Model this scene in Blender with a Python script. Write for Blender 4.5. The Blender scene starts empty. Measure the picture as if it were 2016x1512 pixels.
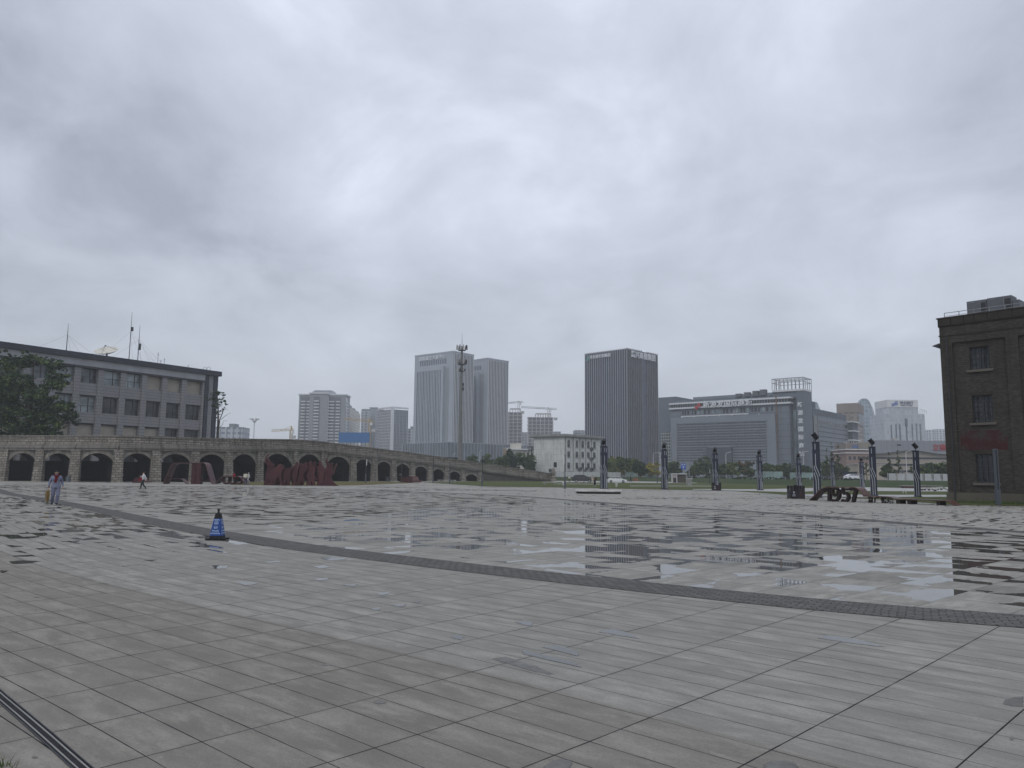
import bpy, math, random
import numpy as np
from mathutils import Matrix, Vector
random.seed(11)
rng = np.random.default_rng(5)
R = math.radians
PI = math.pi
sc = bpy.context.scene
COL = sc.collection

# ------------------------------------------------------------------ camera model
F, EYE = 1514.0, 1.7
PITCH = math.atan(178.5 / F)
ROLL = 0.0095
CAMR = Matrix.Rotation(PI / 2 + PITCH, 3, 'X') @ Matrix.Rotation(ROLL, 3, 'Z')

def ray(x, y):
    return CAMR @ Vector(((x - 1008) / F, -(y - 756) / F, -1))

def G(x, y, z=0.0):
    "point at height z seen at photo pixel x, y"
    d = ray(x, y)
    t = (z - EYE) / d.z
    return Vector((d.x * t, d.y * t, z))

def P(x, y, Y):
    "point at depth Y seen at photo pixel x, y"
    d = ray(x, y)
    t = Y / d.y
    return Vector((d.x * t, Y, EYE + d.z * t))

def HY(x):
    return 756 + 178.5 + (x - 1008) * ROLL

def W(x, Y, z=0.0):
    "ground point in photo column x at depth Y"
    y = HY(x) + F * (EYE - z) / Y
    p = P(x, y, Y)
    p.z = z
    return p

def lerp_tab(tab, x):
    if x <= tab[0][0]:
        return tab[0][1]
    for (a, va), (b, vb) in zip(tab, tab[1:]):
        if x <= b:
            return va + (vb - va) * (x - a) / (b - a)
    return tab[-1][1]

# ------------------------------------------------------------------ mesh builder
class MB:
    def __init__(s):
        s.v, s.f, s.m, s.mi = [], [], [], 0

    def add(s, vs, fs):
        o = len(s.v)
        s.v += [tuple(p) for p in vs]
        s.f += [[i + o for i in q] for q in fs]
        s.m += [s.mi] * len(fs)
        return s

    def mat(s, i):
        s.mi = i
        return s

    def hexa(s, p):
        "eight corners: bottom loop 0-3, top loop 4-7"
        return s.add(p, [(3, 2, 1, 0), (4, 5, 6, 7), (0, 1, 5, 4), (1, 2, 6, 5), (2, 3, 7, 6), (3, 0, 4, 7)])

    def box(s, x0, x1, y0, y1, z0, z1):
        return s.hexa([(x0, y0, z0), (x1, y0, z0), (x1, y1, z0), (x0, y1, z0),
                       (x0, y0, z1), (x1, y0, z1), (x1, y1, z1), (x0, y1, z1)])

    def taper(s, x0, x1, y0, y1, z0, z1, k):
        cx, cy = (x0 + x1) / 2, (y0 + y1) / 2
        q = lambda x, y: (cx + (x - cx) * k, cy + (y - cy) * k)
        b = [(x0, y0), (x1, y0), (x1, y1), (x0, y1)]
        return s.hexa([(x, y, z0) for x, y in b] + [(*q(x, y), z1) for x, y in b])

    def bar(s, a, b, w, h=None):
        a, b = Vector(a), Vector(b)
        h = h or w
        d = (b - a).normalized()
        u = d.cross(Vector((0, 0, 1)))
        u = Vector((1, 0, 0)) if u.length < 1e-4 else u.normalized()
        n = u.cross(d).normalized()
        u, n = u * w / 2, n * h / 2
        return s.hexa([a - u - n, a + u - n, a + u + n, a - u + n, b - u - n, b + u - n, b + u + n, b - u + n])

    def tube(s, pts, r, n=8):
        pts = [Vector(p) for p in pts]
        rr = r if isinstance(r, (list, tuple)) else [r] * len(pts)
        o = len(s.v)
        prev = None
        for i, p in enumerate(pts):
            d = (pts[min(i + 1, len(pts) - 1)] - pts[max(i - 1, 0)]).normalized()
            if prev is None:
                u = d.cross(Vector((0, 0, 1)))
                if u.length < 1e-3:
                    u = Vector((1, 0, 0))
            else:
                u = prev - d * prev.dot(d)
            u.normalize()
            prev = u
            w = d.cross(u)
            for k in range(n):
                a = 2 * PI * k / n
                s.v.append(tuple(p + (u * math.cos(a) + w * math.sin(a)) * rr[i]))
        for i in range(len(pts) - 1):
            for k in range(n):
                k2 = (k + 1) % n
                s.f.append([o + i * n + k, o + i * n + k2, o + (i + 1) * n + k2, o + (i + 1) * n + k])
                s.m.append(s.mi)
        s.f.append([o + k for k in reversed(range(n))])
        s.f.append([o + (len(pts) - 1) * n + k for k in range(n)])
        s.m += [s.mi] * 2
        return s

    def lathe(s, prof, n=16, c=(0, 0, 0), M=None):
        o = len(s.v)
        for r, z in prof:
            for k in range(n):
                a = 2 * PI * k / n
                p = Vector((r * math.cos(a), r * math.sin(a), z))
                if M is not None:
                    p = M @ p
                s.v.append((p.x + c[0], p.y + c[1], p.z + c[2]))
        for i in range(len(prof) - 1):
            for k in range(n):
                k2 = (k + 1) % n
                s.f.append([o + i * n + k, o + i * n + k2, o + (i + 1) * n + k2, o + (i + 1) * n + k])
                s.m.append(s.mi)
        s.f.append([o + k for k in reversed(range(n))])
        s.f.append([o + (len(prof) - 1) * n + k for k in range(n)])
        s.m += [s.mi] * 2
        return s

    def prism(s, poly, y0, y1):
        "outline in local x,z pushed from y0 to y1"
        n = len(poly)
        vs = [(x, y0, z) for x, z in poly] + [(x, y1, z) for x, z in poly]
        fs = [list(range(n)), list(reversed(range(n, 2 * n)))]
        fs += [[i, i + n, (i + 1) % n + n, (i + 1) % n] for i in range(n)]
        return s.add(vs, fs)

    def plate(s, poly, z0, z1):
        "outline in local x,y pushed from z0 to z1"
        n = len(poly)
        vs = [(x, y, z0) for x, y in poly] + [(x, y, z1) for x, y in poly]
        fs = [list(reversed(range(n))), list(range(n, 2 * n))]
        fs += [[i, (i + 1) % n, (i + 1) % n + n, i + n] for i in range(n)]
        return s.add(vs, fs)

    def stroke(s, path, w, y0, y1):
        "ribbon of width w along a path in local x,z, pushed from y0 to y1"
        L_, R_ = [], []
        for i, p in enumerate(path):
            a, b = path[max(i - 1, 0)], path[min(i + 1, len(path) - 1)]
            dx, dz = b[0] - a[0], b[1] - a[1]
            l = math.hypot(dx, dz) or 1
            ww = w[i] if isinstance(w, (list, tuple)) else w
            nx, nz = -dz / l * ww / 2, dx / l * ww / 2
            L_.append((p[0] + nx, p[1] + nz))
            R_.append((p[0] - nx, p[1] - nz))
        for i in range(len(path) - 1):
            q = [R_[i], R_[i + 1], L_[i + 1], L_[i]]
            s.hexa([(x, y0, z) for x, z in q] + [(x, y1, z) for x, z in q])
        return s

    def ball(s, c, rx, ry, rz, n=10, m=6):
        prof = [(max(math.sin(PI * i / m), .01), -math.cos(PI * i / m)) for i in range(m + 1)]
        return s.lathe(prof, n, c, Matrix.Diagonal((rx, ry, rz)))

    def build(s, name, mats, parent=None, smooth=False, uv=True, M=None):
        me = bpy.data.meshes.new(name)
        me.from_pydata(s.v, [], s.f)
        mats = mats if isinstance(mats, (list, tuple)) else [mats]
        for m in mats:
            me.materials.append(m)
        if len(mats) > 1:
            me.polygons.foreach_set('material_index', s.m)
        if uv:
            box_uv(me)
        if smooth:
            me.shade_smooth()
            me.set_sharp_from_angle(angle=R(40))
        if M is not None:
            me.transform(M)
        o = bpy.data.objects.new(name, me)
        COL.objects.link(o)
        if parent is not None:
            o.parent = parent
        return o

def box_uv(me):
    uv = me.uv_layers.new(name='UVMap')
    vs = me.vertices
    out = np.zeros(len(me.loops) * 2, dtype=np.float32)
    for p in me.polygons:
        n = p.normal
        if abs(n.z) > .75:
            for li in p.loop_indices:
                c = vs[me.loops[li].vertex_index].co
                out[2 * li], out[2 * li + 1] = c.x, c.y
        else:
            l = math.hypot(n.x, n.y)
            tx, ty = -n.y / l, n.x / l
            for li in p.loop_indices:
                c = vs[me.loops[li].vertex_index].co
                out[2 * li], out[2 * li + 1] = c.x * tx + c.y * ty, c.z
    uv.data.foreach_set('uv', out)

def tag(o, label=None, cat=None, group=None, kind=None):
    if label: o['label'] = label
    if cat: o['category'] = cat
    if group: o['group'] = group
    if kind: o['kind'] = kind
    return o

def thing(name, label, cat, loc=(0, 0, 0), rz=0, group=None):
    o = bpy.data.objects.new(name, None)
    o.empty_display_size = .2
    COL.objects.link(o)
    o.location = loc
    o.rotation_euler = (0, 0, rz)
    return tag(o, label, cat, group)

def kids(o):
    return [c for c in bpy.data.objects if c.parent == o]

def copy_tree(o, parent=None):
    c = o.copy()
    COL.objects.link(c)
    if parent is not None:
        c.parent = parent
    for ch in kids(o):
        copy_tree(ch, c)
    return c

def text(s, name, m, parent, width=None, height=None, loc=(0, 0, 0), rot=None, extrude=.05, bold=0.0, vertical=False):
    "lettering turned into a mesh part; front plane is local x,z unless rot is given"
    cu = bpy.data.curves.new('lettering', 'FONT')
    cu.body = s
    cu.size = 1
    cu.extrude = extrude
    cu.offset = bold
    cu.align_x = 'CENTER'
    cu.resolution_u = 2
    if vertical:
        cu.body = '\n'.join(s)
        cu.space_line = 1.55
    tmp = bpy.data.objects.new('lettering', cu)
    COL.objects.link(tmp)
    dg = bpy.context.evaluated_depsgraph_get()
    me = bpy.data.meshes.new_from_object(tmp.evaluated_get(dg))
    bpy.data.objects.remove(tmp)
    bpy.data.curves.remove(cu)
    xs = [v.co.x for v in me.vertices]
    ys = [v.co.y for v in me.vertices]
    w, h = max(xs) - min(xs), max(ys) - min(ys)
    kx = width / w if width else None
    ky = height / h if height else None
    kx = kx or ky
    ky = ky or kx
    me.transform(Matrix.Diagonal((kx, ky, 1, 1)) @ Matrix.Translation((-(max(xs) + min(xs)) / 2, -(max(ys) + min(ys)) / 2, 0)))
    rot = rot if rot is not None else Matrix.Rotation(PI / 2, 4, 'X')
    me.transform(Matrix.Translation(loc) @ rot)
    me.materials.clear()
    me.materials.append(m)
    o = bpy.data.objects.new(name, me)
    COL.objects.link(o)
    o.parent = parent
    return o
SIDE = Matrix.Rotation(PI / 2, 4, 'Z') @ Matrix.Rotation(PI / 2, 4, 'X')

# ------------------------------------------------------------------ materials
class NT:
    def __init__(s, m):
        m.use_nodes = True
        s.t = m.node_tree
        s.t.nodes.clear()

    def n(s, typ, **kw):
        nd = s.t.nodes.new(typ)
        for k, v in kw.items():
            if k.startswith('_'):
                setattr(nd, k[1:], v)
        for k, v in kw.items():
            if k.startswith('i'):
                try:
                    key = int(k[1:])
                except ValueError:
                    continue
                s.put(nd.inputs[key], v)
        return nd

    def put(s, sock, v):
        if isinstance(v, bpy.types.NodeSocket):
            s.t.links.new(v, sock)
        elif isinstance(v, (tuple, list)) and sock.type == 'RGBA' and len(v) == 3:
            sock.default_value = (*v, 1)
        else:
            sock.default_value = v

    def math(s, op, a, b=0.0, c=0.0, clamp=False):
        nd = s.t.nodes.new('ShaderNodeMath')
        nd.operation = op
        nd.use_clamp = clamp
        for i, v in enumerate((a, b, c)):
            s.put(nd.inputs[i], v)
        return nd.outputs[0]

    def mix(s, fac, a, b, mode='MIX'):
        nd = s.t.nodes.new('ShaderNodeMix')
        nd.data_type = 'RGBA'
        nd.blend_type = mode
        s.put(nd.inputs[0], fac)
        s.put(nd.inputs[6], a)
        s.put(nd.inputs[7], b)
        return nd.outputs[2]

    def noise(s, vec, scale, detail=3, rough=.55, dist=0.0):
        nd = s.t.nodes.new('ShaderNodeTexNoise')
        if vec is not None:
            s.t.links.new(vec, nd.inputs['Vector'])
        nd.inputs['Scale'].default_value = scale
        nd.inputs['Detail'].default_value = detail
        nd.inputs['Roughness'].default_value = rough
        nd.inputs['Distortion'].default_value = dist
        return nd.outputs['Fac']

    def ramp(s, fac, lo, hi, a=0.0, b=1.0):
        nd = s.t.nodes.new('ShaderNodeMapRange')
        s.put(nd.inputs[0], fac)
        for i, v in enumerate((lo, hi, a, b)):
            s.put(nd.inputs[i + 1], v)
        return nd.outputs[0]

    def coord(s, which='Object'):
        return s.t.nodes.new('ShaderNodeTexCoord').outputs[which]

    def pos(s):
        return s.t.nodes.new('ShaderNodeNewGeometry').outputs['Position']

    def white(s, vec):
        nd = s.t.nodes.new('ShaderNodeTexWhiteNoise')
        s.t.links.new(vec, nd.inputs['Vector'])
        return nd

    def comb(s, x, y, z=0.0):
        nd = s.t.nodes.new('ShaderNodeCombineXYZ')
        for i, v in enumerate((x, y, z)):
            s.put(nd.inputs[i], v)
        return nd.outputs[0]

    def sep(s, v):
        nd = s.t.nodes.new('ShaderNodeSeparateXYZ')
        s.t.links.new(v, nd.inputs[0])
        return nd.outputs

    def out(s, color, rough, spec=.4, metal=0.0, bump=None, bstr=.3, bdist=.02, ior=1.45, sheen=0.0):
        b = s.t.nodes.new('ShaderNodeBsdfPrincipled')
        s.put(b.inputs['Base Color'], color)
        s.put(b.inputs['Roughness'], rough)
        s.put(b.inputs['Metallic'], metal)
        s.put(b.inputs['IOR'], ior)
        s.put(b.inputs['Specular IOR Level'], spec)
        if bump is not None:
            bn = s.t.nodes.new('ShaderNodeBump')
            bn.inputs['Strength'].default_value = bstr
            bn.inputs['Distance'].default_value = bdist
            s.put(bn.inputs['Height'], bump)
            s.t.links.new(bn.outputs[0], b.inputs['Normal'])
        o = s.t.nodes.new('ShaderNodeOutputMaterial')
        s.t.links.new(b.outputs[0], o.inputs[0])
        return b

def mul(c, k):
    return tuple(min(1, x * k) for x in c)

def M(name, c, rough=.6, var=.12, vs=1.5, spec=.35, metal=0.0, bump=0.0, streak=0.0):
    m = bpy.data.materials.new(name)
    t = NT(m)
    co = t.coord()
    n1 = t.noise(co, vs, 5)
    col = t.mix(t.ramp(n1, .3, .7), mul(c, 1 - var), mul(c, 1 + var))
    if streak:
        x, y, z = t.sep(co)
        sv = t.comb(t.math('MULTIPLY', x, 3.0), t.math('MULTIPLY', y, 3.0), t.math('MULTIPLY', z, .12))
        col = t.mix(t.math('MULTIPLY', t.ramp(t.noise(sv, 1.0, 4), .5, .75), streak), col, mul(c, .45))
    rn = t.ramp(t.noise(co, vs * 3, 3), .3, .7, max(0, rough - .08), min(1, rough + .08))
    t.out(col, rn, spec, metal, t.noise(co, vs * 12, 3) if bump else None, bump)
    return m

def MBrick(name, c1, c2, mortar, bw, bh, ms, rough=.85, bump=.6, blotch=.35, offset=.5, bdist=.03, dirt=None, dirts=.25):
    m = bpy.data.materials.new(name)
    t = NT(m)
    uv = t.coord('UV')
    wob = t.noise(uv, 1.7, 2)
    u, v, _ = t.sep(uv)
    vv = t.comb(t.math('ADD', u, t.math('MULTIPLY', wob, bw * .25)), t.math('ADD', v, t.math('MULTIPLY', wob, bh * .2)))
    b = t.t.nodes.new('ShaderNodeTexBrick')
    t.t.links.new(vv, b.inputs['Vector'])
    b.offset = offset
    t.put(b.inputs['Color1'], c1)
    t.put(b.inputs['Color2'], c2)
    t.put(b.inputs['Mortar'], mortar)
    b.inputs['Scale'].default_value = 1
    b.inputs['Mortar Size'].default_value = ms
    b.inputs['Mortar Smooth'].default_value = .3
    b.inputs['Brick Width'].default_value = bw
    b.inputs['Row Height'].default_value = bh
    n = t.noise(uv, .35, 5, .65)
    n2 = t.noise(uv, 6.0, 4, .7)
    col = t.mix(t.ramp(n, .35, .7, 0, blotch), b.outputs['Color'], mul(c1, .35))
    col = t.mix(t.ramp(n2, .35, .75, 0, .45), col, mul(c2, 1.35))
    if dirt:
        sv = t.comb(t.math('MULTIPLY', u, 1.6), t.math('MULTIPLY', v, .22))
        col = t.mix(t.ramp(t.noise(sv, 1.0, 5, .6), .48, .72, 0, dirts * 2), col, dirt)
    h = t.math('ADD', t.math('MULTIPLY', b.outputs['Fac'], -1.0), t.math('MULTIPLY', n2, .5))
    t.out(col, rough, .25, 0, h, bump, bdist)
    return m

def MGlass(name, c, rough=.08, spec=.6, var=.3, vs=.4):
    m = bpy.data.materials.new(name)
    t = NT(m)
    co = t.coord()
    col = t.mix(t.ramp(t.noise(co, vs, 2), .35, .65), mul(c, 1 - var), mul(c, 1 + var))
    t.out(col, rough, spec, 0, t.noise(co, .5, 2), .08, .05)
    return m

def MGrid(name, wall, win, pw, ph, fx=(.2, .8), fz=(.25, .8), rough=.7, var=.25, phase=(0, 0)):
    "wall with a regular grid of small windows (one far facade's surface pattern)"
    m = bpy.data.materials.new(name)
    t = NT(m)
    u, v, _ = t.sep(t.coord('UV'))
    us, vs_ = t.math('ADD', t.math('DIVIDE', u, pw), phase[0]), t.math('ADD', t.math('DIVIDE', v, ph), phase[1])
    fu, fv = t.math('FRACT', us), t.math('FRACT', vs_)
    a = t.math('MULTIPLY', t.math('GREATER_THAN', fu, fx[0]), t.math('LESS_THAN', fu, fx[1]))
    b = t.math('MULTIPLY', t.math('GREATER_THAN', fv, fz[0]), t.math('LESS_THAN', fv, fz[1]))
    mask = t.math('MULTIPLY', a, b)
    w = t.white(t.comb(t.math('FLOOR', us), t.math('FLOOR', vs_))).outputs['Value']
    wc = t.mix(w, mul(win, 1 - var), mul(win, 1 + var * 2))
    n = t.noise(t.coord('UV'), .12, 4)
    col = t.mix(mask, t.mix(t.ramp(n, .3, .7), mul(wall, .9), mul(wall, 1.08)), wc)
    t.out(col, t.math('SUBTRACT', rough, t.math('MULTIPLY', mask, rough - .25)), .4)
    return m
# ------------------------------------------------------------------ camera, sky, light
cam = bpy.data.cameras.new('camera')
cam.lens = 36 * F / 2016
cam.sensor_width = 36
cam.clip_start = .1
cam.clip_end = 9000
camo = bpy.data.objects.new('camera', cam)
camo.matrix_world = Matrix.Translation((0, 0, EYE)) @ CAMR.to_4x4()
COL.objects.link(camo)
sc.camera = camo

SUN_EL, SUN_AZ = R(50), R(200)
wd = bpy.data.worlds.new('World')
sc.world = wd
wd.use_nodes = True
t = NT(wd)
sky = t.t.nodes.new('ShaderNodeTexSky')
sky.sky_type = 'NISHITA'
sky.sun_disc = False
sky.sun_elevation = SUN_EL
sky.sun_rotation = SUN_AZ
d = t.coord('Generated')
x, y, z = t.sep(d)
zz = t.math('ADD', t.math('MAXIMUM', z, 0.0), .34)
pv = t.comb(t.math('DIVIDE', x, zz), t.math('DIVIDE', y, zz), 0.0)
mp = t.t.nodes.new('ShaderNodeMapping')
t.t.links.new(pv, mp.inputs[0])
mp.inputs['Location'].default_value = (1.9, .55, 0)
mp.inputs['Rotation'].default_value = (0, 0, .35)
mp.inputs['Scale'].default_value = (1.25, 1.1, 1)
wn_ = t.t.nodes.new('ShaderNodeTexNoise'); wn_.inputs['Scale'].default_value = 3.0; wn_.inputs['Detail'].default_value = 5
t.t.links.new(d, wn_.inputs['Vector'])
ws_ = t.t.nodes.new('ShaderNodeVectorMath'); ws_.operation = 'SUBTRACT'
t.t.links.new(wn_.outputs['Color'], ws_.inputs[0]); ws_.inputs[1].default_value = (.5, .5, .5)
warpv = ws_.outputs[0]
big = t.noise(mp.outputs[0], .85, 3, .5, .3)
mid = t.noise(mp.outputs[0], 2.0, 7, .55, .5)
fine = t.noise(mp.outputs[0], 6.0, 6, .6, .2)
dens = t.math('ADD', t.math('ADD', t.math('MULTIPLY', big, .46), t.math('MULTIPLY', mid, .44)), t.math('MULTIPLY', fine, .10))
# a few broad thick and thin places in the overcast, fixed to sky directions
for (sx_, sy_, rad_, amt) in ((150, 420, .32, .08), (-200, 60, .3, .04), (930, 120, .20, .085), (640, 130, .13, -.055), (800, 290, .22, .03), (640, 470, .24, .03), (1500, 180, .26, -.045), (1950, 330, .22, .035), (1650, 480, .22, .03), (420, 40, .12, -.04), (1120, 330, .2, -.02)):
    c_ = ray(sx_, sy_).normalized()
    vm = t.t.nodes.new('ShaderNodeVectorMath'); vm.operation = 'DISTANCE'
    wv_ = t.t.nodes.new('ShaderNodeVectorMath'); wv_.operation = 'ADD'
    t.t.links.new(d, wv_.inputs[0])
    nv = t.t.nodes.new('ShaderNodeVectorMath'); nv.operation = 'SCALE'
    t.t.links.new(warpv, nv.inputs[0]); nv.inputs[3].default_value = .22
    t.t.links.new(nv.outputs[0], wv_.inputs[1])
    t.t.links.new(wv_.outputs[0], vm.inputs[0]); vm.inputs[1].default_value = c_
    mr = t.t.nodes.new('ShaderNodeMapRange'); mr.interpolation_type = 'SMOOTHSTEP'
    t.t.links.new(vm.outputs['Value'], mr.inputs[0])
    for i_, v_ in enumerate((0.0, rad_ * 1.7, amt, 0.0)): mr.inputs[i_ + 1].default_value = v_
    dens = t.math('ADD', dens, mr.outputs[0])
cr = t.t.nodes.new('ShaderNodeValToRGB')
t.t.links.new(t.ramp(dens, .37, .655), cr.inputs[0])
e = cr.color_ramp.elements
e[0].position, e[0].color = 0.0, (7.2, 7.7, 8.9, 1)
e[1].position, e[1].color = 1.0, (3.3, 3.6, 4.4, 1)
m_ = e.new(.35); m_.color = (5.6, 6.0, 7.05, 1)
m_ = e.new(.7); m_.color = (4.5, 4.87, 5.75, 1)
hz = t.ramp(z, .0, .3, .85, 0.0)
cloud = t.mix(hz, cr.outputs[0], (4.6, 5.0, 5.45))
low = t.ramp(z, -.02, 0.0)
cloud = t.mix(low, (1.6, 1.6, 1.6), cloud)
col = t.mix(.96, sky.outputs[0], cloud)
bg = t.t.nodes.new('ShaderNodeBackground')
t.t.links.new(col, bg.inputs[0])
bg.inputs[1].default_value = .121
wo = t.t.nodes.new('ShaderNodeOutputWorld')
t.t.links.new(bg.outputs[0], wo.inputs[0])

sl = bpy.data.lights.new('sun', 'SUN')
sl.energy = .9
sl.angle = R(25)
sl.color = (1, .97, .92)
so = bpy.data.objects.new('sun', sl)
so.rotation_euler = (PI / 2 - SUN_EL, 0, PI - SUN_AZ)
so.location = (0, 0, 150)
COL.objects.link(so)

sc.view_settings.view_transform = 'Standard'
sc.view_settings.look = 'None'
sc.view_settings.exposure = 0
sc.view_settings.gamma = 1
sc.view_settings.use_curve_mapping = False
sc.render.engine = 'CYCLES'
sc.cycles.max_bounces = 6
sc.cycles.diffuse_bounces = 3
sc.cycles.glossy_bounces = 3
sc.cycles.volume_bounces = 1
sc.cycles.use_denoising = True
sc.cycles.sample_clamp_indirect = 4

# ------------------------------------------------------------------ line of the cobble band
def smooth_curve(pts, step):
    pts = [Vector((p[0], p[1])) for p in pts]
    out = []
    for i in range(len(pts) - 1):
        p0, p1, p2, p3 = pts[max(i - 1, 0)], pts[i], pts[i + 1], pts[min(i + 2, len(pts) - 1)]
        k = max(2, int((p2 - p1).length / step))
        for j in range(k):
            u = j / k
            out.append(.5 * ((2 * p1) + (p2 - p0) * u + (2 * p0 - 5 * p1 + 4 * p2 - p3) * u * u + (3 * p1 - p0 - 3 * p2 + p3) * u ** 3))
    out.append(pts[-1])
    for _ in range(12):                      # relax the hand-read points into one clean curve
        out = [out[0]] + [(out[i - 1] + out[i] * 2 + out[i + 1]) / 4 for i in range(1, len(out) - 1)] + [out[-1]]
    return out

def smooth_curve_relax(out, n=30):
    for _ in range(n):
        out = [out[0]] + [(out[i - 1] + out[i] * 2 + out[i + 1]) / 4 for i in range(1, len(out) - 1)] + [out[-1]]
    return out

near_px = [(2016, 1238), (1848, 1225), (1682, 1211.5), (1537, 1196.5), (1404, 1182), (1300, 1170.5), (1121, 1151), (947, 1130.5),
           (773, 1109.5), (698, 1098.5), (555, 1081), (451, 1062), (347, 1044.5), (243, 1021.5), (101, 990), (0, 972)]
near = [G(x, y) for x, y in near_px]
a, b = near[0], near[2]
dd = (a - b).normalized()
ext = []
ang = math.atan2(dd.y, dd.x)
p = Vector((a.x, a.y))
for k in range(12):                          # the ring runs on to the right, out of the picture
    ang += .045
    p = p + Vector((math.cos(ang), math.sin(ang))) * 2.2
    ext.insert(0, p.copy())
west = [near[-1].to_2d() + Vector((-.60, .80)) * k for k in (8, 18, 30)]
NEAR = smooth_curve(ext + [q.to_2d() for q in near] + west, .5)


# joints of the ring: they follow the band in the west and keep turning gently in the east
cut = max(i for i, q in enumerate(NEAR) if q.x > .6)
q0, tg = NEAR[cut], Vector((.765, -.644))
arcj = []
q = q0.copy(); an = math.atan2(tg.y, tg.x)
for k in range(90):
    q = q + Vector((math.cos(an), math.sin(an))) * .5
    an += (.5 / 74) * -1
    arcj.insert(0, q.copy())
NEARJ = smooth_curve_relax(arcj + NEAR[cut:])
def st_of(p):
    best = None; acc = 0
    for i in range(len(NEARJ) - 1):
        a_, b_ = NEARJ[i], NEARJ[i + 1]
        d = b_ - a_; l = d.length
        k = max(0, min(1, (p - a_).dot(d) / (l * l)))
        dist = (p - a_ - d * k).length
        side = d.x * (p - a_).y - d.y * (p - a_).x
        if best is None or dist < best[0]: best = (dist, acc + l * k, side)
        acc += l
    cam_side = None
    return best[1], best[0]
S_R1 = st_of(Vector((.76, 5.43)))[0]
T_C2 = st_of(Vector((.76, 5.43)))[1] - .345 * 40 + 0.0
ZT = st_of(G(902, 1312).to_2d())[1] - T_C2 + .0
_s428 = st_of(G(428, 1056).to_2d())[0]
U_OFF = 44.0 - (_s428 - S_R1 + 60 * .965)

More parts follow.
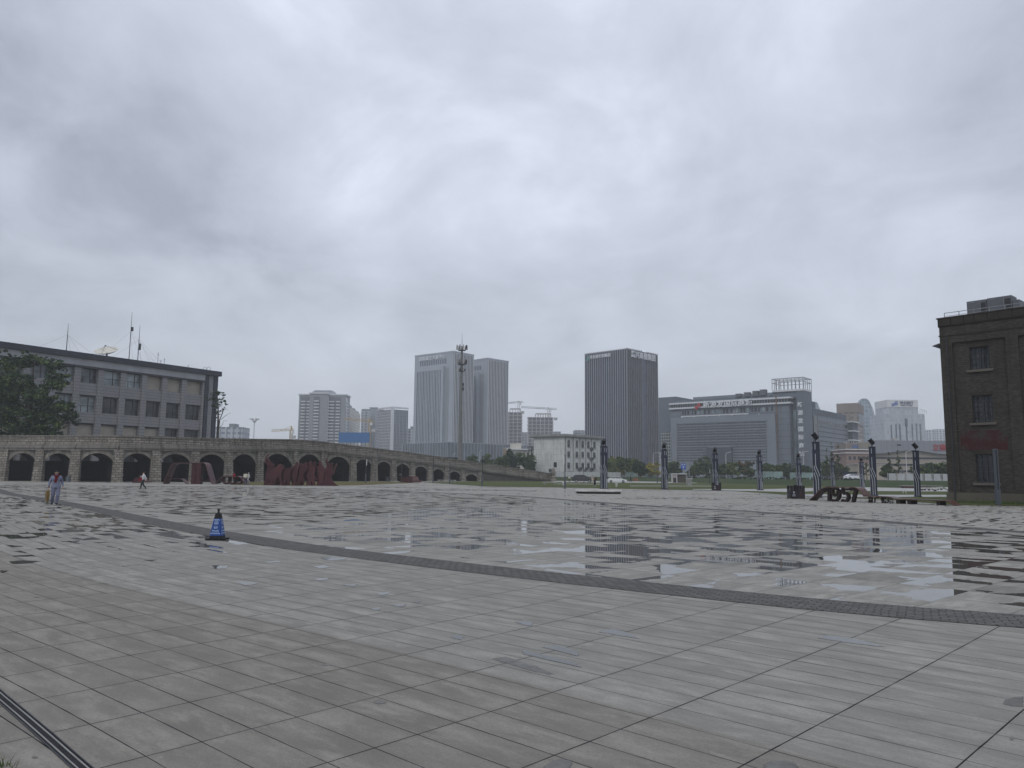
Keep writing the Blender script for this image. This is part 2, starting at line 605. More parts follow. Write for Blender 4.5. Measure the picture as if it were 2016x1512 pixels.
# ------------------------------------------------------------------ paving materials
def paving(name, coords, tw, th, base, zone=None, wet=.5, wetscale=.12, joint=.006, big_low=0.0, stagger=False, seed=0.0, tone=.13, dark=0.0, tiltw=.55, nw=.8, rw=1.5, rgw=.35):
    """slabs with joints, wear and rain water standing on the low side of single slabs"""
    m = bpy.data.materials.new(name)
    t = NT(m)
    if coords == 'UV':
        u, v, _ = t.sep(t.coord('UV'))
    else:
        px, py, _ = t.sep(t.pos())
        c, s_ = math.cos(coords), math.sin(coords)
        u = t.math('ADD', t.math('MULTIPLY', px, c), t.math('MULTIPLY', py, s_))
        v = t.math('SUBTRACT', t.math('MULTIPLY', py, c), t.math('MULTIPLY', px, s_))
    uv = t.comb(u, v)
    us, vs = t.math('DIVIDE', u, tw), t.math('DIVIDE', v, th)
    if stagger:
        us = t.math('ADD', us, t.math('MULTIPLY', t.math('FLOOR', vs), .5))
    iu, iv = t.math('FLOOR', us), t.math('FLOOR', vs)
    fu, fv = t.math('FRACT', us), t.math('FRACT', vs)
    idv = t.comb(iu, iv, seed)
    wn = t.white(idv)
    r1 = wn.outputs['Value']
    rr, rg, rb = t.sep(wn.outputs['Color'])
    eu = t.math('MULTIPLY', t.math('MINIMUM', fu, t.math('SUBTRACT', 1.0, fu)), tw)
    ev = t.math('MULTIPLY', t.math('MINIMUM', fv, t.math('SUBTRACT', 1.0, fv)), th)
    wob = t.noise(uv, 3.0, 3)
    jw = t.ramp(wob, .2, .8, joint * .5, joint * 1.6)
    # every third joint row is open and dark, the others are tight
    j = t.math('MAXIMUM', t.math('LESS_THAN', eu, jw), t.math('LESS_THAN', ev, t.math('MULTIPLY', jw, t.ramp(t.white(t.comb(iv, iu, 3.3)).outputs['Value'], 0, 1, .45, 1.0))))
    n_big = t.noise(uv, .22, 4, .6)
    n_mid = t.noise(t.comb(t.math('MULTIPLY', u, 1.0), t.math('MULTIPLY', v, 2.6)), 1.6, 6, .65)
    n_fine = t.noise(uv, 38.0, 3, .75)
    n_speck = t.noise(uv, 130.0, 2, .8)
    col = t.mix(t.ramp(r1, 0, 1), mul(base, 1 - tone), mul(base, 1 + tone))
    col = t.mix(t.ramp(n_mid, .36, .62, 0, .8), col, mul(base, .62))
    n_str = t.noise(t.comb(t.math('MULTIPLY', u, 1.3), t.math('MULTIPLY', v, 4.2), r1), 1.0, 7, .70)
    col = t.mix(t.ramp(n_str, .50, .64, 0, .6), col, mul(base, 1.38))
    col = t.mix(t.ramp(n_str, .34, .48, .5, 0), col, mul(base, .66))
    col = t.mix(t.ramp(n_big, .40, .66, .2, 0), col, mul(base, .75))
    col = t.mix(t.ramp(n_fine, .35, .7, 0, .5), col, mul(base, .50))
    col = t.mix(t.ramp(n_speck, .5, .72, 0, .5), col, mul(base, 1.45))
    if dark:
        col = t.mix(t.math('MULTIPLY', t.math('LESS_THAN', rb, dark), t.ramp(n_mid, .3, .7, .35, .8)), col, mul(base, .5))
    # dirt gathers beside the joints
    edge = t.math('MINIMUM', eu, ev)
    col = t.mix(t.ramp(t.math('ADD', edge, t.math('MULTIPLY', n_mid, .10)), .03, .11, .22, 0), col, mul(base, .5))
    if zone is not None:
        zt, k = zone
        col = t.mix(t.math('MULTIPLY', t.ramp(t.math('ADD', v, t.math('MULTIPLY', n_mid, .03)), zt, zt + .05), t.ramp(n_big, .3, .6, .6, 1.0)), col, t.mix(1.0, col, (k, k * .975, k * .945), 'MULTIPLY'))
    # standing water
    ang = t.math('MULTIPLY', rr, 6.2832)
    tilt = t.math('ADD', t.math('MULTIPLY', t.math('SUBTRACT', fu, .5), t.math('COSINE', ang)),
                  t.math('MULTIPLY', t.math('SUBTRACT', fv, .5), t.math('SINE', ang)))
    lev = t.math('ADD', t.math('MULTIPLY', tilt, tiltw), t.math('MULTIPLY', t.math('SUBTRACT', t.noise(uv, 1.7, 4, .55), .5), nw))
    region = t.noise(uv, wetscale, 3, .5)
    lev = t.math('ADD', lev, t.math('MULTIPLY', t.math('SUBTRACT', region, .5), rw))
    lev = t.math('ADD', lev, t.math('MULTIPLY', t.math('SUBTRACT', rg, .5), rgw))
    if big_low:
        lev = t.math('ADD', lev, t.math('MULTIPLY', t.math('SUBTRACT', t.noise(uv, .55, 3), .5), big_low))
    thr = .52 - wet * .62
    if callable(zone_wet.get(name)):
        lev = t.math('ADD', lev, zone_wet[name](t, u, v))
    water = t.ramp(lev, thr, thr + .012)
    damp = t.ramp(lev, thr - .06, thr, 0, 1)
    col = t.mix(t.math('MULTIPLY', damp, .38), col, mul(base, .42))
    jn = t.math('MULTIPLY', j, t.math('SUBTRACT', 1.0, t.math('MULTIPLY', water, .8)))
    col = t.mix(jn, col, (.012, .012, .014))
    col = t.mix(t.math('MULTIPLY', water, .85), col, mul(base, .20))
    rough = t.mix(damp, t.ramp(n_mid, .3, .7, .70, .85), (.45, .45, .45))
    rough = t.mix(water, rough, (.015, .015, .015))
    hgt = t.math('ADD', t.math('MULTIPLY', jn, -1.0), t.math('MULTIPLY', n_fine, .10))
    hgt = t.math('MULTIPLY', hgt, t.math('SUBTRACT', 1.0, water))
    t.out(col, rough, t.ramp(water, 0, 1, .22, .5), 0, hgt, .5, .006, ior=1.4)
    return m

zone_wet = {}
STONE = (.292, .281, .252)
# more water on the western slabs, little close to the camera
def _ring_wet(t, u, v):
    u = t.math('ADD', u, U_OFF)
    v = t.math('SUBTRACT', v, 20 - T_C2)
    a = t.ramp(u, 36, 45, -.62, .12)      # s grows to the west
    b = t.ramp(v, 3.2, 8.0, 0.0, -.32)
    return t.math('ADD', a, b)
zone_wet['ring_paving'] = _ring_wet
def _far_wet(t, u, v):
    return t.math('MULTIPLY', t.noise(t.comb(u, v), .6, 2), .0)

GRID = math.atan2(.677, .735)
m_plaza = paving('plaza_paving_stone', GRID + .1, .9, .45, mul(STONE, 1.22), wet=.42, wetscale=.09)
def _inner_wet(t, u, v):
    # the middle of the square lies lowest; the band beside the cobbles stays drier
    px, py, _ = t.sep(t.pos())
    dd = t.math('ADD', t.math('MULTIPLY', px, .74), t.math('MULTIPLY', py, .67))
    dx, dy = t.math('SUBTRACT', px, 7.0), t.math('SUBTRACT', py, 19.0)
    rr_ = t.math('SQRT', t.math('ADD', t.math('MULTIPLY', dx, dx), t.math('MULTIPLY', dy, dy)))
    return t.math('ADD', t.ramp(dd, 9.2, 12.5, -.20, .05), t.ramp(rr_, 4.0, 13.0, .15, 0.0))
zone_wet['square_paving'] = _inner_wet
m_square = paving('square_paving', GRID, 1.02, 1.02, mul(STONE, 1.06), wet=.47, wetscale=.16, big_low=.45, joint=.005, tone=.17, seed=4.0, dark=.10, tiltw=.75, nw=.85, rw=.9, rgw=.5)
m_ring = paving('ring_paving', 'UV', .965, .345, mul(STONE, 1.02), zone=(20 + ZT, .83), wet=.30, wetscale=.16, joint=.0054, tiltw=.55, nw=.42, rw=.6, rgw=1.05)

def cobbles(name):
    m = bpy.data.materials.new(name)
    t = NT(m)
    u, v, _ = t.sep(t.coord('UV'))
    w1 = t.noise(t.comb(u, v), 2.5, 2)
    vec = t.comb(t.math('ADD', u, t.math('MULTIPLY', w1, .08)), t.math('ADD', v, t.math('MULTIPLY', w1, .05)))
    b = t.t.nodes.new('ShaderNodeTexBrick')
    t.t.links.new(vec, b.inputs['Vector'])
    b.inputs['Scale'].default_value = 1
    b.inputs['Brick Width'].default_value = .19
    b.inputs['Row Height'].default_value = .105
    b.inputs['Mortar Size'].default_value = .010
    b.inputs['Mortar Smooth'].default_value = .6
    t.put(b.inputs['Color1'], (.075, .074, .07))
    t.put(b.inputs['Color2'], (.125, .122, .115))
    t.put(b.inputs['Mortar'], (.02, .02, .02))
    n = t.noise(t.comb(u, v), 22, 4, .7)
    col = t.mix(t.ramp(n, .35, .7, 0, .5), b.outputs['Color'], (.16, .155, .145))
    h = t.math('ADD', t.math('MULTIPLY', b.outputs['Fac'], -1.0), t.math('MULTIPLY', n, .35))
    t.out(col, .8, .22, 0, h, 1.0, .03)
    return m
m_cobble = cobbles('cobble_stone')

def grass_mat(name, a, b, c, sc_=.5):
    m = bpy.data.materials.new(name)
    t = NT(m)
    p = t.pos()
    n1, n2, n3 = t.noise(p, sc_, 5, .6), t.noise(p, sc_ * 9, 4, .7), t.noise(p, .06, 3)
    col = t.mix(t.ramp(n1, .38, .62), a, b)
    col = t.mix(t.ramp(n2, .4, .7, 0, .6), col, c)
    col = t.mix(t.ramp(n3, .4, .65, 0, .5), col, a)
    t.out(col, .95, .1, 0, n2, 1.0, .15)
    return m
m_lawn = grass_mat('lawn_grass', (.075, .095, .032), (.105, .11, .045), (.05, .068, .024))
m_lawn_dry = grass_mat('dry_lawn_grass', (.13, .115, .048), (.095, .092, .038), (.15, .13, .06))
m_bank = grass_mat('bank_grass', (.042, .062, .026), (.056, .074, .030), (.030, .046, .018))
m_path = M('path_concrete', (.33, .325, .31), .6, .18, .7)
m_asphalt = M('street_asphalt', (.075, .077, .08), .7, .2, .3)
m_earth = M('city_ground', (.11, .115, .10), .9, .25, .02)

# ------------------------------------------------------------------ ground sheets
def sheet(name, pts, z, m):
    me = bpy.data.meshes.new(name)
    me.from_pydata([(p[0], p[1], z) for p in pts], [], [list(range(len(pts)))])
    me.materials.append(m)
    if me.polygons[0].normal.z < 0:
        me.flip_normals()
    o = bpy.data.objects.new(name, me)
    COL.objects.link(o)
    return tag(o, kind='structure')

def px_sheet(name, px, z, m):
    return sheet(name, [G(x, y) for x, y in px], z, m)

sheet('ground', [(-2350, -300), (2350, -300), (2350, 2350), (-2350, 2350)], -.05, m_earth)
sheet('plaza', [(-170, -45), (130, -45), (130, 236), (-170, 236)], 0, m_plaza)

def curve_strip(name, curve, offs, z, m, s0=0.0, vmap=abs):
    "sheet laid along a curve; UV = metres along and across it"
    n = len(curve)
    nor, s_, acc = [], [], s0 + 60.0 * .965 * (s0 != 0)
    for i, q in enumerate(curve):
        d = (curve[min(i + 1, n - 1)] - curve[max(i - 1, 0)]).normalized()
        nor.append(Vector((-d.y, d.x)))
        if i:
            acc += (q - curve[i - 1]).length
        s_.append(acc)
    vs = [(*(curve[i] + nor[i] * o), z) for i in range(n) for o in offs]
    k = len(offs)
    fs = [(i * k + j, (i + 1) * k + j, (i + 1) * k + j + 1, i * k + j + 1) for i in range(n - 1) for j in range(k - 1)]
    me = bpy.data.meshes.new(name)
    me.from_pydata(vs, [], fs)
    me.materials.append(m)
    uv = me.uv_layers.new(name='UVMap')
    flat = np.zeros(len(me.loops) * 2, dtype=np.float32)
    for li, lp in enumerate(me.loops):
        i, j = divmod(lp.vertex_index, k)
        flat[2 * li], flat[2 * li + 1] = s_[i], vmap(offs[j])
    uv.data.foreach_set('uv', flat)
    if me.polygons[0].normal.z < 0:
        me.flip_normals()
    o = bpy.data.objects.new(name, me)
    COL.objects.link(o)
    return tag(o, kind='structure')

# sign of the side on which the camera stands
_d = (NEAR[41] - NEAR[40]).normalized()
SG = 1 if Vector((-_d.y, _d.x)).dot(Vector((0, 0)) - NEAR[40]) > 0 else -1
curve_strip('paving_ring', NEARJ, [SG * o for o in np.arange(-9, 26.1, 1.0)], .004, m_ring, -S_R1, lambda o: abs(20 - T_C2 + o * SG))
curve_strip('cobble_band', NEAR, [-SG * o for o in (0, .35, .7, 1.0)], .0115, m_cobble)

far_px = [(-60, 957), (74, 955), (200, 956.5), (400, 958.5), (520, 960), (665, 963), (760, 966.5), (920, 973), (1007, 976.5), (1080, 982.5), (1270, 997),
          (1450, 1006.5), (1601, 1016.5), (1748, 1030), (2016, 1050)]
farp = [G(x, y).to_2d() for x, y in far_px]
farp.append(farp[-1] + (farp[-1] - farp[-2]).normalized() * 6)
FARC = smooth_curve(farp, 1.0)
inner = [NEAR[i] for i in range(len(NEAR))]
def resample(c, n):
    acc = [0.0]
    for a_, b_ in zip(c, c[1:]): acc.append(acc[-1] + (b_ - a_).length)
    out, j = [], 0
    for i in range(n + 1):
        s = acc[-1] * i / n
        while j < len(c) - 2 and acc[j + 1] < s: j += 1
        out.append(c[j].lerp(c[j + 1], (s - acc[j]) / max(acc[j + 1] - acc[j], 1e-6)))
    return out
A_, B_ = resample(NEAR, 120), list(reversed(resample(FARC, 120)))
me = bpy.data.meshes.new('square')
me.from_pydata([(*(a_ if k == 0 else b_), .0075) for a_, b_ in zip(A_, B_) for k in (0, 1)], [], [(2 * i, 2 * i + 2, 2 * i + 3, 2 * i + 1) for i in range(120)])
me.materials.append(m_square)
me.update()
if me.polygons[0].normal.z < 0: me.flip_normals()
o = bpy.data.objects.new('square', me); COL.objects.link(o); tag(o, kind='structure')
curve_strip('cobble_edge', FARC, [0, SG * .4, SG * .9], .0115, m_cobble)

# lawns, paths, road beyond the square
px_sheet('lawn', [(832, 949.6), (950, 957.3), (1100, 959.8), (1305, 964), (1440, 966.5), (1540, 973.5), (1600, 977), (1760, 985), (1880, 994.5), (2030, 997),
                  (2030, 985), (1868, 972), (1868, 957), (1560, 952), (1400, 949.5), (1300, 946.5), (1095, 946.2), (944, 947.6)], .02, m_lawn)
px_sheet('dry_lawn', [(458, 949.6), (520, 948.9), (640, 948.1), (762, 948.6), (830, 950.2), (700, 955.6), (580, 956.3), (452, 954.6)], .02, m_lawn_dry)
for q in ([(1364, 963.2), (1364, 964.2), (1560, 969.3), (1600, 967.3), (1700, 967), (1870, 968), (1870, 960), (1720, 959.5), (1600, 961), (1500, 963.5)],
          [(1545, 974.5), (1600, 977.2), (1700, 979.5), (1870, 978.5), (1870, 974.8), (1720, 974.6), (1560, 973.2)],
          [(1240, 956.6), (1240, 957.4), (1400, 957.6), (1400, 956.8)],
          [(1095, 952.6), (1095, 953.2), (1190, 954), (1190, 953.3)],
          [(1260, 950.0), (1260, 950.8), (1372, 951.2), (1372, 950.3)]):
    px_sheet('path', q, .03, m_path)
px_sheet('road', [(1088, 947.2), (1088, 949.2), (1200, 950.4), (1345, 950.6), (1345, 947.7), (1200, 947.6)], .034, m_path)

# grass bank that lifts the town's ground behind the plaza
foot = [W(2100, 108), W(1870, 126), W(1750, 136), W(1560, 160), W(1400, 196), W(1290, 236), W(1150, 238), W(1085, 240), W(960, 262), W(600, 262), W(200, 200), W(-200, 190)]
foot = smooth_curve([q.to_2d() for q in foot], 6.0)
BANKH = 1.25
vs, fs, rows = [], [], [0, 4, 9, 15, 22, 30, 60, 2200]
hs = [-.02, .22, .62, 1.0, 1.2, BANKH, BANKH, BANKH]
for i, q in enumerate(foot):
    d = (foot[min(i + 1, len(foot) - 1)] - foot[max(i - 1, 0)]).normalized()
    nrm = Vector((d.y, -d.x))
    if nrm.y < 0: nrm = -nrm
    for o, h in zip(rows, hs):
        dirv = nrm if o < 100 else Vector(((i / (len(foot) - 1) - .5) * -2.2, 1))
        vs.append((*(q + dirv * o), h + (random.uniform(-.06, .06) if 0 < o < 25 else 0)))
k = len(rows)
for i in range(len(foot) - 1):
    for j in range(k - 1):
        fs.append((i * k + j, i * k + j + 1, (i + 1) * k + j + 1, (i + 1) * k + j))
for nm, sel, mm in (('grass_bank', lambda j: j < 5, m_bank), ('town_ground', lambda j: j >= 5, m_asphalt)):
    me = bpy.data.meshes.new(nm)
    me.from_pydata(vs, [], [f for i, f in enumerate(fs) if sel(i % (k - 1))])
    me.materials.append(mm)
    if me.polygons[0].normal.z < 0: me.flip_normals()
    o = bpy.data.objects.new(nm, me)
    COL.objects.link(o)
    tag(o, kind='structure')

# rain puddles and damp patches on the near ring
m_water = bpy.data.materials.new('puddle_water')
_t = NT(m_water)
_t.out((.10, .10, .096), .03, .5, ior=1.33)
m_damp = M('damp_stone', mul(STONE, .42), .42, .25, 6.0, .5)
def c2(q): return [(600 + x / 2.88, 1000 + y / 2.88) for x, y in q]
def c3(q): return [(1300 + x / 2.789, 970 + y / 2.789) for x, y in q]
def c1(q): return [(x / 2.88, 1100 + y / 2.88) for x, y in q]
def ell(x, y, rx, ry, k=18): return [(x + rx * math.cos(2 * PI * i / k) * (1 + .12 * math.sin(3.1 * i)), y + ry * math.sin(2 * PI * i / k) * (1 + .1 * math.cos(2.3 * i))) for i in range(k)]
def film(name, pts, z, m):
    "thin sheet of rain with its depth (0 at the rim) kept in the UV map"
    n = len(pts)
    c = sum((p.to_2d() for p in pts), Vector((0, 0))) / n
    rings = [[p.to_2d() for p in pts], [c + (p.to_2d() - c) * .72 for p in pts], [c + (p.to_2d() - c) * .4 for p in pts]]
    vs = [(*q, z) for r_ in rings for q in r_] + [(*c, z)]
    fs = [(k * n + i, k * n + (i + 1) % n, (k + 1) * n + (i + 1) % n, (k + 1) * n + i) for k in (0, 1) for i in range(n)] + [(2 * n + i, 2 * n + (i + 1) % n, 3 * n) for i in range(n)]
    me = bpy.data.meshes.new(name)
    me.from_pydata(vs, [], fs)
    me.materials.append(m)
    uv = me.uv_layers.new(name='UVMap')
    dep = [0.0] * n + [.6] * n + [1.0] * n + [1.0]
    for li, lp in enumerate(me.loops): uv.data[li].uv = (dep[lp.vertex_index], 0)
    me.update()
    if me.polygons[0].normal.z < 0: me.flip_normals()
    o = bpy.data.objects.new(name, me); COL.objects.link(o)
    return tag(o, kind='structure')
def thin_edge(m, lo, hi, k=1.0):
    t = NT.__new__(NT); t.t = m.node_tree
    bs = [q for q in t.t.nodes if q.type == 'BSDF_PRINCIPLED'][0]
    outn = [q for q in t.t.nodes if q.type == 'OUTPUT_MATERIAL'][0]
    u, _, _ = t.sep(t.coord('UV'))
    nz = t.noise(t.pos(), 9.0, 5, .6)
    a = t.math('MULTIPLY', t.ramp(t.math('ADD', u, t.math('MULTIPLY', t.math('SUBTRACT', nz, .5), 1.1)), lo, hi), k)
    tr = t.t.nodes.new('ShaderNodeBsdfTransparent'); mx = t.t.nodes.new('ShaderNodeMixShader')
    t.put(mx.inputs[0], a); t.t.links.new(tr.outputs[0], mx.inputs[1]); t.t.links.new(bs.outputs[0], mx.inputs[2]); t.t.links.new(mx.outputs[0], outn.inputs[0])
thin_edge(m_water, .22, .34, .9)
thin_edge(m_damp, .10, .55, .85)
damp = [ell(748, 1383.5, 15, 4.6), ell(643, 1310, 10, 2.2), ell(68, 1493, 7, 2.6), ell(72, 1176.5, 7, 1.2), ell(669, 1182, 4, 1), ell(1992, 1456, 5, 4),
        c2([(1040, 857), (1120, 840), (1200, 865), (1260, 890), (1330, 905), (1415, 945), (1400, 958), (1250, 920)]),
        c2([(1340, 1474), (1400, 1440), (1470, 1420), (1530, 1440), (1528, 1460), (1500, 1500), (1350, 1500)]),
        c3([(560, 1500), (600, 1478), (680, 1470), (740, 1482), (775, 1512), (760, 1540), (560, 1530)]),
        c3([(1885, 1140), (1940, 1125), (2000, 1122), (2000, 1185), (1930, 1180), (1875, 1165)])]
water = [c2([(1195, 825), (1240, 808), (1330, 830), (1450, 860), (1560, 885), (1590, 915), (1480, 890), (1330, 855)]),
         c2([(1322, 790), (1420, 775), (1500, 800), (1570, 835), (1560, 850), (1450, 820)]),
         c3([(830, 797), (900, 782), (1050, 800), (1200, 835), (1270, 855), (1200, 850), (1000, 825)]),
         c2([(1640, 705), (1720, 685), (1800, 700), (1880, 730), (1925, 752), (1820, 735), (1700, 715)]),
         c2([(1190, 650), (1250, 640), (1300, 655), (1290, 675), (1240, 668)]),
         c2([(820, 735), (870, 720), (910, 735), (890, 755), (850, 748)]),
         c2([(390, 487), (490, 475), (480, 492), (430, 500)]), c2([(495, 553), (585, 545), (560, 563), (520, 566)]),
         c2([(370, 573), (435, 566), (425, 582), (390, 584)]), c2([(605, 537), (660, 531), (650, 545)]),
         c2([(80, 285), (150, 277), (255, 283), (225, 297), (120, 303)]), c2([(40, 335), (110, 325), (150, 338), (90, 348)]),
         c2([(40, 405), (130, 397), (145, 408), (80, 416)]), c2([(200, 440), (310, 433), (280, 447)]),
         c1([(1330, 137), (1400, 132), (1480, 140), (1430, 152), (1385, 155)]), 
         c1([(1200, 38), (1300, 42), (1290, 56), (1225, 62), (1195, 52)]), 
         c1([(40, 18), (110, 10), (180, 12), (245, 15), (180, 28), (100, 33), (55, 32)]), c1([(0, 66), (50, 70), (20, 84), (0, 82)]),
         c1([(805, 8), (895, 6), (860, 18)]), c1([(1500, 20), (1580, 14), (1600, 20), (1520, 27)])]
for poly, z, m, nm in [(q, .0075, m_damp, 'damp_patch') for q in damp] + [(q, .0085, m_water, 'puddle') for q in water]:
    film(nm, [G(x, y) for x, y in poly], z, m)
# ------------------------------------------------------------------ stone viaduct
m_stone = MBrick('ashlar_stone', (.37, .335, .285), (.18, .163, .138), (.030, .027, .024), .80, .38, .045, .9, 1.0, .4, dirt=(.05, .046, .04), dirts=.35)
m_stone_pale = MBrick('pale_course_stone', (.27, .25, .22), (.20, .185, .162), (.05, .045, .04), 1.6, .34, .018, .85, .6, .35, dirt=(.06, .055, .05), dirts=.4)
m_vouss = M('voussoir_stone', (.205, .19, .162), .9, .4, 1.2, .2, bump=.5, streak=.4)
m_spandrel = M('stained_stone', (.155, .148, .132), .92, .4, .8, .2, bump=.5, streak=.6)
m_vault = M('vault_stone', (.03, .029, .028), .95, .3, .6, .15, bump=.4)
m_rubble = MBrick('rubble_stone', (.16, .145, .125), (.10, .09, .08), (.05, .045, .04), .55, .42, .05, .95, 1.0, .4)

pier_px = [-64, 6.6, 76.7, 146.8, 230, 304, 380, 447, 508, 579, 634, 693, 735, 773, 810, 845, 878, 910, 944]
depth_tab = [(-64, 121), (6, 119), (146, 117), (230, 118), (304, 121.5), (380, 126), (447, 131), (508, 138), (579, 147), (634, 154), (693, 161), (735, 165.5), (773, 170),
             (810, 175), (845, 179.5), (878, 184), (910, 188), (944, 192), (1090, 207)]
top_tab = [(-64, 857.5), (6, 857), (230, 857), (440, 863), (583, 864.8), (630, 868.5), (678, 875), (810, 891), (920, 907), (1090, 932.5)]

def deck(x):
    return P(x, lerp_tab(top_tab, x), lerp_tab(depth_tab, x)).z

via = thing('stone_viaduct', 'long grey stone arched viaduct behind the square with its parapet sloping down to the right', 'viaduct', W(447, 131))
vo = Vector(via.location)
base = [W(x, lerp_tab(depth_tab, x)) - vo for x in pier_px]
wall, corn, para, cope, vault, deckm, rub, para2 = MB(), MB(), MB(), MB(), MB(), MB(), MB(), MB()
DEP = 9.5
TUN = Vector((-.61, .79, 0))      # the barrel vaults all run the same way under the roadway

def runp(mb, a, b, n, o0, o1, za0, za1, zb0, zb1):
    "block along a-b between offsets o0..o1 behind the face"
    q = [(a, o0), (b, o0), (b, o1), (a, o1)]
    lo = [za0, zb0, zb0, za0]
    hi = [za1, zb1, zb1, za1]
    mb.hexa([(*(p + n * o).to_2d(), z) for (p, o), z in zip(q, lo)] + [(*(p + n * o).to_2d(), z) for (p, o), z in zip(q, hi)])

ext_px = pier_px + [980, 1016, 1052, 1086]
ext_base = base + [W(x, lerp_tab(depth_tab, x)) - vo for x in ext_px[len(base):]]
for i in range(len(ext_px) - 1):
    a, b = ext_base[i], ext_base[i + 1]
    d = (b - a).normalized()
    n = Vector((-d.y, d.x, 0))
    ta, tb = deck(ext_px[i]), deck(ext_px[i + 1])
    ca, cb = ta - 2.25, tb - 2.25
    runp(corn, a, b, n, -.34, .5, ca, ca + .34, cb, cb + .34)
    runp(corn, a, b, n, -.52, .5, ca + .34, ca + .56, cb + .34, cb + .56)
    runp(corn, a, b, n, -.22, .5, ca + .56, ca + .98, cb + .56, cb + .98)
    runp(para, a, b, n, -.05, .42, ca + .98, ta - .2, cb + .98, tb - .2)
    runp(cope, a, b, n, -.17, .54, ta - .2, ta, tb - .2, tb)
    runp(deckm, a, b, n, .5, DEP, ca + .3, ca + .9, cb + .3, cb + .9)
    runp(para2, a, b, n, DEP - .4, DEP, ca + .9, ta - .2, cb + .9, tb - .2)
    if i >= len(pier_px) - 1:
        runp(rub, a, b, n, .06, 3, -.2, max(ca, .02), -.2, max(cb, .01))
        continue
    L = (b - a).length
    pw = min(.66, L * .115)
    w = L - 2 * pw
    cm = (ca + cb) / 2
    crown = cm - (.46 + .5 * max(0, 1 - (cm - 2.4) / 2.4))
    rise = .27 * w
    spring = max(crown - rise, .35)
    rise = crown - spring
    K = 12
    arch = []
    r_ = (w * w / 4 + rise * rise) / (2 * rise)
    for k in range(K + 1):
        s = pw + w * k / K
        h = s - L / 2
        arch.append((s, spring + math.sqrt(max(r_ * r_ - h * h, 0)) - (r_ - rise)))
    pt = lambda s, z, o: (*(a + d * s + n * o).to_2d(), z)
    pt2 = lambda s, z: (*(a + d * s + TUN * DEP).to_2d(), z)
    zc = lambda s: ca + (cb - ca) * s / L
    # wall over and beside the arch
    for (s0, z0), (s1, z1) in zip(arch, arch[1:]):
        wall.add([pt(s0, z0, 0), pt(s1, z1, 0), pt(s1, zc(s1), 0), pt(s0, zc(s0), 0)], [(0, 1, 2, 3)])
        vault.add([pt(s0, z0, 0), pt(s1, z1, 0), pt2(s1, z1), pt2(s0, z0)], [(0, 3, 2, 1)])
    for s0, s1 in ((0, pw), (L - pw, L)):
        wall.add([pt(s0, 0, 0), pt(s1, 0, 0), pt(s1, zc(s1), 0), pt(s0, zc(s0), 0)], [(0, 1, 2, 3)])
    vault.add([pt(pw, 0, 0), pt(pw, spring, 0), pt2(pw, spring), pt2(pw, 0)], [(0, 1, 2, 3)])
    vault.add([pt(L - pw, 0, 0), pt(L - pw, spring, 0), pt2(L - pw, spring), pt2(L - pw, 0)], [(3, 2, 1, 0)])
    # arch ring of cut stones, standing a little proud
    ring = MB()
    th = .09 * w + .04
    for k in range(K):
        (s0, z0), (s1, z1) = arch[k], arch[k + 1]
        o0 = Vector((s0 - L / 2, z0 - (crown - r_))).normalized() * th
        o1 = Vector((s1 - L / 2, z1 - (crown - r_))).normalized() * th
        g = .012
        q = [(s0 + g, z0), (s1 - g, z1), (min(s1 + o1.x - g, L - .02), min(z1 + o1.y, zc(s1) - .02)), (max(s0 + o0.x + g, .02), min(z0 + o0.y, zc(s0) - .02))]
        pr = .14 if k in (K // 2 - 1, K // 2) else .09
        ring.hexa([pt(s, z, -pr) for s, z in q] + [pt(s, z, .02) for s, z in q])
    ring.build('arch_ring', m_vouss, via)
for i in range(len(base)):
    x = pier_px[i]
    a = base[max(i - 1, 0)]; b = base[min(i + 1, len(base) - 1)]
    d = (b - a).normalized()
    n = Vector((-d.y, d.x, 0))
    L = (base[min(i + 1, len(base) - 1)] - base[max(i - 1, 0)]).length / (1 if i in (0, len(base) - 1) else 2)
    h = min(.66, L * .115) + .04
    c = base[i]
    zt = deck(x) - 2.25
    pm = MB()
    q0 = [(-h - .10, -.62), (h + .10, -.62), (h + .10, .1), (-h - .10, .1)]
    q1 = [(-h, -.30), (h, -.30), (h, .1), (-h, .1)]
    pm.hexa([(*(c + d * s + n * o).to_2d(), -.1) for s, o in q0] + [(*(c + d * s + n * o).to_2d(), zt) for s, o in q1])
    pm.build('pier', m_stone, via)
wall.build('spandrel_wall', m_spandrel, via)
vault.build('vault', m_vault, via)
corn.build('cornice', m_stone_pale, via)
para.build('parapet', m_stone, via)
para2.build('rear_parapet', m_stone, via)
cope.build('coping', m_stone_pale, via)
deckm.build('deck', m_asphalt, via)
rub.build('ramp_wall', m_rubble, via)
# stone end post of the ramp
ep = thing('end_post', 'stepped stone end post where the sloping viaduct parapet meets the ground', 'post', W(1089.5, 205))
b_ = MB(); b_.box(-.75, .75, -.75, .75, 0, .5); b_.build('plinth', m_stone_pale, ep)
b_ = MB(); b_.box(-.55, .55, -.55, .55, .5, 2.1); b_.build('shaft', m_stone, ep)
b_ = MB(); b_.box(-.75, .75, -.75, .75, 2.1, 2.35); b_.box(-.42, .42, -.42, .42, 2.35, 3.2); b_.taper(-.42, .42, -.42, .42, 3.2, 3.6, .55); b_.build('cap', m_stone_pale, ep)

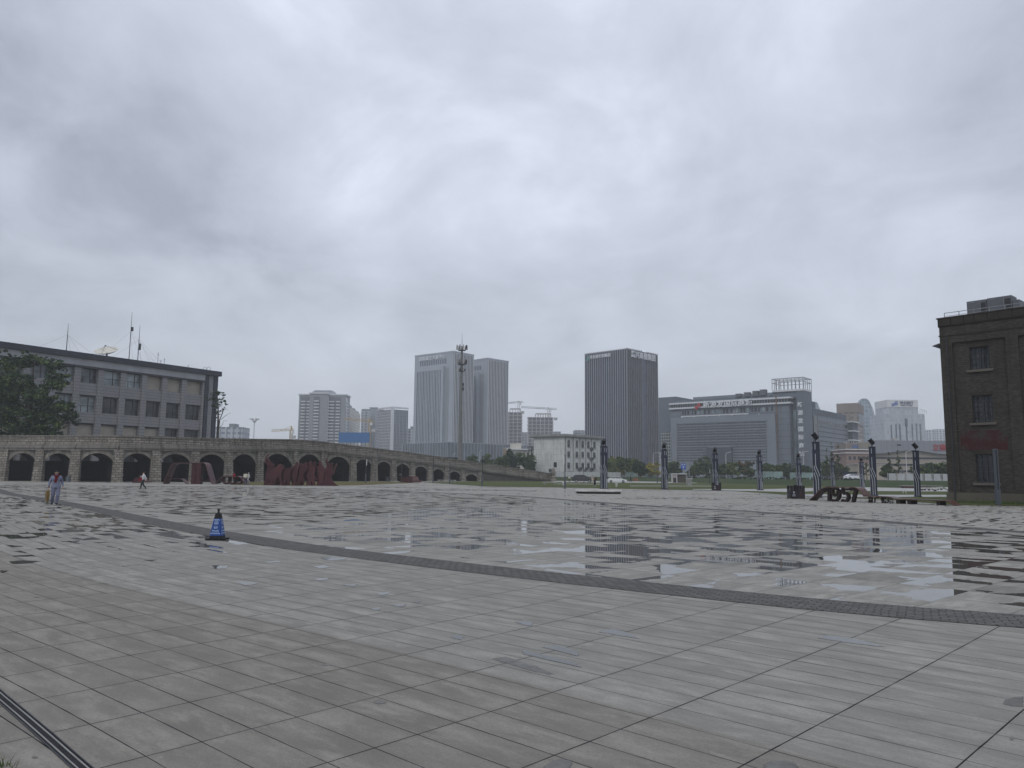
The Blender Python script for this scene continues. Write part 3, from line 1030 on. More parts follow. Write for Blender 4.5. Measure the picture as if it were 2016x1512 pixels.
# black board added behind the arches to darken their openings
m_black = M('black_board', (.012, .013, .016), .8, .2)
a, b = W(-60, 121), W(640, 154.5)
hd = thing('added_board', 'tall black board added behind the viaduct arches to darken their openings', 'fence', (0, 0, 0))
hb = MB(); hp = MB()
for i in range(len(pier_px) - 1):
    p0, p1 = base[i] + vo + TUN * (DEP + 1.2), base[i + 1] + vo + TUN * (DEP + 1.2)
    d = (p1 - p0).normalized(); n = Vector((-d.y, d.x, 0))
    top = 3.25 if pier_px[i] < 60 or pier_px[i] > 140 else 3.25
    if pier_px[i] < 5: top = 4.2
    if pier_px[i] > 350: top = 6.0  # added board rises higher here so the deep arches show fully black
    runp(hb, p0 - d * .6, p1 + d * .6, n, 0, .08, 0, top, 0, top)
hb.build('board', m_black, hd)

# ------------------------------------------------------------------ office block behind the viaduct
m_screen = MBrick('pierced_screen_block', (.36, .355, .355), (.29, .29, .295), (.085, .085, .09), .17, .62, .045, .8, .8, .15, offset=.5, bdist=.06)
m_band = M('grey_render', (.33, .335, .35), .8, .12, .4, streak=.25)
m_fascia = M('navy_fascia', (.030, .033, .046), .5, .2, .5)
m_darkmetal = M('dark_metal', (.03, .032, .036), .45, .2, 2)
m_blind = M('beige_blind', (.34, .31, .26), .8, .12, .7)
m_glass = MGlass('window_glass', (.10, .12, .135), .06, .6, .5, .25)
m_glass_pale = MGlass('curtained_glass', (.22, .26, .27), .12, .6, .35, .5)
m_glass_dark = MGlass('dark_glass', (.035, .038, .042), .06, .5, .5, .4)
HB = 25.0
pR = G(424, 731.5, HB); pL = G(0, 673, HB)
dv = (pR - pL).normalized()
OW = (pR - pL).length
off = thing('office_block', 'long grey office block with a flat navy roof edge behind the stone viaduct', 'office building', (pR.x, pR.y, 0), math.atan2(dv.y, dv.x))
# local: x = 0 at the right-hand end, running to -x; y into the block
bay = 4.75
NB = 14
LEN = NB * bay + 3.4
z_rows = [(19.15, 22.0), (13.3, 16.4), (7.6, 10.8), (1.8, 5.1)]
body = MB()
body.box(-LEN, -.1, .75, 14, 0, HB - 1.2)
body.build('wall', m_band, off)
f = MB(); f.box(-LEN - 1, 1.1, -1.0, 15, HB - 1.1, HB); f.build('roof', m_fascia, off)
f = MB(); f.box(-LEN, -2.9, -.45, .74, 22.5, HB - 1.11); f.build('frieze', m_band, off)
f = MB(); f.box(-LEN, -2.9, -.60, .73, 22.1, 22.49); f.build('frieze_moulding', m_darkmetal, off)
f = MB(); f.box(-2.85, -1.9, -.55, .74, 0, HB - 1.12); f.build('corner_pier', m_fascia, off)
f = MB(); f.box(-.62, .5, -.55, 14, 0, HB - 1.13); f.build('corner_pier', m_fascia, off)
f = MB(); f.box(-1.88, -.64, -.35, .73, 0, HB - 1.14); f.build('screen_panel', m_screen, off)
f = MB()
for k in range(4): f.box(-1.75 + .31 * k, -1.66 + .31 * k, -.42, -.36, 0, 23)
f.build('steel_strip', m_band, off)
for i in range(NB + 1):
    x = -3.4 - bay * i
    pm = MB(); pm.box(x - .62 if i else x - .1, x + .62 if i else x + .45, -.42, .74, 0, 22.05)
    pm.build('pillar', m_screen, off)
for i in range(NB):
    x0, x1 = -3.4 - bay * (i + 1) + .63, -3.4 - bay * i - (.63 if i else .11)
    for (z0, z1), (zn0, zn1) in zip(z_rows, z_rows[1:]):
        sp = MB(); sp.box(x0, x1, -.18, .74, zn1 + .35, z0); sp.build('spandrel_panel', m_screen, off)
    for r_i, (z0, z1) in enumerate(z_rows):
        blind = (r_i == 0 and i < 3) or (r_i == 2 and i not in (0, 1)) or (r_i == 2 and i > 6)
        gm = m_blind if blind else (m_glass_pale if (r_i == 0 and i in (3, 4, 6)) or (r_i == 1 and i in (5, 6)) else (m_glass if r_i == 0 else m_glass_dark))
        wn = MB()
        wn.mat(0).box(x0, x1, .55, .74, z0, z1 + .34)
        wn.mat(1)
        if not blind:
            xm = x0 + (x1 - x0) * .66
            wn.box(xm - .05, xm + .05, .45, .55, z0, z1)
            wn.box(x0, x1, .45, .56, z0 + 1.25, z0 + 1.33)
            if (i + r_i) % 3 != 1: wn.box(x0 + .9, x0 + .97, .46, .56, z0, z0 + 1.25)
        wn.box(x0, x1, .1, .545, z1 + .05, z1 + .34)
        if (i * 7 + r_i * 3) % 5 == 0 and not blind: wn.mat(2).box(xm + .05, x1, .44, .54, z0, z0 + .9)
        wn.build('window', [gm, m_darkmetal, m_glass_dark], off)

# roof gear of the office block
def on_roof(x, y_, z=HB):
    "roof point in photo column x, set back y_ metres from the front edge"
    q = pR + Vector((-dv.y, dv.x, 0)) * y_
    d = ray(x, 800)
    # solve camera ray (in plan) with the line q + s*dv
    den = d.x * dv.y - d.y * dv.x
    s = (q.y * d.x - q.x * d.y) / -den
    return Vector((q.x + dv.x * s, q.y + dv.y * s, z))
m_steel = M('galvanised_steel', (.25, .26, .27), .5, .15, 3, metal=.4)
m_dish = M('dish_white', (.62, .60, .53), .6, .12, 1.2, streak=.3)
for (x, ytop, lab, box) in ((122, 636, 'tall thin radio mast standing left of the rooftop satellite dish', 0), (247.5, 614, 'tallest radio mast on the office roof right of the satellite dish', 1),
                            (265, 640, 'shorter radio mast with a dark antenna box at the right of the tallest mast', 2)):
    p0 = on_roof(x, 4.5)
    ztop = P(x + 2.5, ytop, p0.y).z
    an = thing('radio_mast', lab, 'antenna', p0, 0, 'radio masts on the office roof')
    h = ztop - HB
    m1 = MB(); m1.tube([(0, 0, 0), (0, 0, h * .55), (0, 0, h)], [.10, .075, .03], 6); m1.build('mast', m_darkmetal, an)
    gw = MB()
    for dx, dy in ((-6.5, 1), (6.8, 0), (1.5, 5), (3.0, -2.5)):
        gw.tube([(0, 0, h * .62), (dx * dv.x - dy * dv.y * .3, dx * dv.y + dy * .3, .05)], .016, 4)
    gw.build('guy_wire', m_steel, an)
    if box:
        bb = MB(); bb.box(.05, .45, -.2, .2, h * (.62 if box == 1 else .36), h * (.70 if box == 1 else .52)); bb.build('antenna_box', m_darkmetal, an)
for k, (x, hh) in enumerate(((305, 3.0), (311, 1.4), (318, 1.9), (366, 1.1))):
    p0 = on_roof(x, 3)
    an = thing('aerial', ['slim roof aerial, tallest of the four small ones right of the masts', 'stub aerial beside the tallest small roof aerial', 'middling roof aerial right of the stub', 'short lone aerial near the right end of the office roof'][k], 'antenna', p0, 0, 'small aerials on the office roof')
    m1 = MB(); m1.tube([(0, 0, 0), (0, 0, hh)], .05, 5); m1.build('rod', m_steel, an)
    m1 = MB(); m1.bar((-.3, 0, hh * .8), (.3, 0, hh * .8), .05); m1.build('crossbar', m_steel, an)
p0 = on_roof(203, 3.5)
ds = thing('satellite_dish', 'large cream satellite dish tipped skyward on the office roof', 'satellite dish', p0)
prof = [(.01, 0), (.6, .04), (1.2, .16), (1.8, .38), (2.35, .68), (2.35, .74), (1.8, .45), (1.2, .22), (.01, .06)]
tilt = Matrix.Rotation(R(28), 3, 'X')
dm = MB(); dm.lathe(prof, 28, (0, 0, 1.2), tilt); dm.build('reflector', m_dish, ds, smooth=True)
dm = MB(); dm.tube([(0, 0, 0), (0, 0, 1.3)], .18, 8); dm.bar((-.7, 0, .1), (.7, 0, .1), .16); dm.build('pedestal', m_darkmetal, ds)
dm = MB()
for k in range(3):
    a_ = 2 * PI * k / 3 + .5
    dm.tube([tilt @ Vector((2.0 * math.cos(a_), 2.0 * math.sin(a_), .5)) + Vector((0, 0, 1.2)), tilt @ Vector((0, 0, 1.7)) + Vector((0, 0, 1.2))], .035, 5)
dm.ball(tilt @ Vector((0, 0, 1.7)) + Vector((0, 0, 1.2)), .16, .16, .16)
dm.build('feed_horn', m_darkmetal, ds)
hp_ = thing('roof_ladder_hoop', 'curved grey ladder hoops at the right end of the office roof', 'ladder', on_roof(400, 1.5))
dm = MB()
for k in range(2):
    dm.tube([(-.5 + k * .9, 0, -.2), (-.5 + k * .9, 0, .7), (-.2 + k * .9, 0, 1.0), (.2 + k * .9, 0, .9), (.35 + k * .9, 0, -.2)], .05, 6)
dm.build('hoop', m_steel, hp_)

# ------------------------------------------------------------------ old brick building on the right
m_brick = MBrick('old_brown_brick', (.090, .079, .064), (.028, .025, .022), (.060, .055, .048), .25, .075, .010, .9, .7, .6, bdist=.012, dirt=(.025, .024, .02), dirts=.3)
m_brickdark = MBrick('weathered_brick', (.052, .044, .034), (.034, .030, .025), (.04, .037, .032), .25, .075, .010, .92, .7, .6, bdist=.012)
m_plinth = MBrick('grey_plinth_render', (.105, .095, .075), (.085, .078, .064), (.05, .047, .04), 1.4, .9, .012, .9, .4, .5)
m_sill = M('sill_stone', (.105, .096, .08), .85, .15, 2)
m_red = bpy.data.materials.new('flaking_red_paint')
_t = NT(m_red)
_co = _t.coord()
_n = _t.noise(_co, 1.1, 6, .7)
_n2 = _t.noise(_co, 5.0, 4, .7)
_c = _t.mix(_t.ramp(_n, .47, .60), (.050, .017, .019), (.046, .041, .036))
_c = _t.mix(_t.ramp(_n2, .62, .70, 0, .55), _c, (.13, .085, .08))
_t.out(_c, .9, .2, 0, _n2, .3)
m_wpane = MGlass('old_pane', (.018, .022, .03), .10, .5, .6, 1.2)
m_curtain = M('grey_curtain', (.055, .062, .07), .8, .35, 3)
bL = G(1868, 989)
ztop = P(1853, 630, bL.y).z
pT = G(2016, 607.5, ztop)
ztop -= .58
dv2 = (Vector((pT.x, pT.y)) - Vector((bL.x, bL.y))).normalized()
bk = thing('brick_building', 'dark brown brick building with a red painted patch at the right edge', 'brick building', (bL.x, bL.y, 0), math.atan2(dv2.y, dv2.x))
BN = Vector((-dv2.y, dv2.x))
def on_brick(x, y):
    "photo pixel to (along, up) on the front face"
    d = ray(x, y)
    o = bL.to_2d()
    # intersect camera ray with vertical plane through bL along dv2
    nx = Vector((dv2.y, -dv2.x))
    tt = nx.dot(o) / nx.dot(Vector((d.x, d.y)))
    q = Vector((d.x, d.y)) * tt
    return ((q - o).dot(dv2), EYE + d.z * tt)
BW = 16.0
wins = [[(1905.5, 683), (1944, 681), (1945.5, 725.5), (1908.5, 728)], [(1913.5, 778.5), (1950.5, 776.5), (1953, 831), (1917.5, 832.5)], [(1921, 894.5), (1959, 893.5), (1962, 950.5), (1925, 951)]]
wrect = []
for q in wins:
    c = [on_brick(*p) for p in q]
    wrect.append(((c[0][0] + c[3][0]) / 2, (c[1][0] + c[2][0]) / 2, (c[2][1] + c[3][1]) / 2, (c[0][1] + c[1][1]) / 2))
rec0, rec1 = on_brick(1874, 700)[0], on_brick(1972, 700)[0]
recz = on_brick(1900, 672)[1]
plz = on_brick(1900, 970)[1]
wmid = sum((r[0] + r[1]) / 2 for r in wrect) / 3
wrect = [(wmid - .66, wmid + .66, r[2], r[3]) for r in wrect]
rec0, rec1 = wmid - 1.72, wmid + 1.72
PW = .78                     # width of the piers between recessed bays
PITCHX = rec1 - rec0 + PW
main, plin = MB(), MB()
D1 = .16
# piers, lintel band and recessed bays (three bays, the second and third out of the picture)
xs = [rec0 + PITCHX * k for k in range(4)]
main.box(0, rec0, 0, D1 + .5, plz, ztop)
for k in range(3):
    x0 = xs[k]; x1 = x0 + rec1 - rec0
    main.box(x1, min(x1 + PW, BW) if k < 2 else BW, 0, D1 + .5, plz, ztop)
    main.box(x0, x1, 0, D1 + .5, recz, ztop)
    # recessed wall with real window openings
    ox = x0 - rec0
    zc = plz
    for (a0, a1, z0, z1) in sorted(wrect, key=lambda r: r[2]):
        main.box(x0, x1, D1, D1 + .5, zc, z0)
        main.box(x0, a0 + ox, D1, D1 + .5, z0, z1)
        main.box(a1 + ox, x1, D1, D1 + .5, z0, z1)
        zc = z1
    main.box(x0, x1, D1, D1 + .5, zc, recz)
main.box(0, BW, D1 + .5, 9, 0, ztop - .05)
main.build('wall', m_brick, bk)
pl = MB(); pl.box(-.10, BW, -.10, D1 + .5, 0, plz); pl.build('plinth', m_plinth, bk)
pa = MB(); pa.box(-.06, BW, -.06, .4, ztop + .002, ztop + .62)
nx_ = 0
xk = .05
while xk < BW - 1:
    wk = random.choice((.55, .7, .85)); pa.box(xk, xk + wk - .06, -.12, -.06, ztop + .08, ztop + .58); xk += wk
pa.box(-.14, BW, -.14, .42, ztop + .622, ztop + .70)
pa.build('roof_parapet', m_brickdark, bk)
st = MB(); st.box(-.05, BW, -.05, -.002, ztop - .72, ztop - .62); st.build('string_course', m_brickdark, bk)
ev = MB(); ev.add([(-.02, -.1, ztop - 1.6), (-.02, .5, ztop - 1.6), (-.55, -.1, ztop - 1.35), (-.55, .5, ztop - 1.35), (-.02, -.1, ztop - 1.2), (-.02, .5, ztop - 1.2)], [(0, 2, 4), (1, 5, 3), (0, 1, 3, 2), (2, 3, 5, 4)]); ev.build('eave_bracket', m_darkmetal, bk)
for k in range(2):
    for r_i, (a0, a1, z0, z1) in enumerate(wrect):
        ox = PITCHX * k
        a0, a1 = a0 + ox, a1 + ox
        w_ = MB()
        fr = .07
        yf = D1 + .16
        w_.box(a0, a1, yf, yf + .08, z0, z0 + fr); w_.box(a0, a1, yf, yf + .08, z1 - fr, z1)
        w_.box(a0, a0 + fr, yf + .002, yf + .08, z0 + fr, z1 - fr); w_.box(a1 - fr, a1, yf + .002, yf + .08, z0 + fr, z1 - fr)
        am = (a0 + a1) / 2
        w_.box(am - .055, am + .055, yf + .004, yf + .08, z0 + fr, z1 - fr)
        nb = 4 if r_i == 0 else 5
        for q in range(1, nb):
            zz_ = z0 + (z1 - z0) * q / nb
            th_ = .045 if (q == nb - 1 and r_i) else .018
            w_.box(a0 + fr, a1 - fr, yf + .01, yf + .07, zz_ - th_, zz_ + th_)
        for xx in (a0 + (am - a0) * .53, am + (a1 - am) * .53):
            w_.box(xx - .016, xx + .016, yf + .012, yf + .06, z0 + fr, z1 - fr)
        wo_ = w_.build('window', m_darkmetal, bk)
        g_ = MB(); g_.box(a0 + .01, a1 - .01, yf + .085, yf + .10, z0 + .01, z1 - .01); g_.build('pane', m_wpane, wo_)
        if r_i < 2:
            c_ = MB()
            for xx in (a0 + .12, am - .42, am + .10, a1 - .45):
                c_.box(xx, xx + .30, yf + .075, yf + .083, z0 + .1, z1 - .1)
            c_.build('curtain', m_curtain, wo_)
        s_ = MB(); s_.box(a0 - .2, a1 + .2, D1 - .16, D1 + .14, z0 - .17, z0 - .002); s_.build('window_sill', m_sill, bk)
        l_ = MB(); l_.box(a0 - .12, a1 + .12, D1 - .02, D1 - .001, z1, z1 + .26); l_.build('lintel', m_brickdark, bk)
rp = [on_brick(*q) for q in ((1888, 848), (1982, 846), (1984, 884.5), (1892, 887))]
rx0, rx1 = (rp[0][0] + rp[3][0]) / 2, (rp[1][0] + rp[2][0]) / 2
rz0, rz1 = (rp[2][1] + rp[3][1]) / 2, (rp[0][1] + rp[1][1]) / 2
r_ = MB(); r_.box(max(rx0, rec0 + .02), min(rx1, rec1 - .02), D1 - .012, D1 - .001, rz0, rz1); r_.build('painted_panel', m_red, bk)
dp = MB()
xd = on_brick(1872, 900)[0]
dp.tube([(.5, -.07, ztop - .75), (.5, -.07, plz + .1), (.5, -.16, plz), (.5, -.16, .1)], .055, 8)
for zz_ in (1.2, 4.0, 7.0, 10.0): dp.box(.42, .58, -.10, 0, zz_, zz_ + .06)
dp.build('drainpipe', m_darkmetal, bk)
rl = MB()
zr = ztop + .70
for k in range(15):
    rl.bar((.25 + k * 1.0, .5, zr - .3), (.25 + k * 1.0, .5, zr + .42), .04)
rl.bar((.25, .5, zr + .42), (BW - 1, .5, zr + .42), .04); rl.bar((.25, .5, zr + .18), (BW - 1, .5, zr + .18), .03)
rl.build('roof_railing', m_steel, bk)
m_ac = M('grey_ac_casing', (.12, .125, .14), .6, .12, 1.5)
xa = lambda x: on_brick(x, 600)[0]
for k, (xl, xr, yt, lab) in enumerate(((1893, 1933, 593, 'wide grey air conditioning unit at the left end of the brick roof'), (1934, 1984, 585.5, 'tallest grey air conditioning unit on the brick roof'), (1985, 1999, 591.5, 'small grey air conditioning unit at the right of the tallest one'))):
    back = 1.4
    q0, q1 = xa(xl) - .1, xa(xr) - .12
    zt_ = on_brick((xl + xr) / 2, yt)[1] + .30
    ac = thing('rooftop_unit', lab, 'air conditioner', Vector((bL.x, bL.y, 0)) + Vector((*(dv2 * q0 + BN * back), ztop + .35)), math.atan2(dv2.y, dv2.x), 'air conditioning units on the brick roof')
    wq, hq = q1 - q0, zt_ - ztop - .35
    a_ = MB(); a_.box(0, wq, 0, 1.2, .28, hq); a_.box(.05, wq - .05, .02, 1.15, .0, .28); a_.build('casing', m_ac, ac)
    if wq > .6:
        a_ = MB()
        for zq in (.45, .45 + (hq - .6) / 2):
            a_.box(wq * .70, wq * .96, -.02, .0, zq, zq + (hq - .7) / 2)
        a_.build('louvre', m_darkmetal, ac)
        a_ = MB(); a_.box(wq * .68, wq * .70, -.03, 0, .3, hq - .02); a_.box(wq * .1, wq * .4, -.03, -.0, hq - .14, hq - .1); a_.build('panel_rib', m_steel, ac)
# ------------------------------------------------------------------ the town behind
def two_face(pL, pC, pR, Y0, zb=BANKH):
    "frame of a block from the pixels of its three visible roof corners: x along the front, y into depth, z up"
    C = P(*pC, Y0); H = C.z
    L = G(*pL, H); Rr = G(*pR, H)
    d = (C - L); w = d.length; d.normalize()
    return Vector((L.x, L.y, zb)), math.atan2(d.y, d.x), w, (Rr - C).length, H - zb

m_tower = M('pale_aluminium_panel', (.33, .365, .40), .5, .08, .05, .4)
m_towerd = M('side_panel', (.25, .27, .29), .5, .08, .05, .4)
m_strip = MGlass('tower_glass', (.05, .07, .095), .12, .5, .35, .3)
m_pod = MGlass('podium_glass', (.085, .11, .13), .18, .5, .3, .08)
m_white = M('white_paint', (.60, .61, .62), .5, .06, 1)
m_letter = M('letter_white', (.68, .70, .72), .5, .05, 1)

def slab_tower(pL, pC, pR, Y0, label, sign):
    o, a, w, dpt, H = two_face(pL, pC, pR, Y0)
    tw = thing('office_tower', label, 'office tower', o, a, 'twin grey office towers')
    b = MB(); b.mat(0).box(0, w, 0, dpt, 0, H); b.build('wall', [m_tower], tw)
    # crown edge
    b = MB(); b.box(-.2, w + .2, -.2, dpt + .2, H - .7, H + .4); b.build('roof_edge', m_tower, tw)
    fx0, fx1 = w * .075, w * .80
    b = MB(); b.box(fx0, fx1, -2.2, -.01, 0, H * .885); b.build('front_bay', m_tower, tw)
    b = MB(); b.box(fx1 + .02, fx1 + w * .10, -.25, -.02, 0, H * .87); b.build('recess_shade', m_towerd, tw)  # raised strip whose darker colour stands in for the shading of a recess
    n = 16
    for k in range(n):
        x = fx0 + (fx1 - fx0) * (.06 + .88 * (k + .5) / n)
        ww = (fx1 - fx0) / n * (.34 if k % 4 else .5)
        s = MB(); s.box(x - ww / 2, x + ww / 2, -2.26, -2.21, 0, H * .855)
        s.build('window_strip', m_strip, tw)
    for k in range(15):
        x = w * (.16 + .65 * k / 14)
        s = MB(); s.box(x - .45, x + .45, -.08, -.01, H * .905, H * .945); s.build('window', m_strip, tw)
    ns = 13
    for k in range(ns):
        y_ = dpt * (.05 + .92 * (k + .5) / ns)
        s = MB(); s.box(w + .01, w + .12, y_ - dpt / ns * .27, y_ + dpt / ns * .27, 0, H * .985); s.build('window_strip', m_strip, tw)
    for k in range(ns + 1):
        y_ = dpt * (.05 + .92 * k / ns)
        s = MB(); s.box(w + .13, w + .45, y_ - .14, y_ + .14, 0, H * .99); s.build('fin', m_white, tw)
    s = MB(); s.box(w * .66, w * .73, dpt * .3, dpt * .5, H + .4, H + 1.8); s.box(w * .4, w * .6, dpt * .35, dpt * .8, H + .4, H + 1.2); s.build('plant_room', m_towerd, tw)
    if sign:
        text(sign, 'sign_lettering', m_letter, tw, width=w * .68, loc=(w * .47, -.45, H * .968), extrude=.15, bold=.012)
    return tw, o, a, w, dpt, H
_t1 = slab_tower((817, 701), (893, 691.5), (930, 699.5), 560, 'larger grey office tower of the twins with white lettering along its top left', '国能冀北大厦中心')
_t2 = slab_tower((891, 715), (960, 705.2), (994.5, 712.5), 590, 'second grey office tower half hidden behind the lettered one', None)
o = P(793, 873.5, 590)
hp1 = P(886, 871.5, 552).z
pA, pB, pC_ = G(793, 874.5, hp1), G(880, 871, hp1), G(1041, 878.5, hp1)
pod = thing('podium', 'long low dark glass podium at the feet of the twin towers', 'building', (pA.x, pA.y, BANKH))
loc = lambda p: Vector((p.x - pA.x, p.y - pA.y))
q = [loc(pA), loc(pB), loc(pC_), loc(pC_) + Vector((-40, 70)), loc(pA) + Vector((-10, 60))]
b = MB(); b.plate([(v.x, v.y) for v in q], 0, hp1 - BANKH); b.build('wall', m_pod, pod)
b = MB()
for (u, v) in ((q[0], q[1]), (q[1], q[2])):
    d = (v - u); l = d.length; d = d / l
    nn = Vector((d.y, -d.x))
    for k in range(int(l / 3.2) + 1):
        c = u + d * min(k * 3.2 + .3, l - .2)
        b.hexa([(*(c + d * s * .16 + nn * o_), z) for z in (0, hp1 - BANKH + .3) for s, o_ in ((-1, .02), (1, .02), (1, .35), (-1, .35))])
b.build('mullion', m_towerd, pod)
b = MB(); b.plate([(v.x * 1.0 , v.y) for v in q], hp1 - BANKH + .002, hp1 - BANKH + .5); b.build('roof', m_towerd, pod)

# dark glass tower with pale fins
o, a, w, dpt, H = two_face((1152.3, 697.5), (1234, 686.8), (1284, 700), 480)
dk = thing('office_tower', 'dark blue glass tower with pale vertical fins and characters along both roof edges', 'office tower', o, a)
m_dkglass = MGlass('deep_blue_glass', (.012, .022, .058), .12, .55, .4, .15)
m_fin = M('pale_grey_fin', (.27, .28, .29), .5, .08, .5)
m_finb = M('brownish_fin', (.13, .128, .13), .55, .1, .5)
b = MB(); b.box(0, w, 0, dpt, 0, H); b.build('wall', m_dkglass, dk)
nf = 19
for k in range(nf + 1):
    x = w * k / nf
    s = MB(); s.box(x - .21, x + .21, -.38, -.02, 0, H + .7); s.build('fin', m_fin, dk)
ns = 17
for k in range(ns + 1):
    if k in (9, 10): continue
    y_ = dpt * k / ns
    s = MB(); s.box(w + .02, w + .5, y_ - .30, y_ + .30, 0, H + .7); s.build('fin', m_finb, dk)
s = MB()
s.box(.3, w - .3, .5, .8, H, H + .3); s.box(w - .8, w - .5, .3, dpt - .3, H, H + .3); s.build('roof_edge', m_finb, dk)
s = MB(); s.box(w * .34, w * .42, dpt * .3, dpt * .45, H, H + 2.0); s.build('plant_room', m_towerd, dk)
s = MB()
s.add([(1.0, -1.0, H - 4.6), (3.4, -1.0, H - 4.6), (4.0, -1.0, H - .9), (1.0, -.95, H - 4.6), (3.4, -.95, H - 4.6), (4.0, -.95, H - .9)], [(0, 1, 2), (5, 4, 3), (0, 3, 4, 1), (1, 4, 5, 2), (2, 5, 3, 0)])
s.build('emblem', M('sign_green', (.10, .30, .24), .5, .05), dk)
text('河北省农担集团', 'sign_lettering', m_letter, dk, width=w * .50, loc=(w * .38, -.95, H - 2.6), extrude=.12, bold=.018)
text('冀兴高德集团', 'sign_lettering', m_letter, dk, width=dpt * .80, loc=(w + .95, dpt * .50, H - 2.7), rot=SIDE, extrude=.12, bold=.018)

# pale old block with arched top windows
o, a, w, dpt, H = two_face((1051, 862), (1110.5, 860), (1189.5, 864.5), 262)
m_oldw = MBrick('pale_wall_panel', (.58, .585, .56), (.55, .555, .535), (.34, .34, .33), 9.0, 1.9, .045, .85, .15, .25, dirt=(.22, .22, .21), dirts=.3)
m_oldcorn = M('weathered_cornice', (.26, .26, .245), .85, .25, .5, streak=.4)
old = thing('apartment_block', 'pale four storey block with arched top windows and a wide flat cornice', 'building', o, a)
b = MB(); b.box(0, w, 0, dpt, -1.2, H); b.build('wall', m_oldw, old)
b = MB(); b.box(-.75, w + .75, -.75, dpt + .75, H + .002, H + .28); b.box(-.95, w + .95, -.95, dpt + .95, H + .282, H + 1.0); b.build('cornice', m_oldcorn, old)
nb = 5
ys = [dpt * f for f in (.12, .34, .50, .66, .83)]
zs = [H - 3.3, H - 6.7, H - 10.5, H - 13.7]
for r_i, z0 in enumerate(zs):
    for c_i, y_ in enumerate(ys):
        s = MB()
        hh = 1.75 if r_i < 3 else 1.2
        if r_i == 3 and c_i == 0: continue
        s.mat(0).box(w + .01, w + .08, y_ - .62, y_ + .62, z0, z0 + hh)
        if r_i == 0:
            s.add([(w + .08, y_ + .62 * math.cos(k * PI / 10), z0 + hh + .62 * math.sin(k * PI / 10)) for k in range(11)], [list(range(11))])
        s.mat(1).box(w + .09, w + .13, y_ - .04, y_ + .04, z0, z0 + hh); s.box(w + .085, w + .125, y_ - .62, y_ + .62, z0 + .62 * hh, z0 + .67 * hh)
        s.mat(1).box(w + .01, w + .3, y_ - .75, y_ + .75, z0 - .16, z0 - .01)
        s.build('window', [m_glass_dark, m_oldcorn], old)
        if r_i < 3 and r_i > 0:
            s = MB(); s.box(w + .001, w + .16, y_ - .62, y_ + .62, z0 + hh + .4, z0 + hh + 1.0); s.build('spandrel_panel', m_white, old)
for y_ in (dpt * .24, dpt * .42, dpt * .58, dpt * .745, dpt * .03):
    s = MB(); s.box(w + .005, w + .2, y_ - .09, y_ + .09, -1, H - .01); s.build('pilaster', m_oldcorn, old)
s = MB(); s.box(w * .62, w * .62 + 1.2, -.06, -.01, H - 8.0, H - 6.2 + .3 - .3); 
s = MB(); s.box(w * .67, w * .67 + 1.35, -.07, -.01, 3.1, 4.8); s.build('window', m_glass_dark, old)
s = MB(); s.box(w * .67, w * .67 + 1.35, -.07, -.01, -.1, 1.0); s.build('window', m_glass_dark, old)
s = MB(); s.box(w + .02, w + 1.0, ys[0] - .9, ys[0] + .9, 1.5, 1.7); s.box(w + .02, w + .1, ys[0] - .8, ys[0] + .8, -1, 1.4); s.build('door', M('blue_door', (.035, .06, .10), .6, .1), old)
for k, (side, y_, z_) in enumerate((('s', .745, H - 4.1), ('s', .745, H - 7.6), ('s', .58, H - 11.2), ('s', .42, H - 11.2), ('s', .745, H - 11.3), ('f', .60, 1.55))):
    if side == 's':
        p_ = Vector((w + .35, dpt * y_ - .2, z_))
    else:
        p_ = Vector((w * y_, -.4, z_))
    wp = Matrix.Translation(o) @ Matrix.Rotation(a, 4, 'Z') @ p_
    ac = thing('condenser_unit', ['outdoor air conditioner beside the top row of windows of the pale block', 'outdoor air conditioner beside the second row of windows of the pale block',
               'middle outdoor air conditioner of the lower row on the pale block', 'left outdoor air conditioner of the lower row on the pale block', 'right outdoor air conditioner of the lower row on the pale block',
               'lone outdoor air conditioner on the blank end wall of the pale block'][k], 'air conditioner', wp, a + (PI / 2 if side == 's' else 0), 'air conditioners on the pale block')
    s = MB(); s.box(-.65, .65, -.35, .3, 0, 1.0); s.build('casing', m_ac, ac)
    s = MB(); s.lathe([(.36, 0), (.36, .05)], 14, (-.15, -.35, .5), Matrix.Rotation(PI / 2, 3, 'X')); s.build('fan_grille', m_darkmetal, ac)
    s = MB(); s.bar((-.5, -.3, -.05), (-.5, .35, -.05), .06); s.bar((.5, -.3, -.05), (.5, .35, -.05), .06); s.build('bracket', m_darkmetal, ac)

# ------------------------------------------------------------------ shopping mall
o, a, w, dpt, H = two_face((1319.5, 793), (1553, 779.5), (1573, 787.5), 330)
m_mall = M('slate_panel', (.135, .155, .18), .6, .12, .06, .3)
m_malll = M('grey_metal_panel', (.185, .205, .228), .5, .12, .08, .35)
m_malld = M('dark_slate_panel', (.075, .085, .10), .55, .12, .1, .3)
m_mallp = MBrick('mall_cladding', (.165, .185, .21), (.15, .17, .195), (.07, .08, .09), 6.0, 2.6, .10, .6, .15, .2)
mall = thing('shopping_mall', 'broad slate grey shopping mall with louvred front and white characters under its roof', 'shopping mall', o, a)
mo, ma = o, a
def ml(x, y):
    "photo pixel to (along, up) on the mall's front face"
    d = ray(x, y)
    n_ = Vector((math.sin(ma), -math.cos(ma)))
    tt = n_.dot(mo.to_2d()) / n_.dot(Vector((d.x, d.y)))
    q_ = Vector((d.x, d.y)) * tt - mo.to_2d()
    return q_.dot(Vector((math.cos(ma), math.sin(ma)))), EYE + d.z * tt - mo.z
c5 = lambda x, y: ml(1260 + x / 4.8, 720 + y / 4.8)
b = MB(); b.box(0, w, 0, 34, 0, H); b.build('wall', m_mallp, mall)
xl = c5(160, 330)[0]
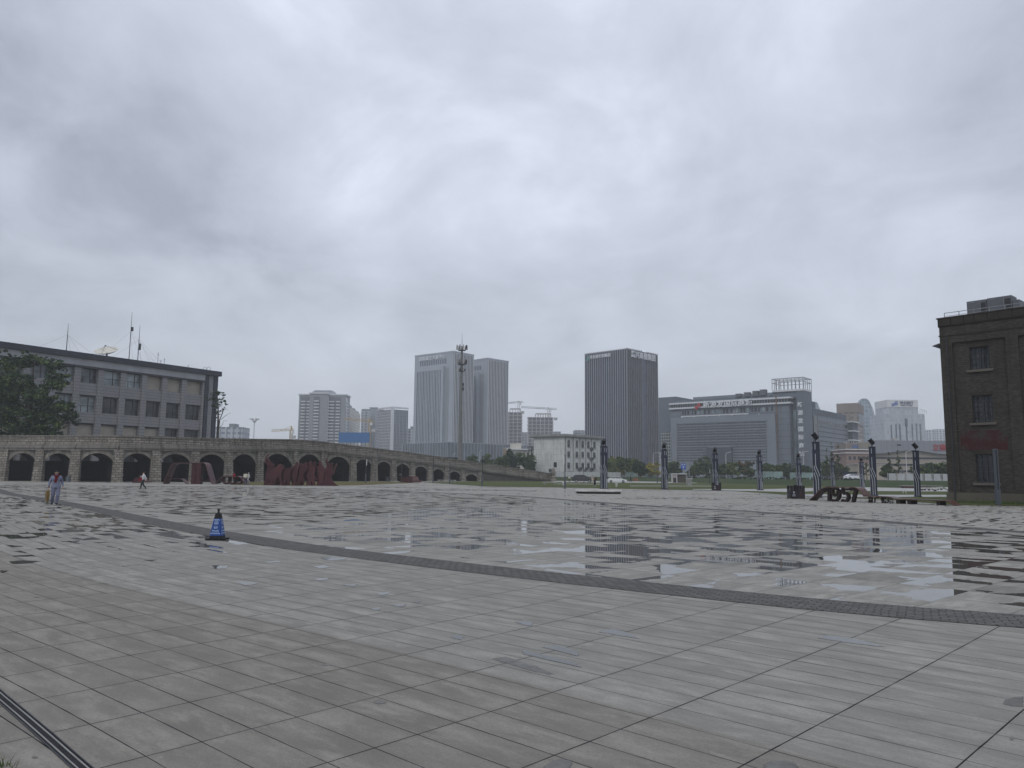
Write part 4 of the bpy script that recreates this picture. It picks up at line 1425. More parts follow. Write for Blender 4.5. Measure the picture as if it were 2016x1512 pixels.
b = MB(); b.box(xl * 1.35, -.01, 6, 30, 12, H + 3.5); b.build('rear_block', m_mall, mall)
b = MB(); b.box(6, w * .9, 12, 30, H, H + 3.3); b.build('roof_storey', m_malll, mall)
b = MB(); b.box(0, w * .84, 3, 11.5, H, H + 1.2); b.build('roof_parapet', m_mallp, mall)
# ribbon window between two white bands, wrapping the corner
zb1, zb0 = c5(1370, 303)[1], c5(1375, 352)[1]
for z_ in (zb1, zb0):
    b = MB(); b.box(-.3, w + .9, -.9, 14, z_ - .35, z_ + .35); b.build('white_band', m_white, mall)
b = MB(); b.box(.2, w + .5, -.5, 13.5, zb0 + .36, zb1 - .36); b.build('ribbon_window', m_glass_dark, mall)
for k in range(46):
    x = w * (k + .5) / 46
    b = MB(); b.box(x - .11, x + .11, -.62, -.51, zb0 + .37, zb1 - .37); b.build('mullion', m_malll, mall)
for k in range(9):
    y_ = 13.5 * (k + .5) / 9
    b = MB(); b.box(w + .51, w + .62, y_ - .1, y_ + .1, zb0 + .37, zb1 - .37); b.build('mullion', m_malll, mall)
zw0, zw1 = c5(1260, 420)[1], c5(1260, 385)[1]
random.seed(3)
x = c5(400, 440)[0]
while x < w * .87:
    wq = random.choice((.7, .8, 1.0))
    b = MB(); b.box(x, x + wq, -.06, -.01, zw0 - .3, zw1); b.build('window', m_glass_pale if random.random() < .5 else m_glass_dark, mall); x += wq + random.choice((.5, .6, 1.3))
# louvred screen leaning out of the front
sx0, sz1 = c5(312, 508); sx1 = c5(1295, 455)[0]
sz1b = c5(1295, 455)[1]
lv = MB()
lv.hexa([(sx0 + 1.6, -3.4, -.5), (sx1 + .6, -3.4, -.5), (sx1 + .6, -.1, -.5), (sx0 + 1.6, -.1, -.5), (sx0 - .3, -2.0, sz1b), (sx1 - .3, -2.0, sz1b), (sx1 - .3, -.1, sz1b), (sx0 - .3, -.1, sz1b)])
lv.build('screen_wall', m_malll, mall)
rows = 15
lx0, lx1 = c5(375, 560)[0], c5(1205, 520)[0]
lz1, lz0 = c5(1205, 515)[1], c5(1225, 905)[1]
ent = [c5(665, 772), c5(900, 772)]
ex0, ex1, ez = ent[0][0], ent[1][0], ent[1][1]
for r_i in range(rows):
    z0 = lz0 + (lz1 - lz0) * (r_i + .15) / rows
    z1 = z0 + (lz1 - lz0) / rows * (.42 if r_i % 2 else .36)
    f = lambda z: -3.4 + 1.4 * (z + .5) / (sz1b + .5) - .02
    for (p0, p1) in (((lx0, ex0), (ex1, lx1 + .5)) if z0 < ez else ((lx0, lx1 + .3),)):
        b = MB()
        b.hexa([(p0, f(z0) - .12, z0), (p1, f(z0) - .12, z0), (p1, f(z0) + .05, z0), (p0, f(z0) + .05, z0), (p0, f(z1) - .12, z1), (p1, f(z1) - .12, z1), (p1, f(z1) + .05, z1), (p0, f(z1) + .05, z1)])
        b.build('louvre', m_malld, mall)
    if r_i % 2 == 0:
        b = MB(); zq = z1 + .28; b.box(lx0 - 1, lx1 + 1, f(zq) - .2, f(zq) - .05, zq, zq + .07) if z0 > ez else b.box(lx0 - 1, ex0, f(zq) - .2, f(zq) - .05, zq, zq + .07); b.build('louvre_rail', m_malll, mall)
for k in range(14):
    x = lx0 + (lx1 - lx0) * k / 13
    b = MB(); b.hexa([(x - .07, f(max(lz0, ez if ex0 < x < ex1 else 0)) - .25, max(lz0, ez if ex0 < x < ex1 else 0)), (x + .07, f(lz0) - .25 if not ex0 < x < ex1 else f(ez) - .25, max(lz0, ez if ex0 < x < ex1 else 0)),
                      (x + .07, f(lz0) if not ex0 < x < ex1 else f(ez), max(lz0, ez if ex0 < x < ex1 else 0)), (x - .07, f(lz0) if not ex0 < x < ex1 else f(ez), max(lz0, ez if ex0 < x < ex1 else 0)),
                      (x - .07, f(lz1) - .25, lz1), (x + .07, f(lz1) - .25, lz1), (x + .07, f(lz1), lz1), (x - .07, f(lz1), lz1)])
    b.build('louvre_post', m_malll, mall)
b = MB(); b.box(ex0, ex1, -4.2, -2.2, 0, ez); b.build('entrance', m_malld, mall)
b = MB(); b.box(lx0 + 1.5, lx1 - 8, -1.5, -1.0, sz1b + .3, sz1b + .75)
for k in range(7): b.box(lx0 + 1.7 + k * 6.2, lx0 + 2.1 + k * 6.2, -1.45, -1.05, sz1b, sz1b + .3)
b.build('white_band', m_white, mall)
xc = c5(1302, 600)[0]
b = MB(); b.box(xc - .22, xc + .22, -1.1, -.7, -.4, H + .2); b.build('copper_pipe', M('copper_pipe', (.16, .105, .075), .55, .15), mall)
# right corner, stair tower and its cage
b = MB(); b.box(w + .01, w + 2.58, 3, 26, 0, H - .8); b.build('corner_block', m_malld, mall)
b = MB(); b.box(w + .6, w + 2.0, 2.7, 2.99, 1, H - 6); b.build('glazed_strip', MGlass('mall_glass', (.11, .14, .155), .2, .5, .4, .15), mall)
tx0, tx1 = w + 2.6, w + 2.6 + 3.1
Ht = None
wp = Matrix.Translation(mo) @ Matrix.Rotation(ma, 4, 'Z') @ Vector((tx0, 1.5, 0))
Ht = P(1568, 770.5, wp.y + 2).z - mo.z
b = MB(); b.box(tx0, tx1, 1.5, 12, 0, Ht); b.build('stair_tower', m_mall, mall)
b = MB(); b.box(tx0 - 10.4, tx1 + .2, 1.3, 12.2, Ht + .002, Ht + .8); b.build('white_band', m_white, mall)
b = MB(); b.box(tx0 - 10.9, tx0 - .02, 2, 12, H - .8, Ht); b.build('lift_room', m_mall, mall)
b = MB()
cz0, cz1 = Ht + .8, Ht + 5.8
for k in range(9):
    x = tx0 - 10.4 + (tx1 - tx0 + 10.4) * k / 8
    for y_ in (1.6, 12):
        b.bar((x, y_, cz0), (x, y_, cz1), .2)
for y_ in (4.2, 6.8, 9.4):
    for x in (tx0 - 10.4, tx1): b.bar((x, y_, cz0), (x, y_, cz1), .2)
for z_ in (cz0 + 3.2, cz1):
    b.bar((tx0 - 10.4, 1.6, z_), (tx1, 1.6, z_), .2); b.bar((tx0 - 10.4, 12, z_), (tx1, 12, z_), .2); b.bar((tx1, 1.6, z_), (tx1, 12, z_), .2); b.bar((tx0 - 10.4, 1.6, z_), (tx0 - 10.4, 12, z_), .2)
for k in range(8):
    x = tx0 - 10.4 + (tx1 - tx0 + 10.4) * k / 8; b.bar((x, 1.6, cz1), (x + 2, 12, cz1), .14)
b.build('roof_cage', M('cage_steel', (.20, .20, .205), .5, .15), mall)
for q_, x in enumerate((w * .56, w * .63, w * .70, w * .76)):
    b = MB(); b.box(x, x + 2.6, 2, 4.4, H + 1.2, H + 2.6 + .4 * q_); b.build('roof_unit', m_ac, mall)
text('新源发国际商城', 'sign_lettering', m_letter, mall, width=c5(1072, 350)[0] - c5(610, 370)[0], loc=((c5(1072, 350)[0] + c5(610, 370)[0]) / 2, -1.5, (zb0 + zb1) / 2 - .1), extrude=.2, bold=.012)
ex = c5(562, 383)
b = MB()
for dx, dz in ((-.85, -.5), (.55, .6)):
    b.prism([(ex[0] + dx - .9, ex[1] + dz - .1), (ex[0] + dx + .1, ex[1] + dz - 1.3), (ex[0] + dx + .9, ex[1] + dz - .3), (ex[0] + dx - .1, ex[1] + dz + .9)], -1.6, -1.4)
b.build('emblem', M('sign_red', (.42, .04, .04), .5, .05), mall)
text('新源发国际商城', 'sign_lettering', m_letter, mall, height=Ht * .62, loc=(tx0 + 1.55, 1.38, Ht * .56), extrude=.1, bold=.02, vertical=True)
# right wing running back from the tower
we = Matrix.Translation(mo) @ Matrix.Rotation(ma, 4, 'Z')
wy1 = 62
Hw = P(1584, 802.5, (we @ Vector((tx1, 12, 0))).y).z - mo.z
b = MB(); b.box(tx1 - 9, tx1 - .3, 12.3, wy1, 0, Hw); b.build('wing_wall', m_mallp, mall)
b = MB(); b.box(tx1 - .29, tx1 + .25, 18.5, wy1 - .3, 4.5, Hw - 3.4); b.build('wing_cladding', m_malll, mall)
b = MB(); b.box(tx1 - .28, tx1 + .1, 13, 18.3, 4.5, Hw - 3.2); b.build('wing_glass', m_glass_dark, mall)
for k in range(19):
    y_ = 20 + (wy1 - 23) * k / 18
    b = MB(); b.box(tx1 + .26, tx1 + .34, y_, y_ + 1.3, Hw - 6.6, Hw - 5.0); b.build('wing_window', m_glass_dark, mall)
for k in range(9):
    z_ = 6 + (Hw - 14) * k / 8
    b = MB(); b.box(tx1 + .26, tx1 + .36, 19, wy1 - 1, z_, z_ + .35); b.build('wing_groove', m_malld, mall)
for k in range(24):
    y_ = 13 + (wy1 - 14) * k / 23
    b = MB(); b.box(tx1 - .28, tx1 - .15, y_ - .1, y_ + .1, Hw - 2.6, Hw - .3); b.build('wing_rib', m_malld, mall)
b = MB(); b.box(tx1 - 6, tx1 + 2.2, wy1 + .02, wy1 + 9, 0, Hw - 3.5); b.build('end_block', m_malld, mall)
for k in range(6):
    z_ = 5 + (Hw - 8.6) * k / 5
    b = MB(); b.box(tx1 - 6, tx1 + 3.0, wy1 - .6, wy1 + 9.5, z_, z_ + .6); b.build('balcony_edge', m_white, mall)
b = MB(); b.box(tx1 - .3, tx1 + 1.6, 12.5, 30, 2.0, 4.48); b.build('canopy', m_malll, mall)
# glass annex on the left
lo = c5(135, 645)
b = MB()
b.hexa([(lo[0] + 1, 6, 0), (-.6, 3, 0), (-.6, 24, 0), (lo[0] + 1, 24, 0), (lo[0], 6, lo[1] + .5), (-.6, 3, lo[1] + 1.6), (-.6, 24, lo[1] + 1.6), (lo[0], 24, lo[1] + .5)])
ax = b.build('annex', MGrid('annex_glass', (.30, .32, .31), (.06, .075, .08), 1.6, 1.5, (.1, .9), (.1, .9), .35), mall)
# ------------------------------------------------------------------ farther buildings
m_apt = M('apartment_grey', (.22, .235, .25), .8, .1, .05)
m_aptw = MGrid('apartment_wall_windows', (.27, .28, .29), (.07, .08, .095), 3.4, 3.0, (.25, .8), (.3, .8))
m_aptd = M('apartment_recess', (.10, .115, .13), .7, .15, .05)
m_cream = M('cream_wall', (.50, .48, .42), .85, .12, .2, streak=.3)

def block(name, label, cat, pl, pr, yt, Y, mat, depth=18, zb=BANKH, group=None, turn=0.0):
    "upright block between photo columns pl and pr with its roof at photo row yt"
    a, b = W(pl, Y, zb), W(pr, Y, zb)
    H = P((pl + pr) / 2, yt, Y).z - zb
    o = thing(name, label, cat, a, turn, group)
    w = (b - a).length
    m = MB(); m.box(0, w, 0, depth, 0, H); m.build('wall', mat, o)
    return o, w, H

# big residential block with balcony stacks
o, w, H = block('residential_tower', 'wide grey residential tower with white balcony stacks and a stepped roof storey', 'apartment building', 583, 675.5, 778, 750, m_apt, 20, group='residential towers beyond the viaduct')
kx = w / 92.5
wx0, wx1 = 24 * kx, 59.5 * kx
b = MB(); b.box(wx0, wx1, -6, -.02, 0, H + .8); b.build('centre_wing', m_apt, o)
b = MB(); b.box(-1, w + 1, -.8, 20.5, H + .01, H + 1.2); b.box(wx0 - .6, wx1 + .6, -6.8, -.81, H + .81, H + 2.0); b.build('roof_edge', m_white, o)
b = MB(); b.box(24 * kx, 66 * kx, 3, 15, H + 1.21, H + 4); b.box(28 * kx, 62 * kx, 2.5, 15.5, H + 4.01, H + 5.2); b.build('roof_storey', m_tower, o)
nfl = int(H / 3.05)
for (x0, x1, y0) in ((4.6, 12.8, 0), (16, 23, 0), (33.5, 43, -6), (60.5, 70.5, 0), (74, 82, 0)):
    x0 *= kx; x1 *= kx
    b = MB(); b.box(x0 - .8, x1 + .8, y0 - .12, y0 - .02, 1, H - 2); b.build('recess', m_aptd, o)
    b = MB()
    for k in range(nfl - 1):
        z_ = 2 + k * 3.05; b.box(x0, x1, y0 - 1.5, y0 - .13, z_, z_ + 1.05)
    b.build('balcony_stack', m_white, o)
b = MB()
for k in range(nfl - 1):
    z_ = 2 + k * 3.05; b.box(wx1 + .031, wx1 + 1.3, -5, -1, z_, z_ + 1.0)
b.box(wx1 + .005, wx1 + .03, -5, -1, 1, H - 2)
b.build('balcony_stack', m_white, o)
b = MB()
for k in range(nfl - 1):
    z_ = 2 + k * 3.05; b.box(w + .031, w + 1.3, 2, 9, z_, z_ + 1.0)
b.box(w + .005, w + .03, 2, 9, 1, H - 2)
b.build('balcony_stack', m_white, o)

aL, aR = W(676.5, 800, BANKH), W(705.5, 930, BANKH)
o = thing('residential_tower', 'beige slab block with a stepped roofline receding behind the wide grey residential tower', 'apartment building', aL, math.atan2(aR.y - aL.y, aR.x - aL.x), 'residential towers beyond the viaduct')
w = (aR - aL).length; H = P(677, 793, 800).z - BANKH
m_beige = MGrid('beige_wall_windows', (.46, .44, .39), (.26, .25, .23), 6.0, 3.0, (.2, .7), (.3, .75))
b = MB(); b.box(0, w, 0, 16, 0, H - 2); b.build('wall', m_beige, o)
b = MB()
for k in range(4): b.box(w * (.02 + .25 * k), w * (.15 + .25 * k), .3, 15, H - 2, H + 1.5 - .6 * k)
b.build('stair_head', m_apt, o)

m_ladder = MGrid('strip_window_wall', (.50, .52, .54), (.10, .115, .135), 4.2, 3.0, (.15, .62), (.2, .85))
m_ladder2 = MGrid('tight_window_wall', (.33, .345, .365), (.10, .115, .13), 2.8, 3.0, (.2, .75), (.25, .8))
for pl, pr, yt, Y, mm, lab in ((707, 722.5, 809, 820, m_ladder, 'pale residential tower with dark window strips, left of the one with jagged roof'),
                               (722.6, 739, 805.5, 840, m_ladder2, 'grey residential tower with a jagged roof behind the yellow crane'),
                               (737, 752, 810, 860, m_ladder2, 'lower grey residential tower between the jagged roof and the white framed tower')):
    o, w, H = block('residential_tower', lab, 'apartment building', pl, pr, yt, Y, mm, 16, group='residential towers beyond the viaduct')
    b = MB()
    for k in range(3): b.box(w * (.05 + .34 * k), w * (.25 + .34 * k), .4, 12, H, H + 2.2)
    b.build('stair_head', m_apt, o)
    b = MB()
    for k in range(3): b.box(w * (.1 + .33 * k), w * (.1 + .33 * k) + 1.0, -.9, -.02, 0, H)
    b.build('wall_fin', m_tower, o)
o_, a_, w, dpt, H = two_face((747, 809), (773.5, 806), (799.5, 808.5), 780)
o = thing('residential_tower', 'tower with an open white frame round its roof, left of the lettered grey tower', 'apartment building', o_, a_, 'residential towers beyond the viaduct')
b = MB(); b.box(0, w, 0, dpt, 0, H); b.build('wall', m_ladder2, o)
for k in range(11):
    b = MB(); y_ = dpt * (k + .5) / 11; b.box(w + .01, w + .1, y_ - .45, y_ + .45, 0, H); b.build('window_strip', m_strip, o)
b = MB(); b.box(w - 2.0, w + 1.0, -1.0, 1.2, 0, H + 2); b.build('corner_fin', m_white, o)
b = MB(); b.bar((-1, -1, H + 2), (w, -1, H + 2), 1.2, 1.6); b.bar((w, -1, H + 2), (w, dpt, H + 2), 1.2, 1.6)
for k in range(5): b.bar((w * k / 5, -1, H), (w * k / 5, -1, H + 2), .5)
b.build('roof_frame', m_white, o)
o, w, H = block('residential_tower', 'small pale tower peeping out at the left foot of the lettered grey tower', 'apartment building', 801, 815, 844, 800, m_ladder, 14, group='residential towers beyond the viaduct')
b = MB(); b.box(w * .3, w, 2, 10, H, H + 2.5); b.build('stair_head', m_apt, o)

o, w, H = block('residential_block', 'pale banded block rising over the parapet right of the office block', 'apartment building', 408, 473, 840.5, 500, MGrid('banded_wall', (.44, .46, .49), (.16, .19, .23), 3.6, 3.4, (.12, .8), (.28, .72)), 14)
b = MB(); b.box(w * .55, w * .72, 2, 10, H, H + 2.3); b.build('stair_head', m_apt, o)
for k in range(5):
    b = MB(); x = w * (.12 + .2 * k); b.box(x, x + .5, -.35, -.01, 0, H); b.build('wall_fin', m_apt, o)

# blocks still under construction, with their cranes
m_conc = M('raw_concrete', (.42, .41, .40), .9, .15, .1)
m_net = M('dark_interior', (.16, .165, .18), .9, .2, .1)
def shell_block(label, pl, pr, yt, Y, cols):
    o, w, H = block('unfinished_tower', label, 'construction site', pl, pr, yt, Y, m_net, 16, group='unfinished towers below the cranes')
    n = int(H / 3.2)
    b = MB()
    for k in range(n + 1): b.box(-.6, w + .6, -.8, 15, H * k / n - .25, H * k / n + .35)
    b.build('floor_slab', m_conc, o)
    b = MB()
    for k in range(cols + 1):
        x = w * k / cols; b.box(x - .4, x + .4, -.6, -.02, 0, H + .3)
    b.build('column', m_conc, o)
    b = MB()
    for k in range(cols + 1):
        x = w * (.3 + .62 * k / cols); b.bar((x, 0, H), (x, 0, H + 3.2), .7); b.bar((x, 6, H), (x, 6, H + 3.2), .7)
    b.box(w * .3, w * .93, -.4, .4, H + 3.2, H + 4.0); b.box(w * .3, w * .93, 5.6, 6.4, H + 3.2, H + 4.0)
    b.build('roof_frame', m_conc, o)
shell_block('unfinished concrete tower directly right of the twin grey towers', 992.5, 1026.5, 812, 720, 4)
shell_block('unfinished concrete tower behind the pale old block, right of the other one', 1039, 1088, 822, 700, 6)
block('far_block', 'hazy plain block between the two unfinished towers', 'building', 1026, 1041, 851, 900, m_aptw)
block('far_block', 'hazy low block just left of the dark fin tower', 'building', 1131, 1153, 847, 800, m_aptw)
block('far_block', 'faint low block over the roof of the pale old block', 'building', 1086, 1104, 849.5, 900, m_aptw)
block('far_block', 'pale tower slice in the gap right of the dark fin tower', 'building', 1283, 1312, 808, 700, m_ladder2)

m_crane = M('crane_yellow', (.40, .27, .09), .6, .15, .5)
m_craneg = M('crane_grey', (.33, .32, .31), .6, .15, .5)
def crane(label, xm, ytop, xa, ya, xb, yb, Y, mat, zb=BANKH, th=1.6):
    g = W(xm, Y, zb)
    top = P(xm, ytop, Y).z - zb
    A, B = P(xa, ya, Y) - g, P(xb, yb, Y) - g
    o = thing('tower_crane', label, 'crane', g, 0, 'tower cranes')
    b = MB()
    zj = A.z + (B.z - A.z) * (0 - A.x) / (B.x - A.x)
    h = th / 2
    for sx, sy in ((-h, -h), (h, -h), (h, h), (-h, h)): b.bar((sx, sy, 0), (sx, sy, zj), th * .22)
    k = 0
    while k * th * 1.2 < zj - th * 1.2:
        z0, z1 = k * th * 1.2, (k + 1) * th * 1.2
        s = h if k % 2 else -h
        b.bar((-s, -h, z0), (s, -h, z1), th * .13); b.bar((-h, s, z0), (-h, -s, z1), th * .13); b.bar((h, -s, z0), (h, s, z1), th * .13); k += 1
    b.build('mast', mat, o)
    b = MB()
    jh = th * .8
    for off in ((0, -h * .6, 0), (0, h * .6, 0), (0, 0, jh)): b.bar(A + Vector(off), B + Vector(off), th * .2)
    n = max(6, int((B - A).length / (th * 1.5)))
    for k in range(n):
        p, q = A + (B - A) * (k / n), A + (B - A) * ((k + .5) / n)
        b.bar(p + Vector((0, -h * .6, 0)), q + Vector((0, 0, jh)), th * .12); b.bar(q + Vector((0, 0, jh)), A + (B - A) * ((k + 1) / n) + Vector((0, -h * .6, 0)), th * .12)
    b.build('jib', mat, o)
    b = MB(); b.bar((0, 0, zj), (0, 0, max(top, zj + 2)), th * .5)
    b.tube([(0, 0, top), A * .6 + Vector((0, 0, zj * .4))], .12, 4); b.tube([(0, 0, top), B * .6 + Vector((0, 0, zj * .4))], .12, 4)
    b.build('apex', mat, o)
    short = A if abs(A.x) < abs(B.x) else B
    b = MB(); c = short * .88 + Vector((0, 0, 0)); b.box(c.x - 1.6, c.x + 1.6, -1, 1, c.z - 2.4, c.z); b.build('counterweight', m_conc, o)
    b = MB(); b.box(h, h + 1.6, -1.8, -.2, zj - 2.4, zj - .2); b.build('cab', m_white, o)
crane('small yellow tower crane at the left of the wide grey residential tower', 569.8, 838.5, 534.5, 849.3, 579, 847.5, 600, m_crane)
crane('yellow tower crane in front of the beige and grey residential towers', 724.5, 822, 676.5, 825.5, 737.5, 832.5, 600, m_crane)
crane('grey tower crane over the unfinished tower beside the twin towers', 1019.8, 789.5, 988, 795.2, 1030, 792.5, 735, m_craneg)
crane('grey tower crane with the longest jib, over the unfinished tower behind the pale block', 1079.3, 803, 1026, 802.5, 1096, 806.8, 716, m_craneg)

# blue billboard on posts
g0, g1 = W(664.5, 330, BANKH), W(725, 330, BANKH)
bb = thing('billboard', 'plain blue billboard standing above the viaduct parapet', 'billboard', g0, 0)
w = (g1 - g0).length; zt_, zb_ = P(695, 851.5, 330).z - BANKH, P(695, 871.5, 330).z - BANKH
b = MB(); b.box(0, w, -.25, 0, zb_, zt_); b.build('panel', M('billboard_blue', (.055, .15, .33), .55, .08, .15), bb)
b = MB()
for k in range(9): b.bar((w * k / 8, .3, 0), (w * k / 8, .3, zt_), .28)
b.bar((0, .3, zb_ - 1.2), (w, .3, zb_ - 1.2), .25); b.bar((0, .3, zt_ - 1), (w, .3, zt_ - 1), .25)
b.build('frame', m_steel, bb)

# low cream buildings behind the ramp
o, w, H = block('low_building', 'cream low building with a rooftop hut behind the trees over the ramp', 'building', 1002, 1052, 885.5, 330, m_cream, 14)
kx = w / 50
b = MB(); b.box(-1.2, w + .5, -1.2, 14.5, H, H + .4); b.build('roof', m_white, o)
b = MB(); b.box(2 * kx, 13 * kx, 2, 8, H + .4, H + 2.6); b.box(13 * kx, 24 * kx, 1.5, 8, H + .4, H + 2.9); b.build('roof_hut', m_cream, o)
for k in range(6):
    for r_i in range(2):
        b = MB(); x = (3 + 8 * k) * kx; b.box(x, x + 4 * kx, -.06, -.01, H - 2.9 - 3.4 * r_i, H - 1.2 - 3.4 * r_i); b.build('window', m_glass_dark, o)
o, w, H = block('low_building', 'brown flat roofed shed at the left of the cream low building', 'building', 990, 1003, 883, 345, M('brown_wall', (.27, .22, .17), .9, .2, .3), 10)
b = MB(); b.box(-.3, w + .3, -.3, 10, H, H + .3); b.build('roof', m_conc, o)
o, w, H = block('sign_frame', 'dark steel frame of a rooftop board beside the pale old block', 'sign', 1041, 1051, 886.5, 310, m_darkmetal, .3)
for ch in kids(o): bpy.data.objects.remove(ch)
b = MB()
for z_ in (0, H + .2, H + 1.5): b.bar((0, 0, z_), (w, 0, z_), .3)
for x in (0, w * .5, w): b.bar((x, 0, 0), (x, 0, H + 1.5), .3)
b.build('frame', m_darkmetal, o)
b = MB(); b.box(w * .5, w * .95, -.1, .1, H + .4, H + 1.3); b.build('panel', m_aptd, o)

# right-hand group
o_, a_, w, dpt, H = two_face((1648, 796), (1687, 794.5), (1708.5, 800), 480)
m_brn = MGrid('brown_tower_wall', (.25, .215, .19), (.10, .095, .095), 3.4, 3.3, (.3, .75), (.3, .75))
m_brnp = M('brown_plaster', (.245, .21, .185), .85, .12, .1, streak=.3)
o = thing('brown_tower', 'brown stepped tower block behind the right wing of the shopping mall', 'building', o_, a_)
b = MB(); b.box(0, w, 0, dpt, 0, H); b.build('wall', m_brn, o)
b = MB(); b.box(-.4, w + .4, -.4, dpt + .4, H - 5.5, H + .4); b.build('parapet', m_brnp, o)
b = MB(); b.box(w * .05, w * .62, -2.4, -.41, 0, H - 7); b.build('front_bay', m_brnp, o)
for k in range(10):
    z_ = H - 11 - 3.3 * k
    b = MB(); b.box(w * .30, w * .55, -3.2, -2.41, z_, z_ + 1.0); b.build('balcony', m_brn, o)
for k in range(6):
    y_ = dpt * (.1 + .15 * k)
    b = MB(); b.box(w + .41, w + .7, y_, y_ + 1.1, H - 13, H - 6); b.build('wall_fin', m_tower, o)

m_shell = MGrid('shell_glass', (.30, .36, .40), (.17, .23, .27), 3.0, 3.6, (.12, .9), (.15, .88), .3)
m_shell2 = M('shell_side_panel', (.42, .46, .47), .45, .1, .05)
def shell_tower(label, xl, xm, xr, yt, Y, yb=880):
    a, b_2 = W(xl, Y, BANKH), W(xr, Y, BANKH)
    w = (b_2 - a).length; H = P((xl + xm) / 2, yt, Y).z - BANKH
    o = thing('curved_tower', label, 'office tower', a, 0, 'curved glass towers')
    wf = w * (xm - xl) / (xr - xl)
    n = 18
    prof = []
    for k in range(n + 1):
        t_ = PI / 2 * k / n
        prof.append((math.cos(t_) ** .62, math.sin(t_) ** .85))
    left = [(wf * .5 - wf * .52 * c * (1 if s < .75 else 1), H * s) for c, s in prof]
    right = [(wf * .5 + wf * .62 * c, H * s) for c, s in prof]
    out = left + right[-2::-1]
    m = MB(); m.prism(out, 0, 4); m.build('front_shell', m_shell, o)
    k2 = w - wf * 1.0
    out2 = [(x + k2 * .62 * (1 - .1), z * .955) for x, z in out]
    m = MB(); m.prism(out2, 4.02, 16); m.build('rear_shell', m_shell2, o)
    m = MB(); m.stroke([(x, z) for x, z in out], .9, -.5, .3); m.build('rim', m_tower, o)
shell_tower('bigger curved glass tower left of the bank tower', 1690, 1725, 1741, 785.5, 720)
shell_tower('smaller curved glass tower peeping over the wing of the shopping mall', 1599, 1620, 1633, 792, 760)

o, w, H = block('bank_tower', 'pale stepped bank tower with a white rooftop sign box', 'office tower', 1746, 1827, 815, 650, MGrid('bank_wall', (.42, .45, .47), (.36, .39, .42), 1.9, 3.4, (.04, .94), (.04, .94), .6, .1), 26)
kx = w / 81
b = MB(); b.hexa([(w + .01, 0, 0), (w + 6 * kx, 5, 0), (w + 6 * kx, 26, 0), (w + .01, 26, 0), (w + .01, 0, H), (w + 6 * kx, 5, H - 3), (w + 6 * kx, 26, H - 3), (w + .01, 26, H)]); b.build('side_wall', m_tower, o)
zu = P(1787, 787, 650).z - BANKH
b = MB(); b.box(10 * kx, 71 * kx, 2, 24, H, zu - 6.2); b.build('upper_wall', MGrid('bank_upper_wall', (.40, .43, .45), (.34, .37, .40), 1.9, 3.4, (.04, .94), (.04, .94), .6, .1), o)
b = MB(); b.box(9.6 * kx, 71.4 * kx, 1.7, 24.3, zu - 6.19, zu); b.build('sign_box', M('sign_box_white', (.60, .61, .60), .7, .06, .1), o)
m_navy = M('sign_navy', (.035, .055, .13), .5, .05)
text('河北银行', 'sign_lettering', m_navy, o, width=27 * kx, loc=(48 * kx, 1.5, zu - 2.5), extrude=.1, bold=.02)
text('BANK OF HEBEI', 'sign_lettering', m_navy, o, width=23 * kx, loc=(48 * kx, 1.5, zu - 4.7), extrude=.1, bold=.01)
b = MB(); b.prism([(18.5 * kx, zu - 5.5), (18.5 * kx, zu - 3.2), (31 * kx, zu - 2.3), (31 * kx, zu - 4.2)], 1.4, 1.69); b.prism([(23.5 * kx, zu - 2.5), (25 * kx, zu - 1.4), (30.5 * kx, zu - 1.0), (30 * kx, zu - 2.1)], 1.4, 1.69); b.build('emblem', M('sign_blue', (.06, .13, .34), .5, .05), o)
for k, (xx, z1, wd_) in enumerate(((13.5, .83, 2.6), (23, .84, 2.6), (30.5, .84, 2.8), (43.5, .93, 5.5), (43.5, .80, 3.0), (55, .85, 2.8), (63.5, .85, 2.8), (71, .85, 2.8))):
    b = MB()
    z0 = H * (.80 if k == 3 else 0)
    b.box((xx - wd_ / 2) * kx, (xx + wd_ / 2) * kx, -.15, -.01, z0, H * z1)
    b.build('window_strip', m_strip if k < 5 else m_glass, o)
b = MB()
for x0, x1 in ((0, 9 * kx), (72 * kx, w + 4 * kx)):
    b.bar((x0, 0, H + 4.2 if x0 else H + 2.5), (x1, 0, H + 4.2 if not x0 else H + 2.5), .4)
    for k in range(4): b.bar((x0 + (x1 - x0) * k / 3, 0, H), (x0 + (x1 - x0) * k / 3, 0, H + 3), .3)
b.build('roof_frame', m_white, o)
block('far_block', 'cream tower squeezed between the bigger curved tower and the bank tower', 'building', 1737, 1749, 842, 900, m_beige)
block('far_block', 'white tower with stepped side right of the bank tower', 'building', 1833, 1843, 846, 950, m_ladder)
block('far_block', 'faint white tower beside the edge of the brick building', 'building', 1848, 1874, 845, 1000, m_ladder)

# long low market hall with the curved grey fascia
o, w, H = block('market_hall', 'long low hall with a curved grey fascia and two red characters', 'building', 1716, 1885, 870.5, 290, MBrick('beige_tile_wall', (.34, .31, .26), (.32, .29, .245), (.25, .23, .20), 2.4, 1.2, .03, .8, .15, .2), 20)
kx = w / 169
b = MB()
n = 24
for k in range(n):
    x0, x1 = w * k / n, w * (k + 1) / n
    f_ = lambda x: H - 4.6 + 1.5 * math.exp(-((x / kx - 78) / 42) ** 2)
    b.hexa([(x0, -1.2, f_(x0)), (x1, -1.2, f_(x1)), (x1, -.02, f_(x1)), (x0, -.02, f_(x0)), (x0, -1.2, H + .5), (x1, -1.2, H + .5), (x1, -.02, H + .5), (x0, -.02, H + .5)])
b.build('fascia', MBrick('fascia_panel', (.24, .255, .28), (.225, .24, .265), (.12, .13, .14), 2.0, 20, .05, .5, .1, .1, 0), o)
